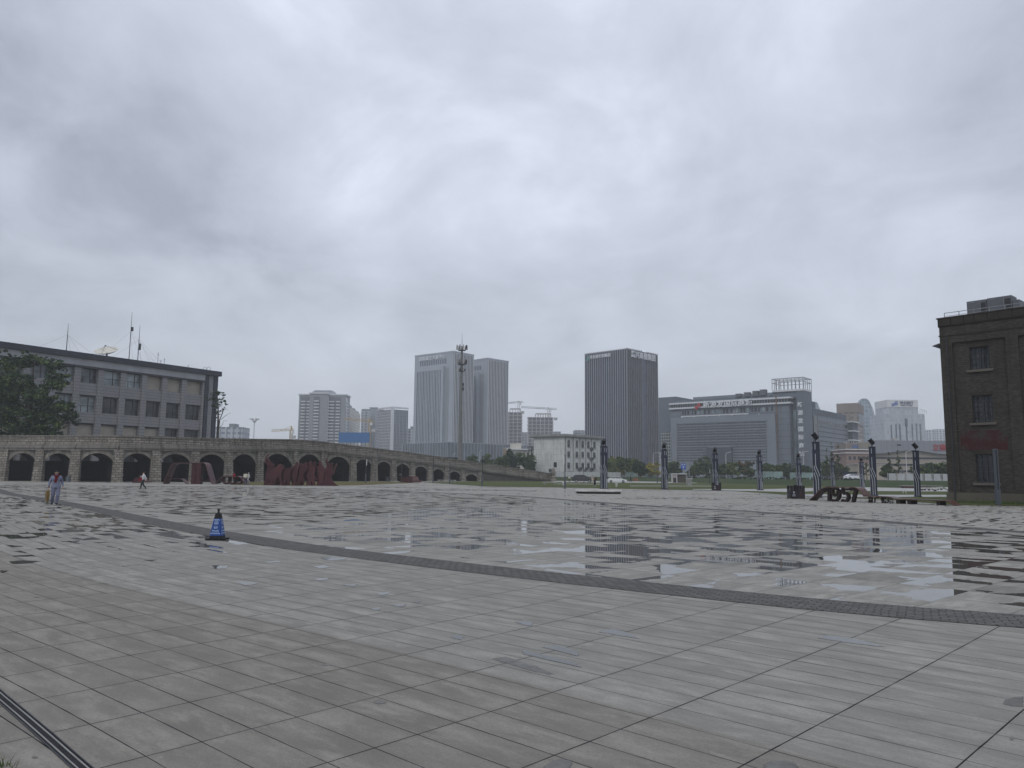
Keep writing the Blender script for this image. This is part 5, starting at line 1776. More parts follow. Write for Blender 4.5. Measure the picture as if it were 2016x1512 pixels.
for k, z_ in enumerate((H - 6.4, H - 8.9, H - 11.3)):
    b = MB(); b.box(0, w, -.1, -.01, z_, z_ + .75); b.build('window_band', m_glass_dark, o)
text('立德', 'sign_lettering', M('sign_red_dull', (.38, .05, .06), .5, .05), o, width=26 * kx, loc=(133 * kx, -1.35, H - 1.9), extrude=.08, bold=.015)
b = MB(); b.box(50 * kx, 58 * kx, -1.26, -1.205, H - 1.5, H - .9); b.build('vent', m_darkmetal, o)
b = MB(); b.box(50 * kx, 59 * kx, 1, 3, H, H + 1.6); b.box(30 * kx, 48 * kx, 2, 4, H, H + .9); b.build('roof_unit', m_conc, o)

o, w, H = block('shop_row', 'weathered brick shop row with a white roof edge below the brown tower', 'building', 1668, 1714, 886, 270, MBrick('pinkish_brick', (.30, .21, .18), (.25, .18, .16), (.22, .19, .17), 1.2, .4, .05, .9, .3, .3), 12)
b = MB(); b.box(-.4, w + .4, -.5, 12, H, H + .35); b.box(-.4, w + .4, -.3, 12, H - 1.2, H - .9); b.build('roof', m_white, o)
for k in range(5):
    b = MB(); b.box(.8 + k * 1.6, 1.7 + k * 1.6, -.05, -.01, H - 3.4, H - 2.2); b.build('window', m_glass_dark, o)
o, w, H = block('shop_row', 'taller cluttered back row with a blue patch above the brick shop row', 'building', 1667, 1709, 873, 300, m_brnp, 10)
b = MB(); b.box(w * .3, w * .6, -.1, -.01, H - 1.8, H - .6); b.build('blue_board', M('faded_blue_board', (.12, .18, .32), .6, .15), o)
b = MB()
for k in range(9): b.bar((w * k / 9, 1, H), (w * k / 9 + .3, 1, H + .6 + (k * 37 % 5) * .25), .25)
b.build('roof_clutter', m_conc, o)
o, w, H = block('annex_shed', 'plain beige shed in front of the market hall', 'building', 1690, 1744, 914.5, 240, M('beige_render', (.38, .34, .275), .85, .1, .3, streak=.2), 8)
b = MB(); b.box(-.2, w + .2, -.2, 8, H, H + .2); b.build('roof', m_conc, o)
b = MB(); b.box(.8, 1.9, -.05, -.01, 0, 2.2); b.build('door', m_darkmetal, o)
o, w, H = block('market_stall', 'dark blue stall with a flat awning beside the beige shed', 'stall', 1669, 1688, 930, 215, M('stall_blue', (.035, .05, .10), .6, .15), 3)
b = MB(); b.box(-.3, w + .3, -1.0, 3.1, H, H + .15); b.build('awning', m_darkmetal, o)

# ------------------------------------------------------------------ fences, hedges on the bank
m_fpanel = M('fence_panel_white', (.42, .44, .44), .7, .08, .5, streak=.2)
m_fglass = MGlass('fence_glass', (.20, .27, .26), .15, .5, .3, .3)
def fence(label, pl, pr, ytop, Y, mat, n, gap=.06, cat='fence', gapw=0.0):
    a, b_ = W(pl, Y, BANKH - .1), W(pr, Y, BANKH - .1)
    w = (b_ - a).length; H = P((pl + pr) / 2, ytop, Y).z - a.z
    o = thing('fence', label, cat, a, math.atan2(b_.y - a.y, b_.x - a.x))
    for k in range(n):
        m = MB(); m.box(w * k / n + gap + gapw, w * (k + 1) / n - gap - gapw, -.04, .04, .12, H); m.build('fence_panel', mat, o)
    for k in range(n + 1):
        m = MB(); m.box(w * k / n - .06, w * k / n + .06, -.07, .07, 0, H + .08); m.build('fence_post', m_craneg if mat is m_fpanel else m_steel, o)
    return o
fence('pale grey panel fence in front of the old four storey block', 1093, 1222, 929.3, 258, m_fpanel, 16)
fence('greenish glass fence panels behind the dark trees right of the white car', 1232, 1292, 930, 262, m_fglass, 8)
fence('tall clear glass fence at the middle of the grass bank', 1487, 1541, 928.3, 186, m_fglass, 5)
fence('glass fence partly behind the largest striped column', 1556, 1612, 930.5, 178, m_fglass, 6)
fence('row of white fence panels with gaps near the brick building', 1748, 1872, 932.5, 172, m_fpanel, 7, .1, gapw=.14)
# telecom monopole in front of the twin towers
g_ = W(905, 216, 0)
tp = thing('telecom_mast', 'tall grey telecom mast with three antenna platforms in front of the twin towers', 'telecom mast', g_)
zt_ = P(908, 655, 216).z
zp = [P(907.5, y, 216).z for y in (690, 718, 731.5)]
b = MB(); b.tube([(0, 0, 0), (0, 0, zp[2]), (0, 0, zp[0] + 1.2)], [.66, .36, .26], 14); b.build('pole', M('mast_grey', (.15, .15, .145), .6, .15, .6, streak=.3), tp)
b = MB(); b.tube([(0, 0, zp[0] + 1.0), (0, 0, zt_)], [.07, .025], 6); b.build('lightning_rod', m_darkmetal, tp)
for q, (z_, r_, n_) in enumerate(zip(zp, (1.45, 1.35, .9), (9, 9, 6))):
    b = MB(); b.lathe([(.28, z_ - .05), (r_ * .75, z_ - .05), (r_ * .75, z_ + .05), (.28, z_ + .05)], 18)
    for k in range(18):
        a0, a1 = 2 * PI * k / 18, 2 * PI * (k + 1) / 18
        for zz_ in (.5, .95): b.bar((r_ * .75 * math.cos(a0), r_ * .75 * math.sin(a0), z_ + zz_), (r_ * .75 * math.cos(a1), r_ * .75 * math.sin(a1), z_ + zz_), .04)
    for k in range(n_):
        a0 = 2 * PI * k / n_; b.bar((r_ * .3 * math.cos(a0), r_ * .3 * math.sin(a0), z_), (r_ * math.cos(a0), r_ * math.sin(a0), z_ + .5), .06)
    b.build('platform', m_darkmetal, tp)
    for k in range(n_):
        a0 = 2 * PI * k / n_ + .2
        b = MB(); cx, cy = r_ * math.cos(a0), r_ * math.sin(a0)
        b.box(cx - .14, cx + .14, cy - .1, cy + .1, z_ + (.1 if q else .2), z_ + (1.5 if q < 2 else .8)); b.build('antenna_panel', m_craneg if k % 2 else m_darkmetal, tp)
b = MB()
for k in range(26): b.bar((-.75, -.1, 1.5 + k * .9), (-.35, -.1, 1.5 + k * .9), .05)
for k, z_ in enumerate((zp[2] - 4.2, zp[2] - 5.4)): b.box(.25, .75, -.3, .2, z_, z_ + .9)
b.build('cable_ladder', m_darkmetal, tp)
# ------------------------------------------------------------------ striped light columns
m_navycol = M('navy_column_paint', (.020, .024, .042), .4, .2, 1.5, .4)
m_stripe = M('white_stripe_paint', (.36, .375, .40), .5, .08, 2)
m_blackmetal = M('black_metal', (.012, .012, .014), .4, .2, 2)
CW, CH = .56, 4.55
def striped_column():
    o = thing('striped_column', 'tall', 'light column', (0, 0, 0), 0, 'striped columns round the square')
    b = MB(); h = CW / 2
    b.box(-h, h, -h, h, 0, CH); b.build('shaft', m_navycol, o)
    b = MB(); b.box(-h - .06, h + .06, -h - .06, h + .06, 0, .12); b.box(-h - .015, h + .015, -h - .015, h + .015, CH, CH + .05); b.build('trim', m_navycol, o)
    def wave(x0, x1, za, zb, n=14):
        out = []
        for k in range(n + 1):
            u = k / n; s = u * u * (3 - 2 * u); out.append((x0 + (x1 - x0) * s, za + (zb - za) * u))
        return out
    for face in range(4):
        s = MB()
        wd = .055
        paths = [[(-.10, CH - .85), (-.10, CH - .15)] if False else [(-.08, CH - .60), (-.08, CH - .12)], [(.14, CH - .60), (.14, CH - .12)] if face % 2 else None,
                 [(-.08, CH - .95), (-.08, 2.75)] + wave(-.08, .19, 2.75, 1.75)[1:],
                 wave(-.20, .09, 2.62, 1.45) + [(.09, .1)],
                 wave(-.20, -.09, 2.05, 1.35) + [(-.09, .1)],
                 [(.19, 1.15), (.19, .1)] if face % 2 else None]
        for p_ in paths:
            if p_: s.stroke(p_, wd, -h - .014, -h - .002)
        ob = s.build('stripe', m_stripe, o, M=Matrix.Rotation(PI / 2 * face, 4, 'Z'))
    b = MB()
    tl = Matrix.Rotation(R(-38), 3, 'Y')
    b.lathe([(.16, -.28), (.2, -.2), (.2, .22), (.24, .30)], 14, (.0, 0, CH + .50), tl)
    for k in range(4): b.lathe([(.225, -.18 + .09 * k), (.225, -.15 + .09 * k)], 14, (0, 0, CH + .50), tl)
    sp = b.build('spotlight', m_blackmetal, o, smooth=True)
    b = MB(); b.bar((0, -.22, CH + .05), (0, -.22, CH + .5), .05, .05); b.bar((0, .22, CH + .05), (0, .22, CH + .5), .05, .05); b.bar((0, -.24, CH + .08), (0, .24, CH + .08), .07); b.build('bracket', m_blackmetal, sp)
    return o
cols = [(1609.5, 979.8, 871, .10, 0, 'striped column nearest the digits 1957, largest of all'), (1721, 976.5, 880.5, .06, 0, 'striped column behind the low characters of the ribbon sculpture'),
        (1807, 978.5, 888, .06, 0, 'striped column nearest the brick building'), (1189, 963.8, 879.4, .55, 1, 'striped column behind the flat oval stone seat, leftmost of all'),
        (1308.5, 963.7, 886, .5, 1, 'striped column left of the small kiosk'), (1409, 965.5, 893.8, .5, 1, 'striped column beside the lone dark planter'),
        (1496.5, 965.4, 898, .5, 1, 'striped column in front of the tall clear glass fence'), (1573.5, 965, 903.7, .5, 1, 'striped column behind the battlement shaped dark bin'),
        (1640.5, 958.5, 909, .5, 1, 'striped column showing over the middle of the digits 1957'), (1698, 963.5, 910, .5, 1, 'slim striped column just left of the one behind the low characters')]
proto = striped_column()
for i, (x, yb, yt, rz, fl, lab) in enumerate(cols):
    o = proto if i == 0 else copy_tree(proto)
    g = G(x, yb)
    o.location = g
    o.rotation_euler.z = rz - math.atan2(g.x, g.y) + (PI if fl else 0) * 0
    z = (P(x, yt, g.y).z) / CH
    o.scale = (max(z, .93), max(z, .93), z)
    if fl: o.rotation_euler.z += PI / 2
    o['label'] = lab

# ------------------------------------------------------------------ red steel sculptures
m_corten = M('dark_red_steel', (.050, .011, .014), .55, .25, .8, .35, streak=.25)
m_corten2 = M('dark_red_steel_worn', (.070, .026, .027), .5, .3, 1.0, .35)
m_corten3 = M('dark_red_steel_lighter', (.064, .018, .020), .5, .3, 1.2, .35, streak=.25)  # slightly lighter red so that alternate figures stand apart
m_rust = M('rust_brown_steel', (.016, .008, .007), .6, .3, 1.2, .3, streak=.2)

def in_plane(o, rz, x, y):
    d = ray(x, y)
    n_ = Vector((math.sin(rz), -math.cos(rz)))
    tt = n_.dot(o.to_2d()) / n_.dot(Vector((d.x, d.y)))
    q_ = Vector((d.x, d.y)) * tt - o.to_2d()
    return (q_.dot(Vector((math.cos(rz), math.sin(rz)))), EYE + d.z * tt)

def fillet(path, r, n=4):
    out = [path[0]]
    for a, b, c in zip(path, path[1:], path[2:]):
        a, b, c = Vector(a), Vector(b), Vector(c)
        d1, d2 = (a - b), (c - b)
        k = min(r, d1.length * .45, d2.length * .45)
        p, q = b + d1.normalized() * k, b + d2.normalized() * k
        for i in range(n + 1):
            u = i / n
            out.append(tuple(p * (1 - u) ** 2 + b * 2 * u * (1 - u) + q * u * u))
    out.append(path[-1])
    return out

# workers group: silhouettes cut from plate, standing one behind the other
wo_ = G(590, 956)
g = thing('worker_group_sculpture', 'dark red steel cut-out sculpture of workers straining together, one lifting a pickaxe', 'sculpture', wo_)
def sil(pts, dy, th=.14, name='worker_figure', m=m_corten):
    q = []
    for cx, cy in pts:
        px, py = 500 + cx / 11.2, 885 + cy / 11.2
        p = P(px, py, wo_.y + dy)
        q.append((p.x - wo_.x, max(p.z, .0)))
    b = MB(); b.prism(q, dy, dy + th)
    return b.build(name, m, g)
f1 = sil([(205, 795), (250, 650), (258, 520), (290, 420), (303, 380), (280, 335), (272, 290), (296, 235), (340, 255), (360, 268), (405, 300), (420, 322), (445, 332), (452, 352), (440, 380), (420, 400), (410, 470), (360, 560), (340, 660), (325, 720), (345, 795)], .55)
sil([(352, 92), (330, 94), (300, 110), (262, 150), (238, 210), (228, 270), (240, 302), (262, 298), (264, 240), (272, 205), (330, 262), (350, 240), (292, 172), (318, 135)], .70, .1, 'pickaxe', m_corten2)
sil([(330, 795), (345, 700), (340, 640), (325, 560), (345, 500), (400, 430), (470, 392), (520, 350), (548, 322), (575, 318), (606, 332), (612, 352), (640, 345), (662, 358), (664, 385), (648, 420), (612, 470), (600, 540), (592, 620), (612, 700), (640, 795), (602, 795), (560, 690), (545, 620), (518, 590), (470, 690), (446, 795), (412, 795), (436, 690), (440, 590), (418, 690), (392, 795)], .0, m=m_corten3)
sil([(600, 795), (655, 650), (640, 560), (660, 470), (700, 430), (722, 415), (790, 418), (800, 400), (850, 385), (866, 408), (825, 460), (805, 520), (802, 640), (784, 700), (805, 795), (745, 795), (722, 660), (700, 700), (690, 795)], .32)
sil([(830, 795), (872, 680), (832, 600), (822, 480), (860, 412), (905, 360), (912, 300), (935, 278), (962, 276), (985, 300), (988, 330), (1010, 360), (985, 430), (962, 520), (945, 640), (908, 795)], .62, m=m_corten3)
sil([(905, 795), (960, 650), (1000, 560), (990, 470), (1030, 400), (1015, 350), (1020, 300), (1050, 294), (1066, 320), (1085, 345), (1100, 300), (1120, 280), (1150, 276), (1175, 298), (1176, 338), (1162, 372), (1200, 420), (1180, 445), (1105, 500), (1068, 560), (1094, 620), (1104, 700), (1132, 735), (1085, 735), (1030, 640), (985, 720), (1005, 795)], .12)
sil([(1142, 795), (1190, 660), (1150, 580), (1178, 500), (1120, 500), (1180, 400), (1186, 372), (1210, 345), (1196, 300), (1212, 264), (1240, 254), (1268, 262), (1282, 296), (1272, 336), (1330, 372), (1350, 430), (1350, 500), (1330, 560), (1360, 620), (1420, 660), (1395, 680), (1330, 640), (1350, 795), (1296, 795), (1270, 690), (1244, 795)], .42, m=m_corten3)
sil([(1290, 420), (1305, 350), (1288, 310), (1298, 275), (1325, 264), (1356, 272), (1372, 300), (1366, 332), (1352, 350), (1384, 385), (1376, 470), (1340, 520), (1300, 500)], .72)
sil([(1362, 795), (1420, 690), (1428, 560), (1395, 480), (1398, 400), (1432, 345), (1424, 285), (1448, 254), (1478, 258), (1496, 284), (1494, 318), (1530, 372), (1560, 400), (1600, 428), (1566, 500), (1545, 600), (1520, 680), (1510, 795)], .22, m=m_corten3)
sil([(1400, 808), (1480, 740), (1540, 680), (1552, 600), (1580, 480), (1590, 402), (1602, 350), (1578, 270), (1598, 190), (1622, 195), (1618, 265), (1655, 335), (1668, 300), (1690, 288), (1722, 290), (1746, 312), (1742, 348), (1712, 372), (1738, 428), (1732, 492), (1768, 500), (1768, 535), (1740, 552), (1712, 552), (1694, 620), (1730, 690), (1800, 760), (1862, 806)], -.02)
sil([(262, 795), (330, 560), (400, 430), (470, 400), (560, 390), (620, 400), (660, 420), (720, 405), (800, 405), (870, 370), (900, 345), (1000, 345), (1040, 320), (1090, 330), (1180, 335), (1290, 335), (1390, 345), (1440, 330), (1500, 350), (1540, 400), (1590, 410), (1700, 450), (1700, 620), (1640, 640), (1600, 700), (1560, 795), (1400, 795), (1385, 690), (1350, 690), (1330, 795), (1160, 795), (1150, 640), (1118, 640), (1090, 795), (830, 795), (822, 660), (800, 660), (780, 795), (620, 795), (610, 690), (590, 690), (570, 795)], .98, .12, 'rear_figures')
sil([(1815, 303), (1842, 312), (1765, 492), (1742, 480)], .04, .1, 'pole', m_corten2)
sil([(190, 800), (205, 785), (1100, 792), (1420, 785), (1700, 700), (1740, 740), (1870, 812), (1400, 822), (600, 815)], .82, .2, 'base_plate')

# ribbon sculpture on the left
ro = G(372, 953)
rib = thing('ribbon_sculpture', 'dark red steel ribbon sculpture bent into a tall arch left of the worker group', 'sculpture', ro)
def rp(x, y): return in_plane(ro, 0, 300 + x / 10.08, 900 + y / 10.08)
def ribbon(path, wdt, th, name, par, mats, y0=0.0, r=.5):
    p = fillet(path, r)
    b = MB(); b.stroke(p, th, y0, y0 + wdt)
    return b.build(name, mats, par)
ribbon([(rp(215, 520)[0], 0), rp(385, 118), rp(1045, 110), (rp(1165, 505)[0], .12), (rp(1245, 540)[0], .1), rp(1370, 388), rp(1730, 383), (rp(1850, 550)[0], 0)], 1.9, .10, 'ribbon', rib, m_corten2)
ribbon([rp(240, 428), rp(545, 432), (rp(640, 530)[0], 0)], 1.2, .07, 'side_ribbon', rib, m_corten2, .5, .2)
b = MB()
x0, x1, zt_ = rp(752, 500)[0], rp(945, 500)[0], rp(800, 122)[1]
b.box(x0, x0 + (x1 - x0) * .42, .2, .9, 0, zt_); b.box(x0 + (x1 - x0) * .50, x1, .05, .8, 0, zt_); b.box(x0 + (x1 - x0) * .2, x0 + (x1 - x0) * .9, .9, 1.3, 0, zt_ - .01)
b.build('pillar', m_corten, rib)
b = MB(); z_ = rp(1000, 450)[1]; b.box(x1, rp(1100, 450)[0], .6, .75, z_ - .08, z_); b.build('tie_bar', m_corten, rib)
for k, xx in enumerate((1440, 1565, 1690)):
    c = rp(xx, 470); ztop_ = rp(xx, 390)[1]
    hw = .46
    path = [(c[0] - hw, ztop_), (c[0] - hw, .55)] + [(c[0] + hw * -math.cos(a_ * PI / 8), .55 - .45 * math.sin(a_ * PI / 8)) for a_ in range(1, 8)] + [(c[0] + hw, .55), (c[0] + hw, ztop_)]
    b = MB(); b.stroke(path, .17, .3, 1.2); b.build('hanging_numeral', m_corten, rib)

# seats in the same steel
def step_seat(lab, x, y, w1, h1, Y=None):
    g_ = G(x, y)
    o = thing('steel_bench', lab, 'seat', g_, 0, 'dark red steel seats before the viaduct')
    s = g_.y / F
    b = MB(); b.hexa([(-w1 * .5 * s, 0, 0), (-w1 * .12 * s, 0, 0), (-w1 * .12 * s, 1.4, 0), (-w1 * .5 * s, 1.4, 0), (-w1 * .38 * s, 0, h1 * s), (-w1 * .12 * s, 0, h1 * s), (-w1 * .12 * s, 1.4, h1 * s), (-w1 * .38 * s, 1.4, h1 * s)]); b.build('end_block', m_corten, o)
    b = MB(); b.hexa([(-w1 * .118 * s, -.05, h1 * .42 * s), (w1 * .3 * s, -.05, h1 * .42 * s), (w1 * .3 * s, .25, h1 * .42 * s), (-w1 * .118 * s, .25, h1 * .42 * s), (-w1 * .118 * s, .3, h1 * s), (w1 * .2 * s, .3, h1 * s), (w1 * .2 * s, .6, h1 * s), (-w1 * .118 * s, .6, h1 * s)]); b.build('backrest', m_corten2, o)
    b = MB(); b.box(-w1 * .11 * s, w1 * .5 * s, -.9, .2, 0.12 * h1 * s, h1 * .4 * s); b.build('seat', m_corten2, o)
    return o
step_seat('dark red stepped steel seat on the pavement beside the grey haired person', 815, 950.6, 31, 12.5)
step_seat('dark red steel seat by the arch behind the walker with the red bag', 279, 950.6, 38, 10)
g_ = G(795.5, 949.6)
o = thing('steel_stool', 'small pinkish tapered steel stool between the grey haired person and the stepped seat', 'seat', g_)
b = MB(); b.taper(-.62, .62, -.6, .6, 0, 1.0, 1.5); b.build('shell', m_corten2, o)
b = MB(); b.box(-.6, .6, -.6, .6, 1.001, 1.05); b.build('top', m_corten, o)

# ---- 1957 ribbon
gL, gR = G(1593, 985.5), G(1878, 995.8)
rz57 = math.atan2(gR.y - gL.y, gR.x - gL.x)
s57 = thing('year_sculpture', 'rust brown steel ribbon sculpture carrying the digits 1957 and four characters', 'sculpture', gL, rz57)
def q3(x, y): return in_plane(gL, rz57, 1540 + x / 11.2, 950 + y / 11.2)
def q4(x, y): return in_plane(gL, rz57, 1680 + x / 9.6, 950 + y / 9.6)
RW = .95
path = [(q3(590, 395)[0], 0), (q3(700, 300)), (q3(850, 130)), (q3(960, 107)), q3(1590, 108), q3(1660, 135), q3(1790, 290), q4(190, 258), q4(660, 272), q4(760, 310), q4(1780, 343), (q4(1905, 440)[0], 0)]
path = [(a_, max(c_, 0)) for a_, c_ in path]
p_ = fillet(path, .35)
b = MB(); b.stroke(p_, .06, 0, RW); b.build('ribbon', M('rust_ribbon', (.085, .042, .034), .42, .25, 1.2, .45), s57)
def digit(paths, w_):
    b = MB()
    for pth in paths:
        q_ = [(a_, max(c_, .01)) for a_, c_ in (q3(*k) for k in pth)]
        b.stroke(q_, w_, .02, .30)
    b.build('digit', m_rust, s57)
k_ = (q3(1050, 300)[0] - q3(985, 300)[0])
digit([[(1022, 112), (1022, 418)], [(900, 185), (960, 130), (1015, 118)]], k_ * .95)
arc = lambda cx, cy, rx, ry, a0, a1, n=14: [(cx + rx * math.cos(R(a0 + (a1 - a0) * i / n)), cy - ry * math.sin(R(a0 + (a1 - a0) * i / n))) for i in range(n + 1)]
digit([arc(1150, 205, 66, 78, 0, 360, 22), arc(1140, 250, 100, 150, 35, -75, 12) + [(1110, 400), (1085, 388)]], k_ * .72)
digit([[(1322, 120), (1312, 225)] , arc(1370, 320, 72, 85, 125, -80, 16) + [(1330, 408), (1295, 385)], [(1300, 150), (1450, 150)]], k_ * .74)
digit([[(1480, 150), (1620, 150)], [(1618, 135), (1580, 270), (1545, 430)]], k_ * .9)
for ch, xa_, xb_, ya_, yb_ in (('京', 268, 358, 265, 388), ('广', 378, 470, 268, 388), ('铁', 505, 620, 270, 400), ('路', 632, 742, 280, 405)):
    a_, c_ = q4((xa_ + xb_) / 2, (ya_ + yb_) / 2)
    hgt = q4(xa_, ya_)[1] - max(q4(xa_, yb_)[1], .02)
    text(ch, 'character', m_rust, s57, width=q4(xb_, ya_)[0] - q4(xa_, ya_)[0], height=hgt + .06, loc=(a_, .10, max(hgt / 2 + .03, c_)), extrude=.06, bold=.03)
for xa_, xb_ in ((800, 876), (1014, 1092), (1564, 1632)):
    a0, a1 = q4(xa_, 400)[0], q4(xb_, 400)[0]
    z1 = q4((xa_ + xb_) / 2, 322 + (xa_ - 800) * .03)[1]
    b = MB(); b.box(a0, a1, .05, RW - .1, 0, z1 - .03); b.build('leg', m_rust, s57)
b = MB(); b.bar((q4(876, 375)[0], .5, .28), (q4(1014, 378)[0], .5, .28), .09); b.build('tie_bar', m_rust, s57)

# ------------------------------------------------------------------ planters, benches, seats
def planter(lab, x0, x1, yb, yt, teeth):
    g_ = G((x0 + x1) / 2, yb)
    s = g_.y / F
    w_, h_ = (x1 - x0) * s, P((x0 + x1) / 2, yt, g_.y).z
    o = thing('steel_planter', lab, 'planter', g_, 0, 'dark castle shaped steel planters')
    d = w_ * .7; h = w_ / 2
    b = MB()
    hb_ = h_ * .70
    b.box(-h, h, 0, d, 0, hb_)
    b.build('box', m_black if False else M('planter_steel', (.022, .018, .024), .45, .3, 2), o)
    n = teeth
    for k in range(n):
        xx = -h + (2 * h - w_ * .16) * k / (n - 1)
        for y0, y1 in ((0, w_ * .1), (d - w_ * .1, d)):
            b = MB(); b.box(xx, xx + w_ * .16, y0, y1, hb_, h_); b.build('battlement', m_blackmetal, o)
    if teeth == 3:
        b = MB(); b.box(-w_ * .14, w_ * .10, d * .4, d * .6, hb_, h_ * 1.05); b.build('battlement', m_blackmetal, o)
    for sx in (-.27, .2):
        b = MB()
        cx = sx * w_; e_ = h_ * .17
        zc_ = h_ * .36
        b.stroke([(cx - e_ * .62, zc_ - e_), (cx, zc_ + e_ * .5), (cx + e_ * .62, zc_ - e_)], e_ * .22, -.012, -.001)
        b.stroke([(cx - e_ * .7, zc_ - e_ * .35), (cx + e_ * .7, zc_ - e_ * .35)], e_ * .2, -.013, -.0015); b.stroke([(cx - e_ * .55, zc_ - e_ * .9), (cx + e_ * .55, zc_ - e_ * .9)], e_ * .18, -.013, -.0015)
        b.prism([(cx + e_ * .42 * math.cos(k * PI / 6), zc_ + e_ * .85 + e_ * .42 * math.sin(k * PI / 6)) for k in range(12)], -.012, -.001)
        b.build('emblem', m_stripe if sx < 0 else m_corten2, o)
    return o
planter('large dark castle shaped planter with two emblems beside the digits 1957', 1557, 1585, 982, 956.3, 3)
planter('smaller dark planter at the foot of a striped column by the lawn', 1404, 1420, 966, 950, 2)

# flat oval stone seat
g_ = G(1181, 972.5)
o = thing('oval_bench', 'long flat oval stone seat with a dark recessed foot on the square', 'seat', g_)
m_seat = M('worn_granite', (.42, .41, .39), .6, .2, 1.5, .3, streak=.15)
hw = 47.5 * g_.y / F
def oval(kx, ky, n=40): return [(hw * kx * (abs(math.cos(2 * PI * i / n)) ** .7) * (1 if math.cos(2 * PI * i / n) > 0 else -1), 1.15 + 1.05 * ky * (abs(math.sin(2 * PI * i / n)) ** .7) * (1 if math.sin(2 * PI * i / n) > 0 else -1)) for i in range(n)]
b = MB()
lv_ = [(.985, .97, .17), (1, 1, .21), (1, 1, .27), (.985, .96, .34), (.95, .90, .375)]
rings = [[(x, y, z) for x, y in oval(a_, c_)] for a_, c_, z in lv_]
vs = [v for r_ in rings for v in r_]; n = 40
fs = [[i * n + k, i * n + (k + 1) % n, (i + 1) * n + (k + 1) % n, (i + 1) * n + k] for i in range(4) for k in range(n)] + [list(range(4 * n, 5 * n)), list(reversed(range(n)))]
b.add(vs, fs); b.build('seat_slab', m_seat, o, smooth=True)
b = MB(); b.plate(oval(.92, .82), 0, .175); b.build('foot', m_black, o)
b = MB(); b.plate([(x * .55, 1.2 + (y - 1.2) * .35) for x, y in oval(1, 1)], .376, .44); b.build('centre_slab', m_seat, o)

# long rust bench, round stone stools and a hoop on the right-hand path
g_ = G(1818, 961.8)
o = thing('steel_bench', 'long low rust red bench with slanted ends on the far path near the brick building', 'bench', g_)
s = g_.y / F
b = MB(); b.prism([(-36 * s, .05), (-40.5 * s, 4.6 * s), (28 * s, 4.6 * s), (24 * s, .05)], 0, 1.2); b.build('body', m_corten2, o)
b = MB(); b.box(-40 * s, 41 * s, -.1, 1.3, 4.6 * s + .002, 5.3 * s); b.build('seat', m_seat, o)
b = MB(); b.box(29 * s, 36 * s, .2, .8, 0, 4.6 * s); b.build('leg', m_darkmetal, o)
m_stool = M('pale_stone', (.42, .41, .39), .7, .15, 2)
stp = None
for k, (x, y) in enumerate(((1815.3, 966), (1820.8, 965.8), (1829.2, 966), (1837, 965.6), (1841, 967.3), (1845.8, 965.2), (1853.2, 964.8), (1863.8, 964.6), (1867.5, 967))):
    g_ = G(x, y)
    if stp is None:
        o = thing('stone_stool', 'x', 'stool', g_, 0, 'round pale stone stools on the far path')
        b = MB(); b.lathe([(.14, 0), (.16, .12), (.2, .2)], 14); b.build('foot', m_darkmetal, o)
        b = MB(); b.lathe([(.2, .201), (.31, .24), (.32, .34), (.28, .41), (.1, .43)], 18); b.build('seat', m_stool, o, smooth=True)
        stp = o
    else:
        o = copy_tree(stp)
    o.location = g_
    o['label'] = 'small round pale stone stool in the row before the long rust bench'
g_ = G(1781, 971.5)
o = tag(MB().tube([(-.16, 0, 0)] + [(-.16 * math.cos(a_ * PI / 8), 0, .3 + .16 * math.sin(a_ * PI / 8)) for a_ in range(9)] + [(.16, 0, 0)], .035, 6).build('lawn_hoop', m_white), 'small white upright hoop standing on the grass strip', 'hoop')
o.location = g_
def park_bench(lab, x, y, L_, grp='stone benches on the lawn'):
    g_ = G(x, y)
    o = thing('stone_bench', lab, 'bench', g_, 0, grp)
    b = MB(); b.box(-L_ / 2, L_ / 2, -.22, .22, .40, .50); b.build('seat', m_stool, o)
    for sx in (-1, 1):
        b = MB(); b.box(sx * L_ * .33 - .16, sx * L_ * .33 + .16, -.18, .18, 0, .399); b.build('leg', m_conc if False else m_oldcorn, o)
    return o
park_bench('plain stone bench on the lawn between the end post and the dark minivan', 1147, 953.3, 2.3)
park_bench('plain stone bench on the lawn in front of the stone end post', 1082, 954.2, 2.6)
park_bench('plain stone bench before the second smallest arch of the viaduct', 872, 949.6, 2.3)
park_bench('pale stone bench before the smallest arches, right of the other bench there', 890, 949.8, 1.7)

def bin_(lab, x, yb, yt, w_px, m):
    g_ = G(x, yb); s = g_.y / F
    o = thing('litter_bin', lab, 'bin', g_)
    h = P(x, yt, g_.y).z; w_ = w_px * s
    b = MB(); b.box(-w_ / 2, w_ / 2, 0, w_ * .6, .06, h * .86); b.build('body', m, o)
    b = MB(); b.box(-w_ * .54, w_ * .54, -.04, w_ * .64, h * .92, h); b.box(-w_ * .45, -w_ * .38, .05, w_ * .5, h * .86, h * .92); b.box(w_ * .38, w_ * .45, .05, w_ * .5, h * .86, h * .92); b.build('lid', m_darkmetal, o)
    b = MB(); b.box(-w_ * .03, w_ * .03, -.01, 0, .1, h * .84); b.build('divider', m_steel, o)
bin_('dark twin litter bin in front of a viaduct pier left of the steel seats', 763.5, 948.4, 938.5, 9, m_darkmetal)
bin_('dark blue grey litter bin before the arch behind the man in grey work clothes', 132.5, 949.2, 936.5, 7.5, m_malld)

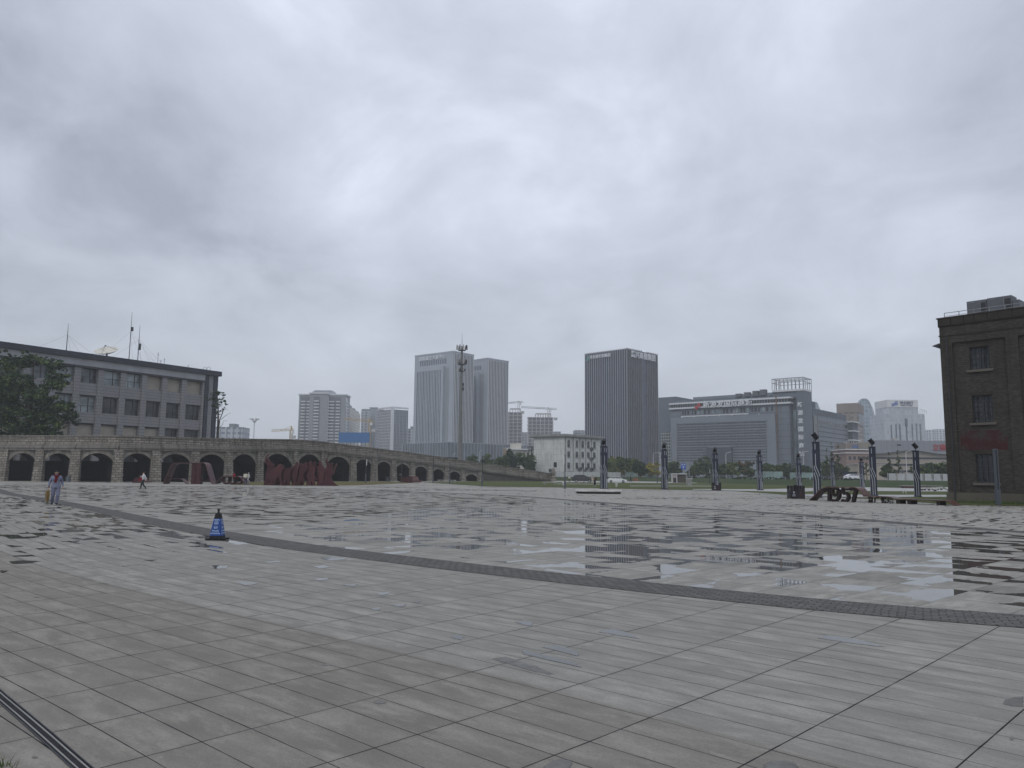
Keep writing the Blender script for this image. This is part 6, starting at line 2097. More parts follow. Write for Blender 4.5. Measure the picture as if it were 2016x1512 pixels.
# slender lamp posts
def lamp_post(lab, x, yb, yt, panel=1):
    g_ = G(x, yb); h = P(x, yt, g_.y).z
    o = thing('lamp_post', lab, 'lamp post', g_, 0, 'slim dark lamp posts round the lawns')
    b = MB(); b.box(-.11, .11, -.09, .09, 0, h * .36); b.box(-.15, .15, -.13, .13, 0, .05); b.build('base', m_malld, o)
    b = MB(); b.box(-.055, .055, -.05, .05, h * .36, h); b.build('pole', m_darkmetal, o)
    if panel:
        b = MB(); b.box(-.17 if panel < 0 else .057, -.057 if panel < 0 else .17, -.05, .05, h * .72, h * .97); b.build('lamp_panel', m_white, o)
    return o
for a_ in (('slim lamp post with a pale lamp panel left of the stepped steel seat', 719.5, 950.5, 903, 1), ('slim lamp post standing before the third smallest arch', 852.5, 951, 900, 0),
           ('slim lamp post between the two smallest arches and the ramp wall', 885.2, 952.6, 905, 0), ('thick dark lamp post in front of the ramp wall', 949, 957.2, 898, 0),
           ('slim lamp post with a pale lamp panel left of the pale old block', 1112.2, 962, 895, -1), ('slim lamp post with a white lamp panel in front of the dark minivan', 1149.3, 951, 915, 1),
           ('slim green lamp post with a pale panel left of the dark planter', 1397, 953, 923, 1), ('faint slim lamp post behind the grey haired person', 790, 949.5, 908, 0),
           ('slim dark post on the grass right of the walker in black', 1294, 951, 921, 0)):
    lamp_post(*a_)
g_ = G(1965.5, 995)
o = thing('lamp_post', 'tall blue grey post in front of the lowest window of the brick building', 'lamp post', g_)
h = P(1961, 886, g_.y).z
b = MB(); b.box(-.13, .13, -.13, .13, 0, h * .28); b.build('base', m_malld, o)
b = MB(); b.box(-.10, -.03, -.1, .1, h * .28, h); b.box(.06, .13, -.1, .1, h * .28, h); b.box(-.10, .13, -.1, .1, h, h + .08); b.build('pole', m_malld, o)
def bollard(lab, x, yb, yt):
    g_ = G(x, yb); h = P(x, yt, g_.y).z
    o = thing('bollard', lab, 'bollard', g_, 0, 'short lawn bollards with white tops')
    b = MB(); b.lathe([(.17, 0), (.15, h * .7)], 12); b.build('stem', m_conc, o)
    b = MB(); b.lathe([(.19, h * .70 + .002), (.2, h * .95), (.12, h)], 12); b.build('cap', m_white, o)
bollard('short white topped bollard beside the lamp post left of the pale old block', 1109, 955.8, 949.6)
bollard('short white topped bollard on the lawn below the white car', 1213.7, 958.2, 951.8)

# street lamps, road sign, kiosk
m_lampwhite = M('lamp_white', (.55, .56, .57), .5, .06, 1)
def street_lamp(lab, x, yt, yb, Y, arm, zb=BANKH, r=.12):
    g_ = W(x, Y, zb); h = P(x, yt, Y).z - zb
    o = thing('street_lamp', lab, 'street lamp', g_, 0, 'white street lamps by the road')
    b = MB(); b.tube([(0, 0, 0), (0, 0, h * .5), (0, 0, h * .94), (arm * .25, 0, h), (arm, 0, h * 1.03)], [r, r * .8, r * .6, r * .5, r * .45], 8); b.build('pole', m_lampwhite, o)
    b = MB(); b.box(min(arm, arm * 1.35), max(arm, arm * 1.35), -.14, .14, h * 1.03 - .05, h * 1.03 + .1); b.build('lamp_head', m_lampwhite, o)
street_lamp('white street lamp in front of the dark entrance of the shopping mall', 1430, 891.5, 937, 250, 1.3)
street_lamp('white street lamp left of the largest striped column', 1583, 890, 916, 262, 1.3)
street_lamp('white street lamp between the dark fin tower and the shopping mall', 1286.5, 892, 915, 300, 1.6)
street_lamp('white street lamp left of the striped column nearest the brick building', 1786, 889, 932, 205, .9)
street_lamp('pale street lamp rising over the ramp at the feet of the twin towers', 943.5, 888, 916, 300, .8, r=.09)
street_lamp('pale street lamp among the trees over the ramp', 1014, 887, 905, 300, .8, r=.1)
street_lamp('small pale street lamp over the parapet before the podium', 891, 893.5, 915, 300, .8, r=.1)
g_ = W(496, 320, BANKH); h = P(496.5, 826, 320).z - BANKH
o = thing('high_mast_lamp', 'tall floodlight mast with a crown of lamps over the viaduct parapet', 'street lamp', g_)
b = MB(); b.tube([(0, 0, 0), (0, 0, h)], [.3, .16], 8); b.build('pole', m_lampwhite, o)
b = MB()
for k in range(6):
    a_ = 2 * PI * k / 6 + .2
    b.bar((0, 0, h - 1.4), (1.6 * math.cos(a_), 1.6 * math.sin(a_), h + .1), .13); b.box(1.6 * math.cos(a_) - .35, 1.6 * math.cos(a_) + .35, 1.6 * math.sin(a_) - .3, 1.6 * math.sin(a_) + .3, h + .1, h + .35)
b.build('lamp_crown', m_craneg, o)
g_ = W(1357, 215, 1.0); h = P(1357, 902, 215).z - 1.0
o = thing('road_sign', 'blue direction sign on a grey pole beside the kiosk', 'road sign', g_)
b = MB(); b.tube([(0, 0, 0), (0, 0, h)], [.12, .09], 8); b.bar((0, 0, h * .62), (-2.4, 0, h * .62), .09); b.build('pole', m_steel, o)
x0, x1 = W(1340.8, 215).x - g_.x, W(1350.6, 215).x - g_.x
z0, z1 = P(1345, 924, 215).z - 1.0, P(1345, 912.5, 215).z - 1.0
b = MB(); b.box(x0, x1, -.16, -.10, z0, z1); b.build('sign_board', M('road_sign_blue', (.015, .085, .36), .45, .05), o)
b = MB(); xm = (x0 + x1) / 2; hh = z1 - z0
b.stroke([(xm, z0 + hh * .12), (xm, z0 + hh * .62)], .09, -.175, -.162); b.stroke([(x0 + .2, z0 + hh * .4), (x1 - .2, z0 + hh * .4)], .08, -.174, -.163)
b.box(x0 + .15, xm - .12, -.172, -.162, z0 + hh * .72, z0 + hh * .84); b.box(xm + .1, x1 - .15, -.172, -.162, z0 + hh * .72, z0 + hh * .84); b.build('sign_marking', m_white, o)

g_ = G(1325.5, 950.6); g2 = G(1355, 951.0)
o = thing('kiosk', 'small flat roofed kiosk with a dark brown front on the lawn', 'kiosk', g_, 0)
w_ = (g2.x - g_.x); h = P(1340, 932.3, g_.y).z
b = MB(); b.box(0, w_, .3, 2.6, 0, h - .18); b.build('wall', M('kiosk_cream', (.42, .40, .36), .7, .1, 1), o)
b = MB(); b.box(-.15, w_ + .15, -.15, 2.8, h - .18 + .002, h); b.build('roof', m_white, o)
b = MB(); b.box(w_ * .32, w_ * .97, .24, .299, .05, h - .2); b.build('front_panel', M('kiosk_brown', (.055, .045, .038), .6, .2, 1), o)
b = MB(); b.box(.05, w_ * .25, .25, .298, .05, h * .55); b.build('door', m_darkmetal, o)
b = MB(); b.box(w_ * .27, w_ * .30, .1, .297, 0, h - .19); b.build('post', m_white, o)
g_ = G(1357, 955.5)
o = thing('stone_pillar', 'squat grey stone pillar right of the kiosk', 'pillar', g_)
b = MB(); b.box(-.45, .45, -.4, .4, 0, 1.15); b.build('shaft', m_oldcorn, o)
b = MB(); b.box(-.55, .55, -.5, .5, 1.152, 1.35); b.build('cap', m_conc, o)
g_ = W(1250.5, 236, .6)
o = thing('wooden_crate', 'brownish crate on the grass right of the walker in black', 'crate', (g_.x, g_.y, .1))
b = MB(); b.box(-.6, 1.0, 0, .9, 0, .95); b.build('box', M('crate_orange', (.22, .10, .05), .8, .2, 2), o)
b = MB()
for z_ in (.1, .45, .8): b.box(-.62, 1.02, -.03, -.001, z_, z_ + .1)
b.build('batten', M('crate_batten', (.28, .15, .08), .8, .2, 2), o)

# slot drain at the lower left
pts = [G(x, y) for x, y in ((-60, 1318), (0, 1373), (45, 1411), (90, 1450), (130, 1486), (165, 1517), (215, 1562))]
o = thing('slot_drain', 'dark slot drain with two steel strips at the lower left corner', 'drain', (0, 0, 0))
def along(offs, w_, z_, h_):
    b = MB()
    for a_, c_ in zip(pts, pts[1:]):
        d = (c_ - a_).normalized(); n_ = Vector((-d.y, d.x, 0))
        q_ = [a_ + n_ * (offs - w_ / 2), c_ + n_ * (offs - w_ / 2), c_ + n_ * (offs + w_ / 2), a_ + n_ * (offs + w_ / 2)]
        b.hexa([(v.x, v.y, z_) for v in q_] + [(v.x, v.y, z_ + h_) for v in q_])
    return b
along(0, .080, .003, .003).build('channel', m_black, o)
for k in (-.022, .022):
    along(k, .007, .0062, .005).build('grate_bar', m_oldcorn, o)
for k in (-.044, .044): along(k, .007, .0031, .007).build('edge_strip', m_darkmetal, o)

# ------------------------------------------------------------------ police cone
g_ = G(427.5, 1063)
cone = thing('traffic_cone', 'blue and black police traffic cone with white lettering on the paving', 'traffic cone', g_, R(-22) - math.atan2(g_.x, g_.y) * 1.0)
m_rubber = M('black_rubber', (.012, .012, .013), .55, .2, 8)
m_blue = M('reflective_blue', (.010, .050, .23), .45, .08, 6, .5)
m_pale = M('reflective_pale', (.42, .55, .72), .4, .06, 6, .5)
b = MB()
hb_ = .235
o8 = lambda h_, c_: [(-h_ + c_, -h_), (h_ - c_, -h_), (h_, -h_ + c_), (h_, h_ - c_), (h_ - c_, h_), (-h_ + c_, h_), (-h_, h_ - c_), (-h_, -h_ + c_)]
b.plate(o8(hb_, .05), 0, .055); b.build('base', m_rubber, cone)
hw_ = lambda z: .155 - (.155 - .062) * (z - .055) / (.66 - .055)
def frus(z0, z1, m, name, grow=0.0):
    b = MB()
    q0, q1 = o8(hw_(z0) + grow, .03), o8(hw_(z1) + grow, .03 * hw_(z1) / .15)
    n_ = 8
    b.add([(x, y, z0) for x, y in q0] + [(x, y, z1) for x, y in q1], [list(reversed(range(8))), list(range(8, 16))] + [[i, (i + 1) % 8, (i + 1) % 8 + 8, i + 8] for i in range(8)])
    return b.build(name, m, cone)
frus(.056, .665, m_rubber, 'body')
sl_ = frus(.112, .535, m_blue, 'sleeve', .004)
b = MB(); b.lathe([(.035, .666), (.024, .70), (.022, .725), (.032, .735), (.034, .76), (.015, .775)], 12); b.build('knob', m_rubber, cone, smooth=True)
slope = math.atan((.155 - .062) / .605)
for face in range(4):
    Rz = Matrix.Rotation(PI / 2 * face, 4, 'Z')
    def on_face(z): return Rz @ Matrix.Translation((0, -hw_(z) - .0065, z)) @ Matrix.Rotation(PI / 2 - slope, 4, 'X')
    for s_, z_, wd_ in (('警察', .315, .105), ('POLICE', .235, .165)):
        ob = text(s_, 'lettering', m_pale, sl_, width=wd_, loc=(0, 0, 0), rot=on_face(z_), extrude=.001, bold=.02)
    b = MB()
    for z_ in (.175, .505):
        for r_i in range(2):
            n_ = 9
            for k in range(n_):
                if (k + r_i) % 2: continue
                w_ = hw_(z_) * 1.72 / n_
                x = -hw_(z_) * .86 + w_ * k
                b.add([on_face(z_) @ Vector((x + dx, (r_i - 1) * .017 + dy, .0005)) for dx, dy in ((0, 0), (w_, 0), (w_, .017), (0, .017))], [(0, 1, 2, 3)])
    b.build('check_band', m_pale, sl_)
    b = MB()
    z_ = .425
    for r0, r1, a0, a1 in ((.034, .043, -30, 210), (.050, .054, 0, 360), (.010, .018, 0, 360)):
        n_ = 20
        for k in range(n_):
            t0, t1 = R(a0 + (a1 - a0) * k / n_), R(a0 + (a1 - a0) * (k + 1) / n_)
            b.add([on_face(z_) @ Vector((r_ * math.cos(t_), r_ * math.sin(t_), .0005)) for r_, t_ in ((r0, t0), (r1, t0), (r1, t1), (r0, t1))], [(0, 1, 2, 3)])
    b.add([on_face(z_) @ Vector((x, y, .0005)) for x, y in ((-.028, -.022), (.028, -.022), (.03, -.014), (-.03, -.014))], [(0, 1, 2, 3)])
    b.build('emblem', m_pale, sl_)
# ------------------------------------------------------------------ people
m_skin = M('skin', (.36, .22, .15), .6, .06, 4)
m_hair = M('black_hair', (.012, .011, .011), .6, .2, 20)
m_grey_hair = M('grey_hair', (.32, .31, .30), .7, .15, 20)
def cloth(name, c): return M(name, c, .85, .18, 6, .15)
m_work = cloth('grey_blue_work_cloth', (.185, .20, .275))
m_workd = cloth('grey_blue_trouser_cloth', (.16, .17, .24))
m_scarf = cloth('red_scarf_cloth', (.13, .018, .018))
m_blackc = cloth('black_cloth', (.014, .014, .017))
m_whitec = cloth('white_cloth', (.55, .55, .56))
m_cream_c = cloth('cream_cloth', (.55, .52, .42))
m_jean = cloth('dark_jeans_cloth', (.025, .035, .075))
m_green = cloth('dark_green_cloth', (.030, .040, .036))
m_redc = cloth('red_cloth', (.30, .015, .025))
m_brownc = cloth('brown_red_cloth', (.095, .045, .032))
m_tan = cloth('tan_umbrella_cloth', (.23, .155, .065))
m_shoe = M('dark_shoe', (.012, .012, .013), .5, .2, 8)

BASE = dict(pel=(0, 0, .96), wst=(0, .01, 1.10), chs=(0, .01, 1.30), nck=(0, .01, 1.47), hd0=(0, -.005, 1.56), hd1=(0, -.01, 1.64), hd2=(0, .0, 1.70),
            sL=(.19, .01, 1.40), eL=(.26, .03, 1.14), wL=(.27, -.03, .90), hL=(.265, -.05, .82), sR=(-.19, .01, 1.40), eR=(-.26, .03, 1.14), wR=(-.27, -.03, .90), hR=(-.265, -.05, .82),
            pL=(.10, 0, .92), kL=(.11, -.02, .50), aL=(.115, .02, .09), tL=(.13, -.15, .035), pR=(-.10, 0, .92), kR=(-.11, -.02, .50), aR=(-.115, .02, .09), tR=(-.13, -.15, .035))
RAD = dict(pel=(.155, .115), wst=(.145, .105), chs=(.175, .115), nck=(.062, .06), hd0=(.072, .085), hd1=(.078, .095), hd2=(.06, .07), sL=.075, eL=.055, wL=.036, hL=.036,
           pL=.10, kL=.075, aL=.055, tL=.042)
EDGES = [('pel', 'wst', 'top'), ('wst', 'chs', 'top'), ('chs', 'nck', 'top'), ('nck', 'hd0', 'skin'), ('hd0', 'hd1', 'skin'), ('hd1', 'hd2', 'skin')]
for s_ in 'LR':
    EDGES += [('chs', 's' + s_, 'top'), ('s' + s_, 'e' + s_, 'top'), ('e' + s_, 'w' + s_, 'top'), ('w' + s_, 'h' + s_, 'skin'),
              ('pel', 'p' + s_, 'pants'), ('p' + s_, 'k' + s_, 'pants'), ('k' + s_, 'a' + s_, 'pants'), ('a' + s_, 't' + s_, 'shoe')]

def person(label, loc, rz, height, mats, pose=None, fingers=False, thick=1.0, hair='short', group=None, skirt=False, hairm=None):
    """one continuous skinned body, its faces given cloth or skin by the nearest limb; faces -y before rotation"""
    o = thing('person', label, 'person', loc, rz, group)
    J = dict(BASE); J.update(pose or {})
    k = height / 1.76
    names = list(J)
    vs = [tuple(c * k for c in J[n_]) for n_ in names]
    rad = []
    for n_ in names:
        r_ = RAD.get(n_) or RAD.get(n_[:-1] + 'L')
        r_ = r_ if isinstance(r_, tuple) else (r_, r_)
        f_ = thick if n_[0] in 'pwceksa' and n_ not in ('nck',) and n_[:-1] not in ('h', 't', 'w') else 1
        rad.append((r_[0] * k * f_, r_[1] * k * f_))
    ed = [(names.index(a), names.index(b)) for a, b, _ in EDGES]
    lab = [c for _, _, c in EDGES]
    if fingers:
        for s_ in 'LR':
            hx = Vector(J['h' + s_]); wx = Vector(J['w' + s_]); d = (hx - wx).normalized()
            sg = 1 if s_ == 'L' else -1
            for q in range(5):
                off = Vector((0, -.033 + .022 * q, 0)) if q < 4 else Vector((-.02 * sg, -.045, .03))
                ln = (.055, .068, .064, .05, .05)[q]
                p1 = hx + off + d * .03
                p2 = p1 + d * ln * .5 + Vector((-.008 * sg, 0, 0)) + (Vector((0, -.02, 0)) if q == 4 else Vector())
                p3 = p2 + d * ln * .5 + Vector((-.02 * sg, 0, 0))
                i0 = len(vs)
                vs += [tuple(p * k) for p in (p1, p2, p3)]
                rad += [(.011 * k, .011 * k), (.0095 * k, .0095 * k), (.0085 * k, .0085 * k)]
                ed += [(names.index('h' + s_), i0), (i0, i0 + 1), (i0 + 1, i0 + 2)]
                lab += ['skin'] * 3
    me = bpy.data.meshes.new('body')
    me.from_pydata(vs, ed, [])
    tmp = bpy.data.objects.new('body', me)
    COL.objects.link(tmp)
    tmp.modifiers.new('Skin', 'SKIN')
    sk = me.skin_vertices[0].data
    for i, r_ in enumerate(rad):
        sk[i].radius = r_
        sk[i].use_root = (i == 0)
    sub = tmp.modifiers.new('Sub', 'SUBSURF'); sub.levels = sub.render_levels = 2 if fingers else 1
    dg = bpy.context.evaluated_depsgraph_get()
    bm_ = bpy.data.meshes.new_from_object(tmp.evaluated_get(dg))
    bpy.data.objects.remove(tmp)
    keys = ['top', 'pants', 'skin', 'shoe']
    bm_.materials.clear()
    for q in keys: bm_.materials.append(mats[q])
    A = np.array([vs[a] for a, b in ed]); B = np.array([vs[b] for a, b in ed])
    idx = np.array([keys.index(c) for c in lab])
    r0 = np.array([(rad[a][0] + rad[b][0]) / 2 for a, b in ed])
    C = np.array([p.center[:] for p in bm_.polygons])
    AB = B - A
    t_ = np.clip(((C[:, None] - A) * AB).sum(2) / np.maximum((AB * AB).sum(1), 1e-9), 0, 1)
    D = np.linalg.norm(C[:, None] - (A + t_[..., None] * AB), axis=2) - r0
    mi = idx[D.argmin(1)]
    wz = J['pel'][2] * k
    if not skirt:
        torso = (C[:, 2] < wz - .05 * k) & (mi == 0) & (np.abs(C[:, 0]) < .17 * k)
        mi[torso] = 1
    bm_.polygons.foreach_set('material_index', mi.astype(np.int32))
    bm_.shade_smooth()
    body = bpy.data.objects.new('body', bm_); COL.objects.link(body); body.parent = o
    h1 = Vector(J['hd1']) * k
    b = MB()
    hr = .093 * k
    for (dx, dy, dz, rx, ry, rz_) in ((0, .018 * k, .035 * k, hr * .92, hr * 1.04, hr * .86), (0, .045 * k, -.03 * k, hr * .80, hr * .72, hr * .95)):
        b.ball(h1 + Vector((dx, dy, dz)), rx, ry, rz_, 12, 8)
    if hair == 'long': b.ball(h1 + Vector((0, .06 * k, -.13 * k)), hr * .8, hr * .5, hr * 1.5, 10, 6)
    if hair == 'cap': b.lathe([(.1 * k, 0), (.15 * k, .005)], 12, (h1.x, h1.y - .06 * k, h1.z + .04 * k))
    b.build('hair' if hair != 'cap' else 'hat', hairm or m_hair, o, smooth=True)
    b = MB()
    for sx in (-1, 1): b.ball(h1 + Vector((sx * .033 * k, -.088 * k, -.002 * k)), .013 * k, .008 * k, .008 * k, 6, 4)
    b.ball(h1 + Vector((0, -.082 * k, -.062 * k)), .024 * k, .010 * k, .007 * k, 6, 4)
    b.build('eyes_and_mouth', M('face_dark', (.10, .045, .04), .6, .1, 5) if 'face_dark' not in bpy.data.materials else bpy.data.materials['face_dark'], o)
    b = MB(); b.ball(h1 + Vector((0, -.10 * k, -.028 * k)), .014 * k, .02 * k, .024 * k, 6, 4)
    for sx in (-1, 1): b.ball(h1 + Vector((sx * .088 * k, .005, -.015 * k)), .013 * k, .022 * k, .032 * k, 6, 4)
    b.build('nose_and_ears', m_skin, o, smooth=True)
    return o, J, k

face = lambda g_: -math.atan2(g_.x, g_.y)        # turn a figure towards the camera
# man in grey-blue work clothes walking to the camera
g_ = G(107, 994)
man, J, k = person('man walking in grey blue work clothes with a dark red scarf and a folded umbrella', g_, face(g_) + .12, 1.72,
                   dict(top=m_work, pants=m_workd, skin=m_skin, shoe=m_shoe),
                   dict(kL=(.10, -.16, .50), aL=(.07, -.10, .10), tL=(.08, -.27, .05), kR=(-.10, -.03, .50), aR=(-.10, .12, .10), tR=(-.12, -.03, .035),
                        pel=(.02, 0, .96), eR=(-.275, .06, 1.14), wR=(-.315, .01, .90), hR=(-.325, -.02, .83), eL=(.285, .09, 1.15), wL=(.315, -.02, .93), hL=(.31, -.06, .86)), fingers=True, thick=1.22)
b = MB()
b.tube([Vector(p) * k for p in ((-.10, -.03, 1.50), (-.05, -.12, 1.45), (.05, -.12, 1.45), (.10, -.03, 1.50), (.05, .09, 1.52), (-.05, .09, 1.52), (-.10, -.03, 1.50))], .045 * k, 8)
b.hexa([Vector(p) * k for p in ((-.11, -.165, 1.14), (.0, -.165, 1.12), (.0, -.13, 1.12), (-.11, -.13, 1.14), (-.07, -.16, 1.46), (.05, -.16, 1.46), (.05, -.11, 1.46), (-.07, -.11, 1.46))])
b.build('scarf', m_scarf, man, smooth=True)
b = MB()
b.lathe([(.215 * k, .86 * k), (.222 * k, .90 * k), (.20 * k, 1.06 * k), (.19 * k, 1.12 * k)], 18, (.01 * k, .005, 0), Matrix.Diagonal((1, .78, 1)))
b.build('jacket_hem', m_work, man, smooth=True)
b = MB()
for sx in (-1, 1): b.box((sx * .10 - .055) * k, (sx * .10 + .055) * k, -.155 * k, -.125 * k, 1.24 * k, 1.33 * k)
b.build('pocket', m_workd, man)
ho = Matrix.Translation(g_) @ Matrix.Rotation(man.rotation_euler.z, 4, 'Z') @ (Vector((-.33, -.03, .78)) * k)
um = thing('folded_umbrella', 'folded tan umbrella hanging point down from the hand of the man in work clothes', 'umbrella', ho)
b = MB(); b.lathe([(.02, -.04), (.04, -.10), (.068, -.24), (.06, -.38), (.035, -.56), (.016, -.66)], 9); 
for q in range(5):
    a_ = 2 * PI * q / 5
    b.bar((.05 * math.cos(a_), .05 * math.sin(a_), -.06), (.085 * math.cos(a_), .085 * math.sin(a_), -.28), .02, .05); b.bar((.085 * math.cos(a_), .085 * math.sin(a_), -.28), (.03 * math.cos(a_), .03 * math.sin(a_), -.60), .02, .05)
b.build('canopy', m_tan, um)
b = MB(); b.tube([(0, 0, .10), (0, 0, -.78)], .012, 6); b.build('shaft', m_darkmetal, um)
b = MB(); b.tube([(0, 0, .10), (0, 0, .13), (.03, 0, .16), (.06, 0, .13), (.06, 0, .09)], .014, 6); b.build('handle', m_brownc, um)

STR = dict(kL=(.10, -.20, .50), aL=(.10, -.24, .10), tL=(.11, -.40, .07), kR=(-.10, .02, .50), aR=(-.10, .32, .16), tR=(-.11, .22, .04),
           eL=(.25, .14, 1.16), wL=(.25, .16, .93), hL=(.25, .16, .85), eR=(-.25, -.06, 1.15), wR=(-.22, -.24, 1.02), hR=(-.2, -.3, 1.0))
g_ = G(281, 963.8)
wk, J, k = person('person striding left in a white top and dark trousers with a red bag', g_, face(g_) - 1.25, 1.66, dict(top=m_whitec, pants=m_green, skin=m_skin, shoe=m_shoe),
                  dict(STR, eR=(-.22, -.10, 1.2), wR=(-.12, -.28, 1.30), hR=(-.1, -.32, 1.35)), thick=1.12, hair='long')
bag = thing('shoulder_bag', 'red shoulder bag hanging at the hip of the striding person in white', 'bag', g_, face(g_) - 1.25)
b = MB(); b.box(-.36, -.22, -.24, .12, .80, 1.08); b.build('bag_body', m_redc, bag)
b = MB(); b.tube([(-.29, -.2, 1.07), (-.2, -.08, 1.35), (-.05, 0, 1.46), (.05, .05, 1.4)], .012, 6); b.build('strap', m_redc, bag)
g_ = G(240.5, 949)
pb, J, k = person('person in black standing under a black umbrella before the arches', g_, face(g_), 1.72, dict(top=m_blackc, pants=m_blackc, skin=m_skin, shoe=m_shoe),
                  dict(eL=(.24, -.08, 1.16), wL=(.14, -.2, 1.28), hL=(.13, -.22, 1.34)))
b = MB(); b.box(-.1, .12, -.17, -.12, 1.0, 1.16); b.build('white_pouch', m_whitec, pb)
u2 = thing('umbrella', 'open black umbrella held over the person in black', 'umbrella', g_, face(g_))
b = MB(); b.lathe([(.60, 1.74), (.58, 1.79), (.42, 1.90), (.22, 1.965), (.02, 1.99)], 16, (.1, -.1, 0)); b.build('canopy', m_blackc, u2, smooth=True)
b = MB(); b.tube([(.12, -.21, 1.25), (.1, -.1, 2.05)], .012, 6); b.build('shaft', m_darkmetal, u2)
g_ = G(483.5, 955)
pa_, J, k = person('person in dark jeans with a big cream backpack beside the ribbon sculpture', g_, face(g_) + PI - .3, 1.70, dict(top=m_cream_c, pants=m_jean, skin=m_skin, shoe=m_whitec), dict(eL=(.34, -.08, 1.3), wL=(.36, -.2, 1.45), hL=(.36, -.24, 1.5)))
bp = thing('backpack', 'cream backpack on the back of the person in dark jeans', 'backpack', g_, face(g_) + PI - .3)
b = MB(); b.box(-.22, .22, .12, .36, 1.0, 1.46); b.box(-.17, .17, .36, .42, 1.04, 1.25); b.build('bag_body', m_cream_c, bp)
b = MB(); b.tube([(-.13, .12, 1.42), (-.14, -.1, 1.42), (-.15, -.12, 1.1), (-.15, .12, 1.05)], .02, 6); b.build('strap', m_cream_c, bp)
b = MB(); b.tube([(.13, .12, 1.42), (.14, -.1, 1.42), (.15, -.12, 1.1), (.15, .12, 1.05)], .02, 6); b.build('strap', m_cream_c, bp)
g_ = G(488.5, 951.2)
person('person all in white with a white hat stepping behind the cream backpack', g_, face(g_) - 1.3, 1.66, dict(top=m_whitec, pants=m_whitec, skin=m_skin, shoe=m_whitec), STR, hair='cap', hairm=m_whitec)
g_ = G(460.5, 950.0)
person('person in a red coat half hidden behind the low end of the ribbon sculpture', g_, face(g_) + .6, 1.62, dict(top=m_redc, pants=m_blackc, skin=m_skin, shoe=m_shoe))
SIT = dict(pel=(0, .12, .50), wst=(0, .12, .66), chs=(0, .06, .88), nck=(0, .01, 1.05), hd0=(0, -.02, 1.13), hd1=(0, -.03, 1.21), hd2=(0, -.02, 1.27), sL=(.19, .05, .98), eL=(.25, -.04, .74), wL=(.18, -.26, .66), hL=(.16, -.33, .64),
           sR=(-.19, .05, .98), eR=(-.25, -.04, .74), wR=(-.18, -.26, .66), hR=(-.16, -.33, .64), pL=(.10, .08, .48), kL=(.13, -.36, .50), aL=(.13, -.36, .09), tL=(.14, -.52, .035), pR=(-.10, .08, .48), kR=(-.13, -.36, .50), aR=(-.13, -.36, .09), tR=(-.14, -.52, .035))
g_ = G(787.5, 950.2)
person('grey haired person in dark clothes standing beside the small steel stool', g_, face(g_) + .5, 1.66, dict(top=m_blackc, pants=m_blackc, skin=m_skin, shoe=m_shoe), hair='long', hairm=m_grey_hair)
g_ = G(1121, 949.0)
person('person in a pale top and dark skirt left of the dark minivan', g_, face(g_) + .4, 1.68, dict(top=m_cream_c, pants=m_green, skin=m_skin, shoe=m_shoe))
g_ = G(1171, 957)
person('stooping person in a brown red coat left of the first striped column', g_, face(g_) + .9, 1.66, dict(top=m_brownc, pants=m_blackc, skin=m_skin, shoe=m_whitec),
       dict(chs=(0, -.12, 1.22), wst=(0, -.02, 1.08), nck=(0, -.22, 1.34), hd0=(0, -.27, 1.40), hd1=(0, -.30, 1.47), hd2=(0, -.29, 1.53), sL=(.19, -.14, 1.28), sR=(-.19, -.14, 1.28), eL=(.25, -.25, 1.05), wL=(.2, -.4, .9), hL=(.18, -.45, .84), eR=(-.25, -.25, 1.05), wR=(-.2, -.4, .9), hR=(-.18, -.45, .84)), thick=1.25)
g_ = G(1166.5, 951.5)
person('person in a pinkish top behind the stooping one in brown red', g_, face(g_) - .4, 1.68, dict(top=cloth('pinkish_cloth', (.45, .34, .32)), pants=m_cream_c, skin=m_skin, shoe=m_shoe))
g_ = G(1241.5, 949.6)
person('person in black striding along the road right of the white car', g_, face(g_) + 1.3, 1.72, dict(top=m_blackc, pants=m_blackc, skin=m_skin, shoe=m_shoe), STR)

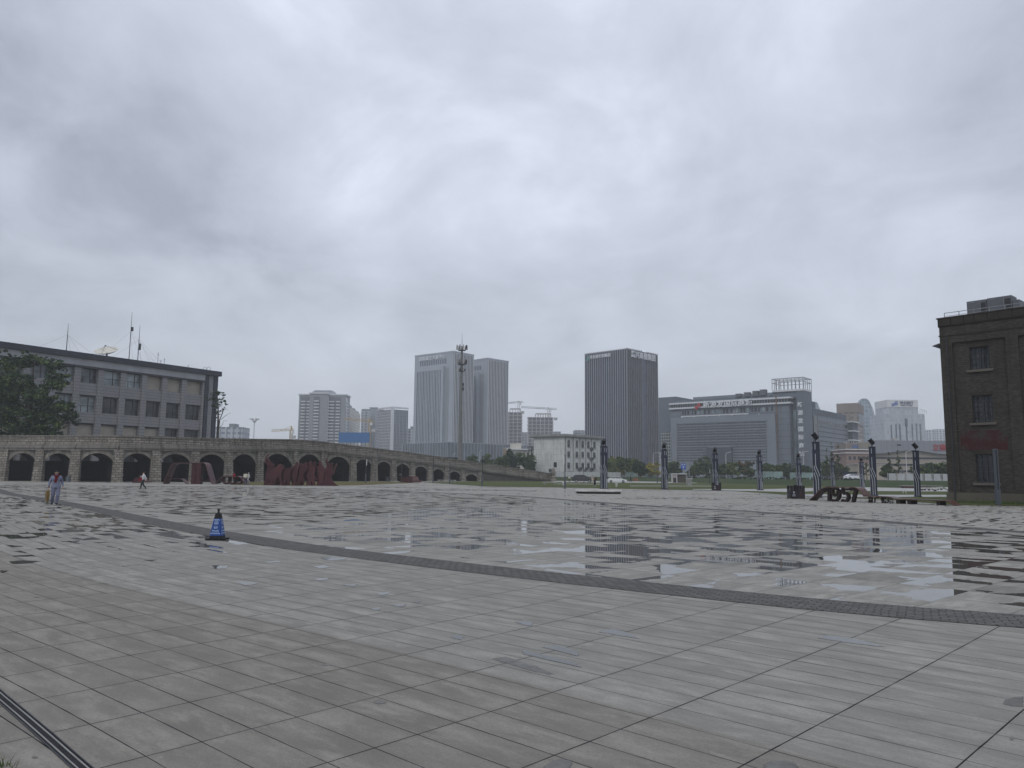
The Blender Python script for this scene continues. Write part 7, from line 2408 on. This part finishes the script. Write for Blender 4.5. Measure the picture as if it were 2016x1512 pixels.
# ------------------------------------------------------------------ cars
m_carglass = MGlass('car_glass', (.02, .025, .03), .05, .6, .2, 1)
m_tyre = M('tyre_rubber', (.012, .012, .012), .8, .1, 6)
m_rim = M('rim_alloy', (.30, .30, .31), .35, .1, 4, metal=.6)
def car(label, loc, rz, paint, prof, roof, Lc, wdt, wheels, name='parked_car', cat='car'):
    """prof: side outline of the lower body (x,z); roof: outline of the glasshouse; both in metres, nose at +x"""
    o = thing(name, label, cat, loc, rz)
    def loft(poly, w0, w1, z0, z1):
        b = MB(); n = len(poly)
        half = lambda z: w0 + (w1 - w0) * max(0, min(1, (z - z0) / max(z1 - z0, .01)))
        vs = [(x, -half(z), z) for x, z in poly] + [(x, half(z), z) for x, z in poly]
        b.add(vs, [list(range(n)), list(reversed(range(n, 2 * n)))] + [[i, i + n, (i + 1) % n + n, (i + 1) % n] for i in range(n)])
        return b
    hw = wdt / 2
    zt = max(z for _, z in prof)
    bo = loft(prof, hw, hw * .95, .5, zt).build('body', paint, o, smooth=True)
    md = bo.modifiers.new('soft', 'BEVEL'); md.width = .05; md.segments = 2; md.limit_method = 'ANGLE'
    zr = max(z for _, z in roof); zl = min(z for _, z in roof)
    cb = loft(roof, hw * .93, hw * .72, zl, zr).build('cabin', paint, o, smooth=True)
    md = cb.modifiers.new('soft', 'BEVEL'); md.width = .05; md.segments = 2; md.limit_method = 'ANGLE'
    # side windows a little proud of the cabin
    cx = sum(x for x, _ in roof) / len(roof); cz = (zr + zl) / 2
    win = [(cx + (x - cx) * .88, cz + (z - cz) * .66 + .02) for x, z in roof]
    half = lambda z: hw * .93 + (hw * .72 - hw * .93) * (z - zl) / (zr - zl)
    xs = sorted(win); xm = cx - .05
    for sy in (-1, 1):
        b = MB(); b.add([(x, sy * (half(z) + .006), z) for x, z in win], [list(range(len(win)))]); b.build('side_window', m_carglass, o)
        b = MB(); b.bar((xm, sy * (half(zl) + .012), zl + .05), (xm, sy * (half(zr) + .012), zr - .08), .07, .02); b.build('door_pillar', paint, o)
    fr = sorted(roof, key=lambda p: (-p[0]))
    f0 = max(roof, key=lambda p: p[0] - p[1] * .01); tops = [p for p in roof if p[1] > zr - .12]; f1 = max(tops)
    r1 = min(tops); r0 = min(roof, key=lambda p: p[0])
    for nm, a_, c_, sg in (('windscreen', f0, f1, 1), ('rear_window', r0, r1, -1)):
        b = MB()
        p0 = (a_[0] + (c_[0] - a_[0]) * .1, a_[1] + (c_[1] - a_[1]) * .1); p1 = (a_[0] + (c_[0] - a_[0]) * .9, a_[1] + (c_[1] - a_[1]) * .9)
        b.add([(p0[0] + sg * .02, -half(p0[1]) * .93, p0[1] + .015), (p0[0] + sg * .02, half(p0[1]) * .93, p0[1] + .015), (p1[0] + sg * .02, half(p1[1]) * .93, p1[1] + .015), (p1[0] + sg * .02, -half(p1[1]) * .93, p1[1] + .015)], [(0, 1, 2, 3)])
        b.build(nm, m_carglass, o)
    for wx in wheels:
        for sy in (-1, 1):
            b = MB(); b.lathe([(.20, -.1), (.31, -.11), (.335, -.07), (.335, .07), (.31, .11), (.20, .1)], 20, (wx, sy * (hw - .10), .335), Matrix.Rotation(PI / 2, 3, 'X'))
            wo_ = b.build('wheel', m_tyre, o, smooth=True)
            b = MB(); b.lathe([(.02, -.125), (.2, -.125), (.2, .125), (.02, .125)], 14, (wx, sy * (hw - .10), .335), Matrix.Rotation(PI / 2, 3, 'X')); b.build('rim', m_rim, wo_)
    xn = max(x for x, _ in prof); xt = min(x for x, _ in prof)
    for sy in (-1, 1):
        b = MB(); b.box(xn - .42, xn - .03, sy * hw * .78 - .16, sy * hw * .78 + .16, .62, .74); b.build('headlight', m_letter, o)
        b = MB(); b.box(xt - .01, xt + .14, sy * hw * .78 - .16, sy * hw * .78 + .16, .78, .92); b.build('tail_light', m_redc, o)
        b = MB(); b.box(f0[0] - .55, f0[0] - .35, sy * (hw + .02) - .08, sy * (hw + .02) + .08, zt + .02, zt + .16); b.build('mirror', paint, o)
    b = MB(); b.box(xn - .03, xn + .012, -hw * .6, hw * .6, .36, .56); b.build('grille', m_blackmetal, o)
    return o
m_whitecar = M('white_car_paint', (.66, .67, .68), .25, .03, 1, .5)
m_darkcar = M('dark_brown_car_paint', (.030, .026, .028), .25, .1, 1, .5)
sed = [(-2.33, .28), (-2.36, .72), (-2.28, .92), (-1.9, .98), (-.2, .97), (1.2, .93), (1.95, .80), (2.28, .66), (2.35, .45), (2.25, .24)]
sedr = [(-2.05, .96), (-1.45, 1.28), (-.75, 1.43), (.05, 1.44), (.55, 1.34), (1.35, .93)]
g_ = G(1215, 950.6)
car('white saloon car on the road behind the lawns', g_, -.12, m_whitecar, sed, sedr, 4.7, 1.82, (-1.45, 1.42))
mpv = [(-2.55, .30), (-2.58, .75), (-2.52, 1.08), (-1.2, 1.10), (.9, 1.06), (1.75, 1.0), (2.4, .85), (2.62, .60), (2.62, .40), (2.5, .26)]
mpvr = [(-2.48, 1.08), (-2.25, 1.62), (-1.8, 1.80), (-.4, 1.84), (.4, 1.74), (.95, 1.45), (1.7, 1.0)]
g_ = G(1148, 949.6)
car('dark brown minivan on the road in front of the panel fence', g_, -.15, m_darkcar, mpv, mpvr, 5.2, 1.9, (-1.6, 1.65), 'minivan', 'minivan')
g_ = W(1681, 196, BANKH)
car('white car showing only its roof behind the grass bank below the brick shop row', g_, .05, m_whitecar, sed, sedr, 4.7, 1.82, (-1.45, 1.42))

# ------------------------------------------------------------------ trees and hedges
def leafmat(name, c, var=.3):
    m = bpy.data.materials.new(name)
    t = NT(m)
    n1 = t.noise(t.coord(), .8, 3)
    r_ = t.n('ShaderNodeNewGeometry').outputs['Random Per Island']
    col = t.mix(t.ramp(n1, .35, .65), mul(c, 1 - var), mul(c, 1 + var))
    col = t.mix(t.math('MULTIPLY', r_, .5), col, mul(c, 1.5))
    t.out(col, .75, .15)
    return m
m_bark = M('bark', (.055, .045, .036), .9, .3, 3, bump=.4)
L_dark = leafmat('dark_leaf', (.036, .062, .028))
L_darkb = leafmat('deep_leaf', (.024, .042, .022))
L_mid = leafmat('mid_leaf', (.080, .112, .040))
L_pale = leafmat('pale_leaf', (.145, .17, .055))
L_yel = leafmat('yellow_leaf', (.26, .215, .035))
L_brown = leafmat('reddish_leaf', (.10, .065, .035))

def leaves(name, blobs, size, mats, parent, per=26):
    "many small leaf faces in clumps spread through the given ellipsoids: (x,y,z,rx,ry,rz,clumps)"
    V, MI = [], []
    for (cx, cy, cz, rx, ry, rz_, n) in blobs:
        for _ in range(n):
            d = rng.normal(size=3); d /= np.linalg.norm(d)
            r_ = rng.uniform(.25, 1.0) ** .5
            c = np.array((cx, cy, cz)) + d * r_ * np.array((rx, ry, rz_))
            cr = rng.uniform(.5, 1.1) * min(rx, rz_) * .30
            k = int(per * rng.uniform(.5, 1.3))
            pts = c + rng.normal(size=(k, 3)) * cr * np.array((1, 1, .6))
            a = rng.normal(size=(k, 3)); a /= np.linalg.norm(a, axis=1)[:, None]
            u = np.cross(a, rng.normal(size=(k, 3))); u /= np.linalg.norm(u, axis=1)[:, None]
            s = (size * rng.uniform(.6, 1.4, size=k))[:, None]
            V.append(np.stack([pts - a * s - u * s * .1, pts + u * s * .55, pts + a * s, pts - u * s * .55], 1).reshape(-1, 3))
            MI.append(np.full(k, rng.integers(0, len(mats))))
    V = np.concatenate(V); MI = np.concatenate(MI)
    nq = len(V) // 4
    me = bpy.data.meshes.new(name)
    me.vertices.add(len(V)); me.vertices.foreach_set('co', V.ravel())
    me.loops.add(nq * 4); me.loops.foreach_set('vertex_index', np.arange(nq * 4))
    me.polygons.add(nq); me.polygons.foreach_set('loop_start', np.arange(0, nq * 4, 4)); me.polygons.foreach_set('loop_total', np.full(nq, 4))
    for m in mats: me.materials.append(m)
    me.polygons.foreach_set('material_index', MI.astype(np.int32))
    me.update()
    me.validate()
    o = bpy.data.objects.new(name, me); COL.objects.link(o); o.parent = parent
    return o

def tree(label, x, yt, w_px, Y, mats, zb=BANKH, group='trees and bushes behind the lawns', trunk=.3, size=.24, dens=1.0, shape='round', name='tree', cat='tree', base_px=None):
    g_ = W(x, Y, zb)
    H = P(x, yt, Y).z - zb
    w = w_px / F * Y * (1.35 if shape == 'round' else 1.1)
    o = thing(name, label, cat, g_, 0, group)
    b = MB()
    th = H * trunk
    rt = max(.06, H * .016)
    bend = random.uniform(-.05, .05) * H
    b.tube([(0, 0, -.1), (bend * .3, 0, th * .6), (bend * .6, 0, th), (bend, 0, H * .62), (bend * 1.1, 0, H * .9)], [rt * 1.3, rt, rt * .85, rt * .5, rt * .15], 7)
    nl = 7 if shape != 'cone' else 16
    tips = []
    for q in range(nl):
        a_ = 2 * PI * q / nl * 2.4 + random.random()
        z0 = th * .8 + (H * .72 - th * .8) * (q / nl)
        ln = w * .40 * (1 - .55 * q / nl) if shape != 'cone' else w * .5 * (1.05 - q / nl)
        tip = Vector((bend + math.cos(a_) * ln, math.sin(a_) * ln * .8, z0 + (H * .16 if shape != 'cone' else .25)))
        b.tube([(bend * .6, 0, z0), (bend * .8 + math.cos(a_) * ln * .5, math.sin(a_) * ln * .4, z0 + H * .06), tip], [rt * .45, rt * .3, rt * .12], 5)
        tips.append(tip)
    b.build('trunk', m_bark, o)
    if shape == 'round':
        hc = H - th * .7
        bl = [(bend, 0, th * .7 + hc * .50, w * .30, w * .30, hc * .36, int(18 * dens))]
        for q in range(10):
            a_ = 2 * PI * q / 10 + random.random()
            rr = w * random.uniform(.12, .42)
            zc = th * .7 + hc * random.uniform(.16, .84)
            bl.append((bend + math.cos(a_) * rr, math.sin(a_) * rr * .8, zc, w * .20, w * .19, hc * random.uniform(.14, .22), int(9 * dens)))
    elif shape == 'cone':
        bl = [(t_.x, t_.y, t_.z, w * .16, w * .15, H * .035, int(3 * dens)) for t_ in tips]
        bl += [((t_.x + bend) / 2, t_.y / 2, t_.z - .1, w * .16, w * .15, H * .03, int(2 * dens)) for t_ in tips]
        bl.append((bend, 0, H * .93, w * .10, w * .10, H * .07, int(4 * dens)))
    else:
        bl = [(w * random.uniform(-.36, .36), random.uniform(-.5, .5), H * random.uniform(.3, .72), w * .22, w * .2, H * random.uniform(.2, .3), int(14 * dens)) for _ in range(8)]
    leaves('crown', bl, size, mats, o, 26 if shape != 'cone' else 14)
    return o

# big tree in front of the office block: several leaning limbs with open layered foliage
g_ = W(38, 131, 0)
bt = thing('big_tree', 'large dark green tree with layered boughs in front of the office block', 'tree', g_)
b = MB()
Hb = P(30, 697, 131).z
limbs = [((0, 0, 0), (.2, 0, 5), (.5, 0, 9), (3.2, -.5, 13), (5.4, -.6, Hb - 4.0)), ((.2, 0, 6), (-2.5, .5, 11), (-4, .3, 16), (-5, 0, Hb - 1.5)), ((.4, 0, 8), (4.5, -.5, 9.6), (7.5, -.8, 10.2), (9.2, -1, 9.3)), ((.4, 0, 9), (.8, .6, 14), (.2, .8, Hb - 1))]
for l_ in limbs: b.tube(l_, [.38, .3, .22, .13, .06][:len(l_)] if len(l_) == 5 else [.26, .18, .1, .05], 8)
b.build('trunk', m_bark, bt)
bl = []
for (px, py, rx, rz_, n) in ((25, 715, 3.0, 1.2, 26), (60, 712, 2.4, .9, 18), (5, 735, 3.0, 1.8, 30), (40, 745, 2.6, 1.5, 20), (100, 718, 1.9, 1.0, 15), (112, 735, 1.8, 1.2, 16), (118, 758, 1.7, 1.1, 14), (100, 760, 1.6, 1.3, 14),
                             (15, 770, 3.0, 1.9, 34), (50, 765, 2.4, 1.2, 20), (75, 780, 2.0, 1.4, 22), (100, 795, 2.4, 1.5, 30), (125, 800, 1.8, 1.1, 20), (60, 810, 2.6, 1.5, 32), (20, 805, 3.2, 1.8, 40), (85, 822, 2.4, 1.4, 30),
                             (140, 818, 1.2, .9, 12), (150, 828, .7, .7, 6), (115, 828, 1.6, 1.2, 18), (10, 838, 3.2, 1.8, 44), (55, 842, 3.0, 1.6, 38), (88, 850, 1.6, 1.0, 16), (-30, 780, 4, 5, 60), (105, 850, .8, 1.1, 7),
                             (12, 695, .5, .7, 4), (54, 696, .5, .6, 4), (61, 700, .4, .5, 3)):
    p = P(px, py, 131 + random.uniform(-1.6, 1.2)) - g_
    bl.append((p.x, p.y, p.z, rx, 1.7, rz_, int(n * 1.25)))
leaves('crown', bl, .26, [L_dark, L_darkb, L_dark, L_mid], bt, 24)

# thin half bare tree at the right end of the office block
g_ = W(427, 143, 0)
st_ = thing('sparse_tree', 'thin half bare dark tree against the sky at the right end of the office block', 'tree', g_)
H = P(428, 768, 143).z
b = MB()
def tw(x, y): 
    p = P(400 + x / 12.6, 750 + y / 12.6, 143) - g_
    return (p.x, random.uniform(-.2, .2), p.z)
b.tube([(0, 0, 0), tw(345, 1390), tw(370, 1150), tw(375, 900), tw(365, 600), tw(340, 330), tw(330, 250)], [.28, .24, .20, .15, .10, .06, .03], 7)
for l_, r_ in (([(385, 1200), (420, 950), (470, 800), (530, 640)], .12), ([(430, 960), (560, 860), (680, 790)], .05), ([(410, 1150), (490, 1080), (490, 980), (600, 995)], .05), ([(375, 1010), (330, 980), (270, 950)], .05), ([(372, 800), (300, 880)], .05),
               ([(370, 640), (470, 640)], .06), ([(365, 500), (250, 420), (120, 400)], .06), ([(440, 900), (500, 700), (620, 720)], .05), ([(370, 560), (470, 480), (520, 400)], .06), ([(345, 340), (480, 330), (560, 330)], .05)):
    q = [tw(*c) for c in l_]
    b.tube(q, [r_ * (1 - .6 * i / (len(q) - 1)) for i in range(len(q))], 5)
b.build('trunk', m_bark, st_)
bl = [(*tw(x, y), .045 * r_, .35, .03 * r_, n) for x, y, r_, n in ((330, 300, 16, 5), (380, 300, 14, 4), (470, 330, 14, 3), (430, 410, 16, 4), (300, 440, 18, 6), (360, 480, 16, 5), (470, 470, 14, 3), (500, 505, 12, 2), (420, 540, 14, 3), (540, 570, 12, 2),
                                                     (180, 410, 18, 5), (200, 470, 16, 5), (240, 300, 14, 4), (420, 630, 14, 3), (490, 680, 12, 2), (330, 700, 14, 3), (410, 790, 16, 3), (310, 800, 14, 3), (310, 900, 12, 2), (260, 600, 14, 4), (300, 560, 14, 3))]
leaves('crown', bl, .17, [L_dark, L_darkb], st_, 11)

for (x, yt, w_, Y, ms, lab) in (
    (928, 890, 24, 262, [L_mid, L_dark], 'young green tree just over the ramp, leftmost of those there'),
    (955, 888, 26, 268, [L_mid, L_dark, L_mid], 'green tree over the ramp, second from the left there'),
    (988, 896, 26, 255, [L_mid, L_dark], 'lower green tree between two taller ones over the ramp'),
    (1005, 886, 24, 262, [L_dark, L_darkb], 'dark tree over the ramp in front of the brown shed'),
    (1032, 886, 36, 266, [L_dark, L_mid, L_dark], 'broad grey green tree in front of the cream low building'),
    (1044, 906, 22, 255, [L_darkb, L_dark], 'low dark tree hard against the pale old block'),
    (1202, 897, 24, 270, [L_mid, L_pale], 'pale green tree just right of the first striped column'),
    (1217, 898, 20, 285, [L_pale, L_yel], 'yellow green tree behind the two darker ones at the dark fin tower'),
    (1228, 898, 20, 252, [L_dark, L_mid], 'dark tree at the foot of the dark fin tower, left of its twin'),
    (1244, 902, 24, 285, [L_pale, L_mid], 'pale green tree between the two dark trees at the dark fin tower'),
    (1257, 906, 21, 252, [L_dark, L_darkb], 'dark tree at the foot of the dark fin tower, right of its twin'),
    (1281, 909, 30, 258, [L_yel, L_yel, L_pale], 'yellow tree left of the small kiosk'),
    (1323, 903, 24, 262, [L_dark, L_mid], 'green tree right of the striped column near the kiosk'),
    (1366, 911, 20, 268, [L_dark, L_mid], 'low green tree right of the blue road sign'),
    (1391, 899, 32, 270, [L_mid, L_dark], 'tall green tree left of the dark mall entrance'),
    (1420, 911, 24, 255, [L_mid, L_dark], 'low green tree in front of the dark mall entrance'),
    (1441, 907, 26, 250, [L_mid, L_pale, L_dark], 'green tree right of the white lamp at the mall entrance'),
    (1469, 905, 36, 252, [L_brown, L_dark, L_mid], 'reddish green tree left of the tall clear glass fence'),
    (1509, 907, 42, 240, [L_dark, L_mid], 'wide green tree behind the tall clear glass fence'),
    (1549, 910, 38, 242, [L_dark, L_mid], 'wide green tree left of the battlement shaped planter column'),
    (1588, 914, 32, 245, [L_dark, L_darkb], 'dark green tree left of the largest striped column'),
    (1630, 911, 36, 240, [L_mid, L_dark], 'green tree right of the largest striped column'),
    (1655, 913, 28, 238, [L_dark, L_mid], 'green tree at the left end of the brick shop row'),
    (1748, 912, 20, 200, [L_dark, L_mid], 'small round tree at the beige shed corner'),
    (1821, 916, 26, 192, [L_dark, L_mid], 'small tree right of the striped column nearest the brick building'),
    (1840, 911, 28, 196, [L_dark, L_mid, L_dark], 'round green tree before the white panels near the brick building'),
    (1861, 907, 34, 190, [L_mid, L_dark], 'largest round green tree beside the brick building edge')):
    tree(lab, x, yt, w_, Y, ms, trunk=.10, size=.30, dens=1.3)
for (x, yt, w_, Y, lab) in ((1628, 881, 15, 205, 'slim tiered young tree left of the two taller tiered ones'), (1638, 872, 16, 208, 'tallest slim tiered young tree before the mall wing'), (1650, 877, 17, 206, 'slim tiered young tree right of the tallest tiered one'),
                            (1707, 900, 16, 205, 'sparse tiered young tree in front of the brick shop row'), (1754, 890, 15, 196, 'slim tiered young tree left of its bigger twin before the market hall'), (1771.5, 885, 19, 194, 'bigger tiered young tree in front of the market hall'),
                            (1796, 911, 12, 198, 'smallest tiered tree just left of the striped column nearest the brick building')):
    tree(lab, x, yt, w_, Y, [L_mid, L_dark], trunk=.22, size=.20, dens=.9, shape='cone', group='slim young tiered trees')
for (x0, x1, yt, Y, ms, lab, sz) in ((1440, 1560, 940.5, 178, [L_darkb, L_dark], 'low dark clipped hedge along the top of the grass bank behind the glass fences', .16), (1562, 1690, 940.8, 172, [L_darkb, L_dark], 'low dark clipped hedge on the bank behind the largest striped column', .16),
                                     (1320, 1430, 938.5, 215, [L_darkb, L_dark], 'low dark hedge behind the small kiosk', .18), (1452, 1478, 935, 205, [L_brown, L_darkb], 'reddish low shrub left of the tall clear glass fence', .18)):
    a_, c_ = W(x0, Y, BANKH - .05), W(x1, Y, BANKH - .05)
    Hh = P((x0 + x1) / 2, yt, Y).z - BANKH
    Hh = max(Hh, .45)
    o = thing('hedge', lab, 'hedge', a_, math.atan2(c_.y - a_.y, c_.x - a_.x))
    w = (c_ - a_).length
    n = int(w / .9)
    leaves('foliage', [(w * (q + .5) / n, 0, Hh * .5, .7, .5, Hh * .48, 5) for q in range(n)], sz, ms, o, 16)
    b = MB()
    for q in range(n): b.tube([(w * (q + .5) / n, 0, -.05), (w * (q + .5) / n, 0, Hh * .6)], .03, 5)
    b.build('stems', m_bark, o)
# weeds along the foot of the brick building and a tuft by the drain
def tufts(name, spots, hgt, m):
    V, Fq = [], []
    for (p, n, spread) in spots:
        for _ in range(n):
            q = Vector(p) + Vector((random.gauss(0, spread), random.gauss(0, spread), 0))
            a_ = random.uniform(0, 2 * PI); l_ = hgt * random.uniform(.5, 1.3); wv = Vector((math.cos(a_), math.sin(a_), 0)) * hgt * .05
            ld = Vector((random.uniform(-.5, .5), random.uniform(-.5, .5), 0)) * l_
            i = len(V)
            V += [tuple(q - wv), tuple(q + wv), tuple(q + ld * .4 + wv * .6 + Vector((0, 0, l_ * .6))), tuple(q + ld + Vector((0, 0, l_)))]
            Fq += [(i, i + 1, i + 2), (i, i + 2, i + 3)]
    me = bpy.data.meshes.new(name); me.from_pydata(V, [], Fq); me.materials.append(m)
    o = bpy.data.objects.new(name, me); COL.objects.link(o)
    return tag(o, kind='stuff')
tag(tufts('weeds', [(Vector((bL.x, bL.y, .02)) + Vector((*(dv2 * (random.uniform(-.6, 9)) - BN * random.uniform(.15, .9)), 0)), 26, .12) for _ in range(80)], .22, L_mid), 'dark weeds growing along the foot of the brick building', 'weeds')
tag(tufts('grass_tuft', [(G(6, 1512), 16, .02), (G(30, 1514), 7, .012)], .06, L_mid), 'small grass tuft growing by the slot drain at the corner', 'grass')

# ------------------------------------------------------------------ haze over the town
b = MB(); b.box(-2390, 2390, -320, 2390, -1.5, 112)
hz_ = b.build('haze', bpy.data.materials.new('haze_air'), uv=False)
m = hz_.data.materials[0]; m.use_nodes = True
nt = m.node_tree; nt.nodes.clear()
vo_ = nt.nodes.new('ShaderNodeVolumePrincipled'); om = nt.nodes.new('ShaderNodeOutputMaterial')
vo_.inputs['Color'].default_value = (.93, .95, .97, 1)
vo_.inputs['Density'].default_value = .0004
vo_.inputs['Anisotropy'].default_value = .1
nt.links.new(vo_.outputs[0], om.inputs['Volume'])
tag(hz_, 'thin pale haze that fades the far towers', 'haze', kind='stuff')
